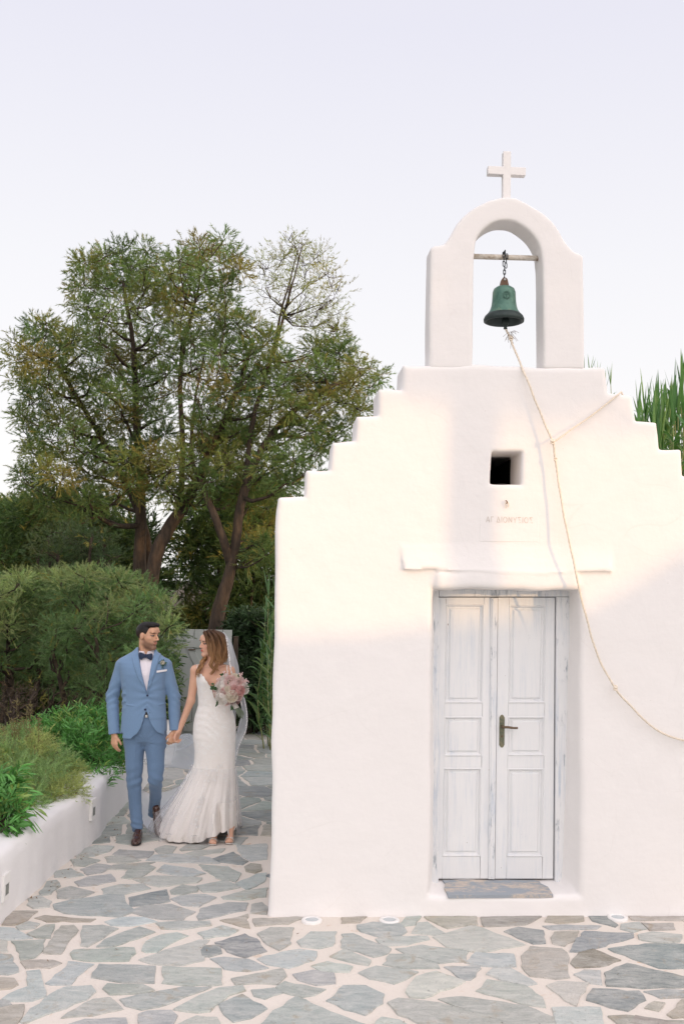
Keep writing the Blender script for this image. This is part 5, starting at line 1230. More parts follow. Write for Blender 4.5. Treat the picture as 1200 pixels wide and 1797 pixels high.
# ------------------------------------------------------------------ the man
mf = Fig(252, 8.62); g_t = gnd(238, 1485)
man = empty('person', tuple(mf.base), 0, 'bearded man in a light blue suit and navy bow tie, turning to his companion', 'person')
p = mf.p
hm_c = p(260.5, 1116, -.02); HM = head_axes(R(62), R(-3), R(0))
HBm = Field((-.36, -.36, -.02), (.40, .55, 1.93), .0045)
head(HBm, hm_c, HM, 1.0)
TR = lambda q: hm_c+HM@np.array(q)
HBm.cone(TR((0, -.028, -.055)), p(256, 1158, .015), .052, .058, .02)
HBm.cone(p(256, 1158, .015), p(253, 1175, .01), .070, .10, .03, ((0, 1, 0), 1.3))
shL, shR = p(214.5, 1168, .01), p(290, 1167, .01); elL, elR = p(197.5, 1222, .035), p(306, 1222, .03)
wrL, wrR = p(200.5, 1286, -.03), p(308, 1282, .0)
HBm.op(loftfn(mf.rows([(1296, 226, 282, .06), (1250, 224, 282, .08), (1200, 220, 286, .11), (1168, 216, 290, .09), (1158, 235, 275, .07)])), (-.3, -.2, .75), (.3, .2, 1.6), .02)
for a_, b_, ra, rb in ((shL, elL, .05, .042), (elL, wrL, .040, .027), (shR, elR, .05, .042), (elR, wrR, .040, .027)): HBm.cone(a_, b_, ra, rb, .02)
hipL, hipR = p(237, 1302), p(271, 1300); knL, anL = p(236.5, 1370, -.02), p(241, 1452, -.03); knR, anR = p(273, 1368, -.01), p(270, 1425, .24)
for a_, b_, ra, rb in ((hipL, knL, .06, .035), (knL, anL, .032, .026), (hipR, knR, .06, .035), (knR, anR, .030, .024)): HBm.cone(a_, b_, ra, rb, .02)
hand(HBm, wrL+np.array([.004, -.002, -.012]), (.06, -.10, -1), (.75, -.6, 0), (.6, .75, 0), (.30, .45, .35), 1.0)
hand(HBm, wrR+np.array([-.006, 0, -.010]), (-.20, -.15, -1), (-.8, -.5, 0), (0, 1, 0), (.75, .75, .6), 1.0, thumb=True)
P, F = HBm.mesh(1)
C = skin_colors(P, [(hm_c, HM, 1.0)], (.60, .345, .225), (.50, .20, .15), (.03, .018, .013), (.11, .06, .042))
mk('body', P, F, MAT['skin'], man, col=C); del HBm
# hair: short sides, swept-up top
HF = Field(hm_c-.16, hm_c+.17, .004)
e = lambda q, r, kk=.01, mode='add': HF.ell(TR(q), r, HM, kk, mode)
e((0, -.022, .036), (.0770, .0965, .084)); 
HF.ell(TR((0, .030, .093)), (.058, .062, .030), HM, .015); HF.cone(TR((-.028, .070, .096)), TR((.028, .070, .096)), .016, None, .018)
X, Y, Z = HF.ax[0][:, None, None], HF.ax[1][None, :, None], HF.ax[2][None, None, :]
q = [(X-hm_c[0])*HM[0, i]+(Y-hm_c[1])*HM[1, i]+(Z-hm_c[2])*HM[2, i] for i in range(3)]
# keep hair above/behind the hairline
line = np.maximum(.064-q[2]+np.maximum(0, -(q[1]-.045))*1.6*0, 0*q[0])
hl = np.where(q[1] > .045, .078-q[2]+(q[1]-.045)*.15, np.where(q[1] > .012, .078-.075*np.clip((.045-q[1])/.02, 0, 1)-q[2], -.062-q[2]+.0*q[1]))
ear = .030-np.sqrt((q[1]+.004)**2+(q[2]+.002)**2); hl = np.maximum(hl, np.where(np.abs(q[0]) > .05, ear, -1))
hl = np.maximum(hl, np.where(q[1] > -.05, (-.018+.9*np.maximum(0, -(q[1]+.0)))*0+(-.040-q[2]), -1))
HF.V = np.maximum(HF.V, hl.astype(np.float32)); HF.V += (.0012*noise3(q[0]*3, q[1]*.5, q[2]*2, 160, 4, 2)).astype(np.float32)
P, F = HF.mesh(1); qq = (P-hm_c)@HM; fade = np.clip((qq[:, 2]-.0)/.06, 0, 1)[:, None]; st_ = (1+.5*noise3(P[:, 0]*3, P[:, 1]*3, P[:, 2], 120, 8))[:, None]
mk('hair', P, F, MAT['hair'], man, col=np.clip(np.array((.045, .030, .024))*(1-fade)+np.array((.007, .005, .0045))*fade*st_, .002, 1))
# shirt with collar
FT = Field((-.32, -.22, .82), (.34, .22, 1.68), .0045)
JR = [(1296, 213, 293.5, .145), (1270, 213.5, 292.5, .140), (1245, 215, 290.5, .132), (1225, 216, 290, .128), (1200, 214.5, 291.5, .135), (1182, 212, 294, .138), (1170, 209, 295, .125), (1162, 207, 297, .110), (1156, 211, 293, .095), (1150, 222, 285, .080), (1143, 234, 275, .070), (1136, 240.5, 270, .062)]
jrow = mf.rows(JR)
FT.op(loftfn(mf.rows(JR, -.016)), (-.3, -.2, .85), (.32, .2, 1.66), 0)
FT.cone(p(256, 1158, .01), p(255.5, 1144, -.002), .064, .0640, .015)
nk = TR((0, -.028, -.06)); 
X, Z = FT.ax[0][:, None], FT.ax[2][None, :]
cutz = p(256, 1141.5)[2]
FT.V = np.maximum(FT.V, (FT.ax[2][None, None, :]-cutz-.10*(-(FT.ax[0][:, None, None]-p(256, 1141)[0]))*0-.05*np.clip(FT.ax[1][None, :, None], -.1, .1)).astype(np.float32))
# opening notch of the collar and button placket
no = sdpoly(X, Z, poly_mask(mf, [(251, 1138), (261, 1138), (257, 1149), (255.5, 1149)], -.06)); Yv = FT.ax[1][None, :, None]
FT.V = smax(FT.V, -np.maximum(no[:, None, :], Yv+.01), .004).astype(np.float32)
pl_ = sdpoly(X, Z, poly_mask(mf, [(254, 1150), (258.5, 1150), (260, 1212), (256.8, 1212)], -.11)); FT.V = np.where((pl_[:, None, :] < 0) & (Yv < 0), FT.V-.003, FT.V).astype(np.float32)
FT.V = np.maximum(FT.V, (p(256, 1240)[2]-FT.ax[2][None, None, :])).astype(np.float32); P, F = FT.mesh(1); shirt = mk('shirt', P, F, MAT['shirt'], man); del FT
# jacket
FJ = Field((-.37, -.24, .80), (.40, .26, 1.68), .0042)
FJ.op(loftfn(jrow), (-.34, -.22, .84), (.36, .22, 1.66), 0)
FJ.cone(shL, shL+np.array([.05, 0, .005]), .050, .058, .025); FJ.cone(shR, shR+np.array([-.05, 0, .005]), .050, .058, .025)
TJ = FJ.V.copy()
for sh_, el_, wr_ in ((shL, elL, p(201, 1288, -.03)), (shR, elR, p(307.5, 1281, .0))):
    FJ.cone(sh_+np.array([0, 0, -.01]), el_, .060, .052, .018, None); FJ.cone(el_, wr_, .053, .046, .015)
    # flat cuff
    dd_ = wr_-el_; dd_ /= np.linalg.norm(dd_); xx = (FJ.ax[0][:, None, None]-wr_[0])*dd_[0]+(FJ.ax[1][None, :, None]-wr_[1])*dd_[1]+(FJ.ax[2][None, None, :]-wr_[2])*dd_[2]
    near = ((FJ.ax[0][:, None, None]-wr_[0])**2+(FJ.ax[1][None, :, None]-wr_[1])**2+(FJ.ax[2][None, None, :]-wr_[2])**2) < .1**2
    FJ.V = np.where(near, np.maximum(FJ.V, xx-.002), FJ.V)
    rr_2 = ((FJ.ax[0][:, None, None]-wr_[0])**2+(FJ.ax[1][None, :, None]-wr_[1])**2+(FJ.ax[2][None, None, :]-wr_[2])**2)
    ax2 = np.sqrt(np.maximum(rr_2-xx**2, 0)); FJ.V = np.where(near, np.maximum(FJ.V, -np.maximum(ax2-.040, -xx-.03)), FJ.V)
X, Y, Z = FJ.ax[0][:, None, None], FJ.ax[1][None, :, None], FJ.ax[2][None, None, :]; x2, z2 = FJ.ax[0][:, None], FJ.ax[2][None, :]
# wrinkles: sleeves at the elbow, pulls round the button
bt = p(259, 1220, -.13)
wr1 = np.exp(-((Z-elL[2])/.10)**2)*(np.abs(X-.02) > .19)*.0045*np.sin((Z+.6*np.abs(X))*95+3*np.sin(Y*25))
wr2 = .0022*noise3(X, Y, Z, 16, 77, 3)+.0035*np.exp(-(((X-bt[0])/.12)**2+((Z-bt[2])/.16)**2))*(Y < 0)*np.sin((Z-bt[2])*55/(.35+np.abs(X-bt[0])*4))
FJ.V = (FJ.V+wr1+wr2).astype(np.float32)
def lift(pts, h, dy=-.12, soft=.0025):
    s = sdpoly(x2, z2, poly_mask(mf, pts, dy))[:, None, :]; wgt = np.clip(.5-s/soft/2, 0, 1)*(Y < 0); FJ.V -= (h*wgt).astype(np.float32)
lift([(261, 1214), (257.5, 1232), (256.8, 1248), (262, 1262), (292, 1262), (292, 1214)], .003, soft=.004)
lift([(240, 1130), (238, 1141), (235, 1147.5), (231, 1149.5), (230.5, 1154), (235, 1168), (243, 1188), (257.5, 1214), (259.5, 1219), (262, 1200), (262, 1130)], .0105)
lift([(269, 1130), (271.5, 1143), (275.5, 1147.5), (279, 1148), (278, 1154), (276.5, 1166), (269, 1192), (261, 1214), (259, 1219), (257, 1200), (257, 1130)], .0105)
lift([(221, 1236.2), (236, 1237.4), (236, 1239.4), (221, 1238.2)], .0045, soft=.002); lift([(277, 1236.6), (290, 1235.2), (290, 1237.2), (277, 1238.6)], .0045, soft=.002)
lift([(275, 1177.8), (289, 1176), (289, 1179), (275, 1180.8)], .003)
vo = sdpoly(x2, z2, poly_mask(mf, [(240.5, 1120), (240.8, 1138), (243, 1150), (250, 1180), (259.2, 1216), (264.5, 1180), (268, 1152), (269.6, 1138), (270, 1120)], -.10))[:, None, :]
FJ.V = smax(FJ.V, -np.maximum(vo, Y-.045), .005).astype(np.float32)
bo2 = sdpoly(x2, z2, poly_mask(mf, [(256.8, 1248), (253, 1261), (247.5, 1278), (242, 1287), (235, 1292), (228, 1300), (229, 1318), (289, 1318), (290, 1293), (284, 1290.5), (275, 1285), (268, 1275), (263, 1264), (258.5, 1249)], -.12))[:, None, :]
FJ.V = smax(FJ.V, -np.maximum(bo2, Y), .006).astype(np.float32)
neckhole = np.sqrt((X-p(255.5, 1140)[0])**2+(Y-.01)**2)-.066; FJ.V = smax(FJ.V, -np.maximum(neckhole, p(255, 1150)[2]-Z), .008).astype(np.float32)
FJ.V = np.maximum(FJ.V, p(250, 1293)[2]-Z-.02*np.abs(X-.0)*0).astype(np.float32)
# hollow below so that the trousers, not a plug, show at the hem
inn = (loftfn(mf.rows(JR, -.012))(X, Y, Z)); FJ.V = np.maximum(FJ.V, -np.maximum(inn, Z-p(250, 1262)[2])).astype(np.float32)
P, F = FJ.mesh(1); jacket = mk('jacket', P, F, MAT['suit'], man); del FJ, TJ
def disc(fig_p, r, name, mat, par, th=.006):
    V_, F_ = lathe([(0, th), (r*.7, th), (r, th*.5), (r, -th)], 16); Mx = Matrix.Translation(fig_p) @ Matrix.Rotation(R(90), 4, 'X')
    return mk(name, [tuple(Mx @ Vector(v)) for v in V_], [f for f in F_ if len(f)], mat, par)
def fronty(rows, q, extra=0):
    """front surface y of a loft at x,z"""
    rows = sorted(rows); Zr = [r[0] for r in rows]; cx, cy, a, b_ = (np.interp(q[2], Zr, [r[i] for r in rows]) for i in (1, 2, 3, 4))
    t_ = min(.98, abs((q[0]-cx)/a)); return cy-b_*(1-t_**2.3)**(1/2.3)-extra
for (x, y) in ((259.2, 1220.5), (255.6, 1245)):
    q = p(x, y, -.13); q[1] = fronty(jrow, q, .004); disc(q, .0095, 'button', MAT['navy'], jacket)
q = p(257.5, 1166, -.11)
# pocket square
pk = MB(); Q = [p(x, y, -.12) for x, y in ((275.8, 1176.8), (291, 1175.6), (290.8, 1178.8), (275.8, 1180.4))]
for v in Q: v[1] = fronty(jrow, v, .026)
pk.add([tuple(v) for v in Q]+[(v[0], v[1]+.01, v[2]) for v in Q], [[0, 1, 2, 3], [7, 6, 5, 4], [0, 4, 5, 1], [1, 5, 6, 2], [2, 6, 7, 3], [3, 7, 4, 0]]); pk.build('pocket_square', simple('white linen', (.82, .81, .83), .8), man)
# boutonniere
def rosette(c, r, n, axis, seed=0, cup=.6, petals=(5, 7, 8)):
    """layered petals -> V,F"""
    rr = np.random.default_rng(seed); axis = np.array(axis, float)/np.linalg.norm(axis); s = np.cross(axis, [0.1, 0.2, 1.]); s /= np.linalg.norm(s); t_ = np.cross(axis, s); V_, F_ = [], []
    for k, npet in enumerate(petals):
        rk = r*(.20+.80*(k+1)/len(petals)); op = .55+.75*k/len(petals)
        for j in range(npet):
            a0 = 2*math.pi*(j+rr.random()*.4)/npet+k*.7; w_ = math.pi/npet*1.6; n0 = len(V_); m_ = 5
            for ib in range(m_):
                b_ = ib/(m_-1); ph = math.pi-(math.pi-op)*b_**.85; 
                for ia in range(m_):
                    u_ = ia/(m_-1)*2-1; an = a0+u_*w_*math.sin(math.pi*min(1, .18+b_*.72)); rad = rk*(1+.05*math.sin(u_*5+j)*b_+.012*rr.normal()*b_); 
                    x_, y_ = math.cos(an), math.sin(an); dz = -math.cos(ph)*-1
                    p_ = s*x_*math.sin(ph)*rad+t_*y_*math.sin(ph)*rad+axis*(math.cos(ph)*rad*.62+rk*.08*b_*b_)
                    V_.append(np.array(c)+p_)
            for ib in range(m_-1):
                for ia in range(m_-1): q_ = n0+ib*m_+ia; F_.append([q_, q_+1, q_+m_+1, q_+m_])
    return V_, F_
def petalmat(name, c):
    m, t, b, o = M_(name); b.inputs['Base Color'].default_value = (*c, 1); b.inputs['Roughness'].default_value = .6; tr = N(t, 'ShaderNodeBsdfTranslucent'); tr.inputs[0].default_value = (*c, 1); ms = N(t, 'ShaderNodeMixShader'); ms.inputs[0].default_value = .5; L(t, b.outputs[0], ms.inputs[1]); L(t, tr.outputs[0], ms.inputs[2]); L(t, ms.outputs[0], o.inputs[0]); return m
MAT['cream'] = petalmat('cream petal', (.95, .90, .80)); MAT['blush'] = petalmat('blush petal', (.94, .78, .75)); MAT['dusty'] = petalmat('dusty pink petal', (.85, .58, .55)); MAT['white_p'] = petalmat('white petal', (.95, .92, .88)); MAT['mauve'] = petalmat('mauve petal', (.50, .32, .31))
bq = p(284.3, 1163.5, -.12); bq[1] = fronty(jrow, bq, .016); V_, F_ = rosette(bq, .019, 5, (0, -1, .3), 3); bout = mk('boutonniere', V_, F_, MAT['cream'], man)
n = 46; Cc = bq+rng.normal(size=(n, 3))*np.array([.012, .004, .014])+np.array([-.004, .008, -.001]); Dd = Cc-bq+np.array([0, -.01, 0])+rng.normal(size=(n, 3))*.01; Dd /= np.linalg.norm(Dd, axis=1, keepdims=True)
V_, T_, Q_, C_ = lance(Cc, Dd, .022, .010, np.tile((.055, .12, .06), (n, 1))); mk('leaf_sprig', V_, [T_, Q_], MAT['leaf'], bout, smooth=False, col=C_)
MB().tube([bq+np.array([0, .006, -.01]), bq+np.array([-.003, .004, -.05])], .0035, 6).build('stem', MAT['leaf'] if False else simple('green stem', (.05, .10, .05), .6), bout, smooth=True)
# bow tie
bt_ = MB(); yb = -.088
for poly_ in ([(255.5, 1148.2), (249, 1145.2), (245.5, 1144.6), (244.3, 1147), (244.8, 1152), (245.2, 1155.6), (247.6, 1157.8), (251, 1156), (255.5, 1153.4)], [(257, 1148.5), (263, 1147), (266.8, 1146.4), (268.4, 1148.5), (267.8, 1153), (267.3, 1157), (265, 1158.8), (261, 1156.4), (257, 1153.6)]):
    q_ = [p(x, y, yb) for x, y in poly_]; bt_.prism([(v[0], v[2]) for v in q_], yb-.012, yb+.010, bev=.004)
q_ = [p(x, y, yb) for x, y in ((254.3, 1147.6), (258.2, 1147.8), (258.2, 1154.3), (254.3, 1154.1))]; bt_.prism([(v[0], v[2]) for v in q_], yb-.018, yb+.012, bev=.005)
o = bt_.build('bow_tie', MAT['navy'], man, smooth=True)
# trousers
FTr = Field((-.25, -.26, .06), (.27, .48, 1.12), .0048)
FTr.op(loftfn(mf.rows([(1309, 224, 286, .03, .01), (1304, 221, 289, .062, .005), (1299, 219, 290.5, .088), (1290, 218, 291.5, .104), (1270, 219, 290, .12), (1246, 220, 288, .112), (1238, 221, 287, .11)])), (-.24, -.2, .72), (.25, .2, 1.12), .04)
tp = lambda a, b_, ra, rb, k=.012: FTr.cone(a, b_, ra, rb, k)
tp(p(236.5, 1302, .0), p(236.3, 1345, -.015), .087, .072, .035); tp(p(236.3, 1345, -.015), p(236, 1372, -.02), .072, .064); tp(p(236, 1372, -.02), p(238, 1415, -.01), .062, .052); tp(p(238, 1415, -.01), p(241, 1450, -.03), .052, .050)
tp(p(272.5, 1302, .0), p(274, 1345, -.02), .086, .070, .035); tp(p(274, 1345, -.02), p(273.3, 1364, -.035), .070, .063); tp(p(273.3, 1368, -.03), p(273.5, 1398, .12), .060, .051); tp(p(273.5, 1398, .12), p(270, 1426, .25), .050, .047)
X, Y, Z = FTr.ax[0][:, None, None], FTr.ax[1][None, :, None], FTr.ax[2][None, None, :]
crx = p(237, 1400)[0]; zk = p(236, 1368)[2]; za = p(241, 1447)[2]
left = X < p(255, 1350)[0]
cre = -.004*np.exp(-((X-np.interp(Z, [0, .5, .9], [p(240, 1440)[0], p(236, 1370)[0], p(238, 1310)[0]])[0][None, None, :] if False else (X-p(238, 1400)[0]))/.006)**2)*(Y < 0)*left
wr = .0035*np.exp(-((Z-za)/.07)**2)*np.sin(Z*130+X*40)+.0035*np.exp(-((Z-zk)/.08)**2)*np.sin((Z+.5*X*np.where(left, -1, 1))*85)+.0020*noise3(X, Y, Z*.6, 20, 55, 2)
cp_ = p(255, 1302, -.1); dr = np.sqrt((X-cp_[0])**2+(Z-cp_[2])**2); wr = wr+.0022*np.exp(-dr/.10)*(Y < .02)*np.sin(np.arctan2(Z-cp_[2], np.abs(X-cp_[0]))*13)
FTr.V = (FTr.V+wr+cre).astype(np.float32)
P, F = FTr.mesh(1); mk('trousers', P, F, MAT['trouser'], man); del FTr
q_ = [p(x, y, -.125) for x, y in ((251, 1250), (264, 1250), (264, 1257.5), (251, 1257.5))]; bl_ = MB().prism([(v[0], v[2]) for v in q_], -.128, -.108, bev=.002); bel = bl_.build('belt', MAT['black'], man)
q_ = [p(x, y, -.125) for x, y in ((255.6, 1254.6), (259.6, 1254.6), (259.6, 1259), (255.6, 1259))]; MB().prism([(v[0], v[2]) for v in q_], -.134, -.127, bev=.001).build('buckle', MAT['silver'], bel)
# shoes
def shoe(heel, toe, up, name='shoe'):
    heel, toe = np.array(heel, float), np.array(toe, float); d = toe-heel; Ls = np.linalg.norm(d); d /= Ls; up = np.array(up, float); up -= d*(up@d); up /= np.linalg.norm(up); s = np.cross(d, up)
    Fs = Field(np.minimum(heel, toe)-.12, np.maximum(heel, toe)+.14, .004)
    T2 = lambda a_, b_, c_: heel+d*a_*Ls+s*b_+up*c_
    Fs.cone(T2(.10, 0, .035), T2(.42, 0, .038), .034, .032, .0); Fs.cone(T2(.42, 0, .034), T2(.80, .004, .026), .034, .036, .02, (up, 1.35)); Fs.cone(T2(.70, .0, .022), T2(.90, .002, .018), .040, .029, .015, (up, 1.6))
    Fs.cone(T2(.10, 0, .04), T2(.16, 0, .095), .036, .036, .02, (s, 1.1)); Fs.cone(T2(.30, 0, .065), T2(.55, 0, .045), .028, .028, .02)
    X, Y, Z = Fs.ax[0][:, None, None], Fs.ax[1][None, :, None], Fs.ax[2][None, None, :]
    hgt = (X-heel[0])*up[0]+(Y-heel[1])*up[1]+(Z-heel[2])*up[2]; Fs.V = np.maximum(Fs.V, .012-hgt).astype(np.float32)
    # flat top opening
    al = ((X-heel[0])*d[0]+(Y-heel[1])*d[1]+(Z-heel[2])*d[2])/Ls; step = np.where(al > .50, .0, -.0015); Fs.V = (Fs.V+np.where(np.abs(al-.52) < .012, .0022, 0)).astype(np.float32)
    P, F = Fs.mesh(1); o = mk(name, P, F, MAT['leather'], man)
    Fs2 = Field(np.minimum(heel, toe)-.08, np.maximum(heel, toe)+.1, .004)
    Fs2.cone(T2(.12, 0, .008), T2(.88, 0, .008), .034, .030, 0); Fs2.cone(T2(.66, 0, .008), T2(.80, 0, .008), .042, .040, .02)
    X, Y, Z = Fs2.ax[0][:, None, None], Fs2.ax[1][None, :, None], Fs2.ax[2][None, None, :]; hgt = (X-heel[0])*up[0]+(Y-heel[1])*up[1]+(Z-heel[2])*up[2]
    Fs2.V = np.maximum(Fs2.V, np.abs(hgt-.007)-.0065).astype(np.float32); P, F = Fs2.mesh(1); mk('sole', P, F, MAT['black'], o)
toe = np.array([*g_t[:2], 0])-mf.base; hl_ = np.array([p(243, 1452, .0)[0], toe[1]+.285, .0]); toe[2] = 0; toe[1] += .0
shoe(hl_, toe, (0, 0, 1))
tz = gnd(281, 1470); toe2 = np.array([tz.x, tz.y, .006])-mf.base; he2 = p(266.5, 1436, 0); he2 = np.array([he2[0]-.0, toe2[1]+.21, .165]); shoe(he2, toe2, (0, -.6, .8))

# ------------------------------------------------------------------ the woman
bf = Fig(378, 8.58); p = bf.p
wom = empty('person', tuple(bf.base), 0, 'long-haired woman in a white lace mermaid gown and trailing veil, walking beside the low wall', 'person')
hb_c = p(369.5, 1130, -.01); HBx = head_axes(R(-55), R(-2), R(3)); KB = .93
FB = Field((-.44, -.36, -.01), (.32, .30, 1.74), .0045)
head(FB, hb_c, HBx, KB, True); TB = lambda q: hb_c+HBx@(np.array(q)*KB)
FB.cone(TB((0, -.022, -.06)), p(373, 1166, .01), .043, .045, .02)
br = bf.rows([(1162, 365, 381, .045), (1167, 354, 393, .055), (1172, 345, 400, .065), (1180, 345.5, 401, .085), (1195, 347, 401, .100), (1215, 349, 400, .088), (1235, 351, 402, .076), (1256, 346, 408, .09), (1280, 344, 409, .10), (1310, 346, 408, .095), (1335, 349, 406, .09)])
FB.op(loftfn(br, 2.2), (-.2, -.2, .6), (.22, .2, 1.6), .02)
for s_ in (360, 387): FB.ell(p(s_, 1192, -.055), (.055, .055, .058), None, .03)
sL, sR = p(343.5, 1176, .0), p(403.5, 1177, .01); eL, eR = p(335.5, 1229, .03), p(417, 1222, .03); wL, wR = p(315, 1281, .03), p(409, 1231, -.15)
for a_, b_, ra, rb in ((sL, eL, .041, .033), (eL, wL, .034, .023), (sR, eR, .041, .033), (eR, wR, .033, .023)): FB.cone(a_, b_, ra, rb, .022)
FB.cone(p(372, 1166, .01), sL, .035, .035, .03); FB.cone(p(374, 1166, .01), sR, .035, .035, .03)
# collar bones
FB.cone(p(370, 1170, -.055), p(350, 1168, -.045), .007, .006, .012); FB.cone(p(377, 1170, -.055), p(396, 1168, -.045), .007, .006, .012)
hand(FB, wL+np.array([0, .0, -.004]), (-.38, -.12, -.92), (-.55, -.85, 0), (-.3, -1, .1), (.85, .7, .6), .88, thumb=True)
hand(FB, wR, (-.25, -.55, .2), (0, -.1, 1), (-.8, .3, 0), (.7, .8, .6), .86)
# legs and feet
fL = np.array(gnd(373, 1483))-bf.base; fR = np.array(gnd(402, 1481))-bf.base; fL[2] = fR[2] = 0
for f_, kn in ((fL, p(374, 1370, -.0)), (fR, p(394, 1372, .06))):
    an = f_+np.array([.0, .15, .115]); FB.cone(p(377 if f_ is fL else 390, 1320, .02), kn, .05, .036, .02); FB.cone(kn, an, .036, .024, .02)
    FB.cone(an, f_+np.array([0, .05, .045]), .028, .024, .02, None); FB.cone(f_+np.array([0, .06, .038]), f_+np.array([0, .022, .024]), .030, .028, .015, ((0, .3, 1), 1.5))
    FB.cone(an, f_+np.array([0, .175, .085]), .026, .022, .02)
    for k, (tx, tl) in enumerate(((-.022, .0), (-.008, .006), (.004, .003), (.015, -.004), (.024, -.012))):
        sg = 1 if f_ is fR else -1; big = .0105 if k == 0 else .0078
        FB.cone(f_+np.array([sg*tx, .03, .022]), f_+np.array([sg*tx*1.05, .0-tl*.8, .017]), big*.95, big, .003)
P, F = FB.mesh(1)
C = skin_colors(P, [(hb_c, HBx, KB)], (.66, .39, .275), (.50, .075, .065), (.07, .035, .02), None, .5)
mk('body', P, F, MAT['skin'], wom, col=C); del FB
# shoes: sandals
for f_ in (fL, fR):
    s = MB(); s.prism([(f_[0]-.038, f_[1]+.03), (f_[0]-.033, f_[1]-.004), (f_[0]-.018, f_[1]-.016), (f_[0]+.018, f_[1]-.016), (f_[0]+.034, f_[1]-.002), (f_[0]+.036, f_[1]+.04), (f_[0]+.026, f_[1]+.075), (f_[0]-.026, f_[1]+.075)], .001, .010, bev=.003, ax='z')
    s.add([(f_[0]-.026, f_[1]+.07, .002), (f_[0]+.026, f_[1]+.07, .002), (f_[0]+.026, f_[1]+.2, .062), (f_[0]-.026, f_[1]+.2, .062), (f_[0]-.026, f_[1]+.07, .010), (f_[0]+.026, f_[1]+.07, .010), (f_[0]+.026, f_[1]+.2, .072), (f_[0]-.026, f_[1]+.2, .072)], [[3, 2, 1, 0], [4, 5, 6, 7], [0, 1, 5, 4], [1, 2, 6, 5], [2, 3, 7, 6], [3, 0, 4, 7]])
    sd_ = s.build('sandal', simple('silver leather', (.62, .58, .55), .35, metal=.4), wom)
    V_, F_ = [], []
    for k in range(13):
        a_ = math.pi*(k/12); 
        for j, yy in enumerate((.022, .040)): V_.append((f_[0]-math.cos(a_)*.037, f_[1]+yy, .012+math.sin(a_)*(.034+.010*j)))
    for k in range(12): F_.append([2*k, 2*k+1, 2*k+3, 2*k+2])
    mk('toe_strap', V_, F_, sd_.data.materials[0], sd_).modifiers.new('s', 'SOLIDIFY').thickness = .003
    hb = MB(); hb.tube([(f_[0], f_[1]+.19, .065), (f_[0], f_[1]+.195, .002)], [.014, .007], 8).build('heel', sd_.data.materials[0], sd_, smooth=True)

# gown
m, t, b, o_ = M_('lace gown'); co = coords(t); a = N(t, 'ShaderNodeAttribute', attribute_name='Col'); sx = N(t, 'ShaderNodeSeparateColor'); L(t, a.outputs['Color'], sx.inputs[0])
n1_ = noise(t, co, 62, 3, .6, 1.6); n2_ = noise(t, co, 17, 3, .6, .8); n3_ = noise(t, co, 95, 2, .5, 2.5)
fl = ramp(t, n2_, [(.40, .25), (.56, 1)]); fn_ = ramp(t, n1_, [(.42, 0), (.56, 1)]); f3_ = ramp(t, n3_, [(.46, 0), (.52, .5)])
mm2 = N(t, 'ShaderNodeMath', operation='MULTIPLY'); L(t, fl, mm2.inputs[0]); L(t, fn_, mm2.inputs[1]); mm = N(t, 'ShaderNodeMath', operation='MAXIMUM'); L(t, mm2.outputs[0], mm.inputs[0]); L(t, f3_, mm.inputs[1])
ml = N(t, 'ShaderNodeMath', operation='MULTIPLY'); L(t, mm.outputs[0], ml.inputs[0]); L(t, sx.outputs[0], ml.inputs[1])
L(t, mix(t, ml.outputs[0], (.83, .785, .745), (.89, .88, .86)), b.inputs['Base Color']); b.inputs['Roughness'].default_value = .75; b.inputs['Specular IOR Level'].default_value = .25; b.inputs['Sheen Weight'].default_value = .2
bump(t, b, ml.outputs[0], .6, .0035); MAT['gown'] = m
GR = [(1180, 345, 402.5, .108, 0), (1195, 345, 403, .122, 0), (1210, 346.5, 403, .112, 0), (1225, 348, 403.5, .100, 0), (1238, 348, 405, .096, 0), (1256, 342.5, 411.5, .115, .005), (1274, 339.5, 414, .132, .01), (1292, 339, 414, .136, .01), (1318, 342, 413, .128, .01), (1339, 341, 412, .130, .02), (1352, 336, 412, .145, .035), (1370, 326, 413.5, .19, .08), (1396, 311, 415, .27, .14), (1422, 296, 416, .35, .21), (1445, 284, 416.5, .42, .27)]
rows_ = bf.rows(GR); hz = .012; gl = bf.p(278, 1460, .32); gr_2 = bf.p(417, 1460, .32)
rows_.append((hz, float((gl[0]+gr_2[0])/2), .32, float((gr_2[0]-gl[0])/2), .46))
rows_ = sorted(rows_, reverse=True); Zr = np.array([r[0] for r in rows_]); A = [np.array([r[i] for r in rows_]) for i in range(1, 5)]
NT, NR_ = 220, 150
top_px = [(345, 1182), (349, 1181), (354, 1183), (359, 1187), (364, 1195), (368, 1202), (371.5, 1208), (373, 1222), (374.3, 1228), (375.8, 1222), (377, 1208), (381, 1200), (385, 1192), (390, 1186), (396, 1182), (403, 1181)]
tx_ = [bf.p(x, y, -.1)[0] for x, y in top_px]; tz_ = [bf.p(x, y, -.1)[2] for x, y in top_px]
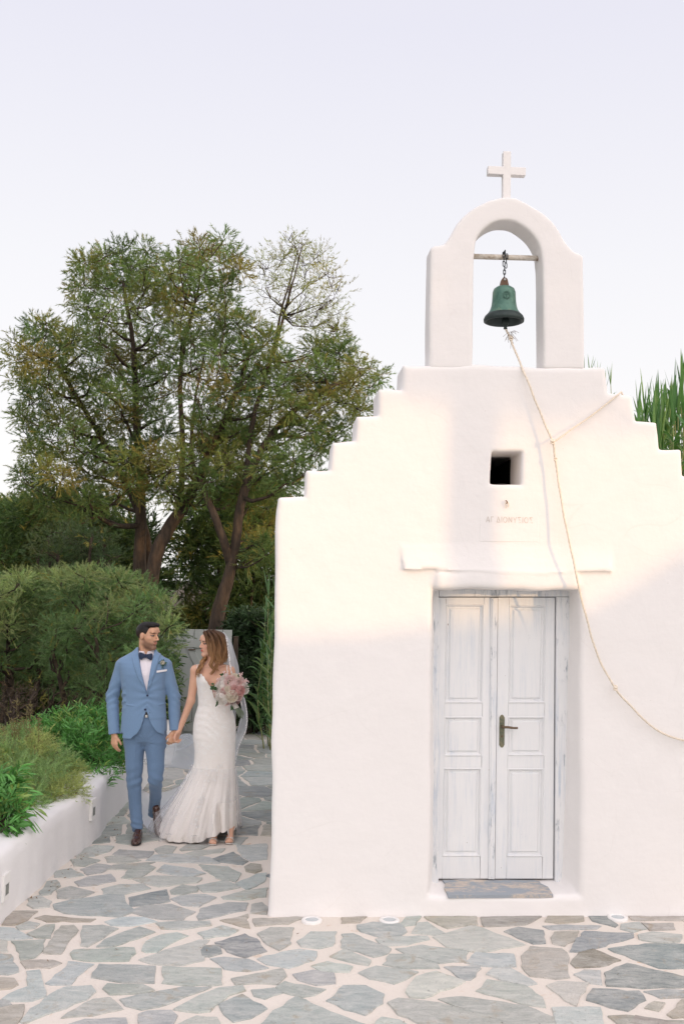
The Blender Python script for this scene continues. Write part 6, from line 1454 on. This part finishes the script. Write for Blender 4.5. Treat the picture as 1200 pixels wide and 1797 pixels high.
def gown_grid(off=0, zt=None, hemf=None, fold=1.0, nt=NT, nr=NR_, ztop=None):
    V_ = []; th = np.arange(nt)/nt*2*np.pi; zw_ = bf.p(370, 1252)[2]
    for i in range(nr):
        t_ = i/(nr-1)
        for k, a_ in enumerate(th):
            # front is -y: a_=0 at -y
            xa = math.sin(a_); ya = -math.cos(a_)
            if ztop is None:
                xf = np.interp(1.35, Zr[::-1], A[0][::-1])+xa*np.interp(1.35, Zr[::-1], A[2][::-1]); zt_ = np.interp(xf, tx_, tz_) if ya < 0 else tz_[0]-.07*(-ya if ya < 0 else ya)
                if ya < 0: zt_ += .004*math.sin(xf*260)
            else: zt_ = ztop
            xh = rows_[-1][1]+xa*rows_[-1][3]; zh = hemf(xh, ya) if hemf else hz
            z = (zt_+(zw_-zt_)*(t_/.42)) if (ztop is None and t_ < .42) else (zw_+(zh-zw_)*((t_-.42)/.58)**.95 if ztop is None else zt_+(zh-zt_)*t_**.9)
            cx, cy, aa, bb_ = (np.interp(z, Zr[::-1], q[::-1]) for q in A)
            low = max(0, min(1, (.78-z)/.7)); p_ = 2.2+3.0*low*max(0, xa); rho = (abs(xa)**p_+abs(ya)**p_)**(-1/p_); f_ = fold*low**1.5*(.011*math.sin(a_*11+2*math.sin(z*4))+.008*math.sin(a_*23+1.3+z*5+1.5*math.sin(z*7))+.004*math.sin(a_*47+z*3))
            bust = 0
            if ya < 0 and z > 1.1:
                for bx_ in (360, 387):
                    q_ = bf.p(bx_, 1193, -.1); bust += .020*math.exp(-(((cx+xa*aa-q_[0])/.05)**2+((z-q_[2])/.06)**2))
            wrk = .0035*math.sin(z*110+xa*9+2*math.sin(xa*5))*math.exp(-((z-.98)/.14)**2)
            k_ = 1+f_/max(aa, .1)
            x = cx+xa*rho*(aa+off)*k_; y = cy+ya*rho*(bb_+off+bust+wrk)*k_
            V_.append((x, y, z))
    F_ = [[i*nt+k, (i+1)*nt+k, (i+1)*nt+(k+1) % nt, i*nt+(k+1) % nt] for i in range(nr-1) for k in range(nt)]
    return np.array(V_), np.array(F_)
xq = lambda x: bf.p(x, 1475, -.1)[0]
def hemf(xh, ya):
    if ya > .3: return hz
    f_ = np.interp(xh, [xq(335), xq(352), xq(368), xq(383), xq(386), xq(389), xq(393), xq(414)], [hz, .02, .06, .10, .11, .03, .085, .075]); return float(f_ if ya < 0 else hz+(f_-hz)*(1-ya/.3))
V_, F_ = gown_grid(0, hemf=hemf)
# the slit: an inward fold running down from the knee
apex = bf.p(384, 1408, -.1)
for i in range(len(V_)):
    x, y, z = V_[i]
    if y < bf.base[1]*0+.15 and z < apex[2]:
        xc = np.interp(z, [0, apex[2]], [xq(386), apex[0]]); g_ = math.exp(-((x-xc)/.014)**2); V_[i, 1] += .07*g_*min(1, (apex[2]-z)/.12)
        V_[i, 1] -= .018*math.exp(-((x-xc+.035)/.02)**2)*min(1, (apex[2]-z)/.12)
lace = np.clip((V_[:, 2]-.50)/.25+.55*noise3(V_[:, 0], V_[:, 1], V_[:, 2], 22, 9, 2), 0, 1); lace = np.maximum(lace, np.clip(1.3*noise3(V_[:, 0], V_[:, 1], V_[:, 2]*.4, 20, 12, 2)-.45, 0, 1)*(V_[:, 2] < .6))
gown = mk('gown', V_, [F_], MAT['gown'], wom, col=np.repeat(lace[:, None], 3, 1))
# straps
sp = MB()
for (a_, b_) in (((347.5, 1181.5), (346.5, 1168.5)), ((399, 1181.5), (399, 1169.5))):
    A0 = p(a_[0], a_[1], -.095); B0 = p(b_[0], b_[1], -.03); sp.tube(spline([A0, (A0+B0)/2+np.array([0, -.012, .01]), B0+np.array([0, 0, .01]), B0+np.array([0, .07, -.02])], 5), .0035, 6)
sp.build('shoulder_straps', MAT['gown'], wom, smooth=True)
# waist band of lace
def tulle(name, op, c=(.86, .87, .90)):
    m, t, b, o = M_(name); b.inputs['Base Color'].default_value = (*c, 1); b.inputs['Roughness'].default_value = .8; tr = N(t, 'ShaderNodeBsdfTransparent'); tl = N(t, 'ShaderNodeBsdfTranslucent'); tl.inputs[0].default_value = (*c, 1)
    m1 = N(t, 'ShaderNodeMixShader'); m1.inputs[0].default_value = .4; L(t, b.outputs[0], m1.inputs[1]); L(t, tl.outputs[0], m1.inputs[2])
    lw = N(t, 'ShaderNodeLayerWeight'); lw.inputs['Blend'].default_value = .35
    mr = N(t, 'ShaderNodeMapRange'); L(t, lw.outputs['Facing'], mr.inputs['Value']); mr.inputs['To Min'].default_value = op; mr.inputs['To Max'].default_value = min(1, op*2.6)
    m2 = N(t, 'ShaderNodeMixShader'); L(t, mr.outputs[0], m2.inputs[0]); L(t, tr.outputs[0], m2.inputs[1]); L(t, m1.outputs[0], m2.inputs[2]); L(t, m2.outputs[0], o.inputs[0]); return m
MAT['tulle'] = tulle('white tulle', .16); MAT['tulle2'] = tulle('veil tulle', .42, (.84, .87, .92))
def lacemat():
    m, t, b, o = M_('lace edging'); b.inputs['Base Color'].default_value = (.86, .85, .85, 1); b.inputs['Roughness'].default_value = .8; co = coords(t); tr = N(t, 'ShaderNodeBsdfTransparent'); ms = N(t, 'ShaderNodeMixShader')
    L(t, ramp(t, noise(t, co, 90, 3, .6, 1), [(.40, .25), (.52, .95)]), ms.inputs[0]); L(t, tr.outputs[0], ms.inputs[1]); L(t, b.outputs[0], ms.inputs[2]); L(t, ms.outputs[0], o.inputs[0]); return m
MAT['lace'] = lacemat()
# sheer overskirt, wider than the gown on the left, its front falling open over the lining
V_, F_ = gown_grid(.014, hemf=lambda xh, ya: .014, fold=1.05, ztop=p(370, 1345)[2], nr=70)
lw_ = np.clip((.55-V_[:, 2])/.5, 0, 1)
V_[:, 0] -= .07*lw_**1.5*(V_[:, 0] < rows_[-1][1])*np.clip((rows_[-1][1]-V_[:, 0])/.25, 0, 1)
V_[:, 2] += .012*np.sin(V_[:, 0]*30)*(lw_ > .95)
fc = V_[F_].mean(1); xs_ = np.interp(fc[:, 2], [0, apex[2]], [xq(372), apex[0]]); keep = ~((fc[:, 1] < .05) & (fc[:, 2] < apex[2]) & (fc[:, 0] > xs_) & (fc[:, 0] < xq(412)))
mk('overskirt', V_, [F_[keep]], MAT['tulle'], wom)
# a lifted corner of tulle over the man's shoe
cr_p = [(268, 1438), (276, 1425), (292, 1430), (300, 1450), (290, 1478), (280, 1470), (272, 1455)]
Gs = []
for j, v in enumerate(np.linspace(0, 1, 12)):
    a0 = np.array([272, 1426])*(1-v)+np.array([284, 1479])*v; b0 = np.array([300, 1412])*(1-v)+np.array([315, 1470])*v
    for i, u_ in enumerate(np.linspace(0, 1, 12)):
        x, y = a0*(1-u_)+b0*u_; x += -4*math.sin(v*math.pi)*(1-u_); q_ = p(x, y, -.10+.06*v+.03*math.sin(u_*9+v*5)-.02*(1-u_)); q_[2] = max(q_[2], .01); Gs.append(q_)
Fg = [[j*12+i, j*12+i+1, (j+1)*12+i+1, (j+1)*12+i] for j in range(11) for i in range(11)]
mk('tulle_corner', Gs, Fg, MAT['tulle'], wom)
# lace appliques
apV, apF = [], []
rs3 = np.random.default_rng(4); gv = np.array([v.co for v in gown.data.vertices]); nor = np.zeros((len(gv), 3), dtype=np.float32); gown.data.vertices.foreach_get('normal', nor.ravel()) if False else None
nor = np.array([v.normal for v in gown.data.vertices])
cand = np.where((nor[:, 1] < -.15) & (gv[:, 2] < .72) & (gv[:, 2] > .12))[0]
pxs = [(320, 1383), (323, 1378), (326, 1372), (330, 1367), (335, 1360), (338, 1352), (356, 1400), (358, 1408), (354, 1416), (360, 1394), (350, 1430), (347, 1442), (352, 1436), (400, 1400), (404, 1410), (402, 1388), (405, 1420), (366, 1360), (372, 1350), (380, 1345), (390, 1352), (398, 1362), (360, 1345), (350, 1340), (385, 1338), (377, 1362), (403, 1372), (345, 1350), (316, 1420), (361, 1380)]
for (x, y) in pxs:
    q_ = p(x, y, 0); c_ = cand[np.argmin((gv[cand, 0]-q_[0])**2+(gv[cand, 2]-q_[2])**2)]
    for _ in range(4):
        nn_ = nor[c_]/np.linalg.norm(nor[c_]); s1 = np.cross(nn_, [0, 0, 1.]); s1 /= np.linalg.norm(s1); s2 = np.cross(s1, nn_)
        cc_ = gv[c_]+nn_*.006+s1*rs3.normal()*.016+s2*rs3.normal()*.022; rr_f = .0105*rs3.uniform(.5, 1.3); a0 = rs3.random()*6
        for q5 in range(5):
            an = a0+q5*1.2566; du = s1*math.cos(an)+s2*math.sin(an); dv = np.cross(nn_, du); k_ = len(apV)
            apV += [cc_, cc_+du*rr_f*.45-dv*rr_f*.34+nn_*.002, cc_+du*rr_f*.9-dv*rr_f*.25+nn_*.003, cc_+du*rr_f*1.02+nn_*.002, cc_+du*rr_f*.9+dv*rr_f*.25+nn_*.003, cc_+du*rr_f*.45+dv*rr_f*.34+nn_*.002]; apF += [[k_, k_+1, k_+2, k_+3, k_+4, k_+5]]
mk('lace_applique', apV, apF, simple('white lace', (.85, .83, .81), .85), wom)

# hair
HFb = Field(hb_c-np.array([.15, .17, .17]), hb_c+np.array([.17, .17, .16]), .004)
eb = lambda q, r, kk=.012, mode='add': HFb.ell(TB(q), np.array(r)*KB, HBx, kk, mode)
eb((0, -.026, .038), (.084, .104, .090)); 
X, Y, Z = HFb.ax[0][:, None, None], HFb.ax[1][None, :, None], HFb.ax[2][None, None, :]
q = [((X-hb_c[0])*HBx[0, i]+(Y-hb_c[1])*HBx[1, i]+(Z-hb_c[2])*HBx[2, i])/KB for i in range(3)]
# head axes: q0 side (+ towards the far side of the viewer for this yaw), q1 forward, q2 up
hl = np.where(q[1] > .0, (.082-.9*np.abs(q[0])*0)-q[2]+.35*(q[1]-.05), -.2-q[2]); hl = np.where((q[1] > -.005) & (q[1] < .045), np.minimum(hl, (.085-2.2*(.045-q[1]))-q[2]), hl)
HFb.V = np.maximum(HFb.V, hl.astype(np.float32)); HFb.V += (.002*noise3(q[0]*2, q[1], q[2]*.5, 90, 14)).astype(np.float32)
# mass falling behind and beside the neck
for a_, b_, ra, rb in (((385, 1120, .03), (388, 1150, .03), .055, .05), ((378, 1128, -.03), (382, 1152, -.05), .038, .035), ((390, 1150, .02), (388, 1160, .0), .045, .03), ((366, 1140, .03), (358, 1160, .03), .03, .02)): HFb.cone(p(*a_), p(*b_), ra, rb, .02)
HFb.V += (.0022*noise3(X, Y, Z*.25, 160, 15, 2)).astype(np.float32)
P, F = HFb.mesh(1); zt_ = p(370, 1106)[2]; zb2 = p(370, 1160)[2]
def hcol(P): 
    t_ = np.clip((zt_-P[:, 2])/(zt_-zb2), 0, 1)[:, None]; st_ = (.5+.5*noise3(P[:, 0], P[:, 1], P[:, 2]*.2, 170, 16, 2))[:, None]
    return np.clip((np.array((.085, .040, .020))*(1-t_)+np.array((.34, .18, .08))*t_)*(1-.35*st_)+np.array((.42, .27, .13))*t_*np.clip(st_-.45, 0, 1)*1.2, .01, 1)
hair = mk('hair', P, F, MAT['hair'], wom, col=hcol(P))
GD = [[(360, 1107.5, -.085), (363, 1116, -.115), (366, 1130, -.120), (370, 1145, -.125), (374, 1157, -.125), (371, 1167, -.125), (376, 1176, -.125), (369, 1183, -.125)],
      [(364, 1106, -.07), (371, 1118, -.115), (376, 1135, -.118), (377, 1150, -.12), (382, 1162, -.115), (378, 1172, -.12), (382, 1178, -.12)],
      [(368, 1105, -.05), (380, 1117, -.09), (386, 1135, -.09), (384, 1150, -.10), (389, 1160, -.09), (387, 1167, -.09)],
      [(373, 1105, -.02), (389, 1118, -.05), (395, 1138, -.05), (393, 1152, -.06), (396, 1163, -.05)],
      [(376, 1106, .01), (393, 1120, .01), (398, 1142, .01), (396, 1162, .01)],
      [(366, 1142, -.01), (361, 1152, -.03), (355, 1160, -.06), (354, 1170, -.09), (348, 1179, -.10), (346, 1188, -.10)],
      [(364, 1145, -.01), (358, 1154, -.02), (356, 1164, -.06), (350, 1172, -.085), (347, 1181, -.095)],
      [(362, 1108, -.075), (366, 1122, -.105), (372, 1140, -.115), (376, 1155, -.12), (373, 1165, -.12)],
      [(359, 1108.5, -.07), (358, 1111, -.08), (362, 1118, -.105), (364, 1128, -.11), (367, 1140, -.11), (369, 1152, -.115)]]
hs2 = MB(); hr = np.random.default_rng(9)
for gi, G in enumerate(GD):
    for k in range(16):
        o_ = hr.normal(size=3)*np.array([.008, .008, .005]); ph = hr.random()*6; pts = [p(x, y, d)+o_*(.35+.65*i/len(G)) for i, (x, y, d) in enumerate(G)]
        S_ = spline(pts, 5); n_ = len(S_); tt_ = np.linspace(0, 1, n_); S_ = S_+np.stack([np.sin(tt_*9+ph), np.cos(tt_*8+ph), 0*tt_], 1)*(.003+.006*tt_[:, None]); r_ = .0042*hr.uniform(.6, 1.2)*np.clip(1.15-tt_**3, .15, 1); hs2.tube(S_, r_, 5)
V_ = np.array(hs2.V); mk('wavy_locks', V_, hs2.F, MAT['hair'], wom, col=np.clip(hcol(V_)*(1+.35*noise3(V_[:, 0], V_[:, 1], V_[:, 2]*.15, 220, 19))[:, None], .01, 1))

# veil
def sheet(name, Lp, Rp, nu, nv, mat, fold=.012, nf=4, par=wom, solid=0, thr=None, lace_side=None, lw=.03):
    Lc, Rc = spline(Lp, max(2, nv//(len(Lp)-1))), spline(Rp, max(2, nv//(len(Rp)-1))); n_ = min(len(Lc), len(Rc)); Lc = Lc[np.linspace(0, len(Lc)-1, n_).astype(int)]; Rc = Rc[np.linspace(0, len(Rc)-1, n_).astype(int)]; V_ = []
    for i in range(n_):
        for j in range(nu):
            u_ = j/(nu-1); q_ = Lc[i]*(1-u_)+Rc[i]*u_; V_.append(q_+np.array([0, 1, .25])*fold*math.sin(u_*nf*6.28+i*.12)*min(1, i/8))
    F_ = [[i*nu+j, i*nu+j+1, (i+1)*nu+j+1, (i+1)*nu+j] for i in range(n_-1) for j in range(nu-1)]
    o = mk(name, V_, F_, mat, par); return o, Lc, Rc
def ribbon(name, curve, wd, vec, par, mat):
    V_ = []; 
    for i, c_ in enumerate(curve): s_ = 1+.25*math.sin(i*1.9); V_ += [c_, c_+np.array(vec)*wd*s_]
    return mk(name, V_, [[2*i, 2*i+1, 2*i+3, 2*i+2] for i in range(len(curve)-1)], mat, par)
Lv = [p(389, 1110, .05), p(397, 1124, .02), p(400, 1145, -.02), p(403, 1168, -.04), p(408, 1192, -.02), p(420, 1225, .02), p(424, 1250, .05), p(418, 1275, .08), p(410, 1310, .14), p(402, 1345, .2)]
Rv = [p(393, 1109, .07), p(406, 1126, .09), p(413, 1148, .10), p(419, 1170, .10), p(421, 1192, .08), p(429, 1222, .06), p(434.5, 1254, .08), p(432.5, 1282, .12), p(421, 1308, .18), p(414, 1340, .24)]
veil, Lc, Rc = sheet('veil', Lv, Rv, 14, 60, MAT['tulle2'], .007, 1.6)
ribbon('lace_trim', Lc[1:34]+np.array([0, -.004, 0]), .013, (1, -.1, .1), veil, MAT['lace']); ribbon('lace_trim', Rc[26:]+np.array([0, -.004, 0]), .011, (-1, -.1, .1), veil, MAT['lace'])
back, Lc, Rc = sheet('veil_back', [p(385, 1108, .09), p(372, 1140, .13), p(362, 1180, .14), p(352, 1240, .16), p(346, 1295, .25), p(330, 1345, .6)], [p(393, 1109, .07), p(408, 1140, .12), p(412, 1180, .14), p(414, 1240, .18), p(412, 1295, .26), p(405, 1345, .6)], 22, 40, MAT['tulle2'], .012, 3)
# trailing end of the veil, lifted by the air behind the couple
gq = lambda x, y, z=0.02: np.array(gnd(x, y, z))-bf.base
A1 = [p(344, 1291, .16), p(330, 1290, .35), p(318, 1291, .5), p(302, 1299, .7), p(284, 1301, .9), p(262, 1305, 1.05), p(252, 1318, 1.1)]
A2 = [p(345, 1352, .25), p(336, 1350, .4), p(322, 1347, .6), p(305, 1345, .75), p(285, 1347, .9), p(265, 1342, 1.05), p(250, 1343, 1.1)]
tr1, Lc, Rc = sheet('veil_train', A1, A2, 16, 60, MAT['tulle2'], .035, 1.3); ribbon('lace_trim', Rc, .03, (0, -.1, 1), tr1, MAT['lace'])
B1 = [gq(340, 1362, .10), gq(322, 1375, .06), gq(300, 1386, .03), gq(280, 1390, .03), gq(262, 1391, .03), gq(247, 1386, .03)]
B2 = [gq(345, 1440, .03), gq(325, 1455, .02), gq(300, 1462, .03), gq(280, 1462, .02), gq(262, 1458, .02), gq(246, 1440, .02)]
tr2, Lc, Rc = sheet('veil_train', B1, B2, 20, 60, MAT['tulle2'], .012, 2.2); ribbon('lace_trim', Lc, .05, (0, -1, .4), tr2, MAT['lace'])
lp_ = MB()
for G in ([(322, 1296, .4), (333, 1288, .38), (339, 1298, .36), (330, 1310, .36), (321, 1303, .38), (326, 1293, .36), (341, 1301, .3)], [(344, 1294, .2), (334, 1305, .3), (322, 1313, .4), (309, 1317, .5)], [(318, 1291, .45), (331, 1299, .4), (343, 1306, .3)], [(309, 1300, .5), (306, 1320, .55), (302, 1340, .6)]):
    lp_.tube(spline([p(*g) for g in G], 8), .0045, 5)
lp_.build('rolled_edge', MAT['tulle2'], tr1, smooth=True)

# ------------------------------------------------------------------ bouquet
bq0 = p(404, 1212, -.20)+bf.base; bou = empty('bouquet', tuple(bq0), 0, 'round bouquet of cream and blush peonies with green leaves in the woman\'s hand', 'bouquet')
def B(px, py, dy): return p(px, py, -.20+dy)+bf.base-bq0
protos = {}
FLW = [(405, 1196, -.10, 10.5, 'blush'), (419, 1201, -.08, 10, 'blush'), (429, 1208, -.04, 9.5, 'white_p'), (407, 1222, -.13, 10, 'cream'), (389.5, 1226, -.10, 10.5, 'white_p'), (387, 1207, -.09, 10, 'white_p'), (395, 1193, -.06, 9, 'white_p'), (400, 1209, -.145, 5.5, 'cream'), (411, 1211, -.13, 8, 'dusty'), (422, 1212, -.11, 8, 'dusty'), (394, 1214, -.12, 7, 'dusty'), (399, 1216, -.13, 6.5, 'blush'), (418, 1221, -.09, 8.5, 'blush'), (380, 1214, -.03, 8, 'blush'), (381, 1222, -.02, 7, 'cream'), (413, 1189, -.04, 8, 'cream'), (397, 1232, -.06, 7, 'blush'), (413, 1231, -.06, 7.5, 'mauve'), (425, 1195, -.02, 7, 'blush'), (416, 1228, -.02, 8, 'mauve'), (402, 1203, -.11, 7, 'blush'), (384, 1197, .0, 7, 'blush')]
cc3 = B(404, 1212, 0)
for i, (x, y, d, r, mt) in enumerate(FLW):
    c_ = B(x, y, d+.02); ax_ = c_-cc3+np.array([0, -.05, 0]); key = (mt, i % 2)
    V_, F_ = rosette((0, 0, 0), 1.0, 5, (0, 0, 1), i, petals=(5, 7, 9, 9) if mt != 'dusty' else (7, 9, 11, 13))
    o = mk('peony' if mt != 'dusty' else 'carnation', V_, F_, MAT[mt], bou); s_ = r/209.*1.12; o.scale = (s_, s_, s_); o.location = tuple(c_); o.rotation_euler = Vector(ax_).to_track_quat('Z', 'Y').to_euler()
lvp = [(381, 1209, -.06), (402, 1198, -.13), (385, 1231, -.05), (434, 1203, -.02), (420, 1190, 0), (377, 1205, 0), (408, 1236, -.03), (428, 1220, .0), (392, 1186, 0)]
for (x, y, d) in lvp:
    n = 5; C0 = np.tile(B(x, y, d), (n, 1))+rng.normal(size=(n, 3))*.006; D0 = C0-cc3+rng.normal(size=(n, 3))*.04; D0 /= np.linalg.norm(D0, axis=1, keepdims=True); V_, T_, Q_, C_ = lance(C0, D0, .038, .02, np.tile((.07, .14, .07), (n, 1))); mk('leaf_sprig', V_, [T_, Q_], MAT['leaf'], bou, smooth=False, col=C_)
for (x0, y0, x1, y1) in ((396, 1192, 392, 1179), (400, 1192, 400, 1180), (428, 1198, 435.5, 1194.5), (420, 1192, 424, 1183), (386, 1200, 383, 1190)):
    s_ = MB(); a_, b_ = B(x0, y0, -.05), B(x1, y1, -.05); s_.tube([a_, b_], .0025, 5)
    for k in range(7): q_ = a_+(b_-a_)*(.3+.1*k); e_ = q_+(b_-a_)*.2+rng.normal(size=3)*.010; s_.tube([q_, e_], [.003, .0045], 5)
    s_.build('astilbe_sprig', MAT['blush'], bou, smooth=True)
sm = MB()
for k in range(18): 
    o_ = rng.normal(size=3)*.012; sm.tube([B(404, 1222, -.03)+o_*.8, B(411, 1236, -.02)+o_*.45, B(423.5+random.uniform(-3, 3), 1256+random.uniform(-3, 3), .0)+o_*1.2], .0035, 6)
sm.build('stems', simple('flower stems', (.22, .27, .19), .6, 40), bou, smooth=True)
sr = MB()
for k in range(5): sr.tube([B(409.5+1.2*k, 1233+2.2*k, -.02)+.019*np.array([math.cos(a_), math.sin(a_), .3*math.cos(a_)]) for a_ in np.linspace(0, 2*math.pi, 14, endpoint=False)], .006, 6, closed=True)
sr.build('ribbon', MAT['white_p'], bou, smooth=True)
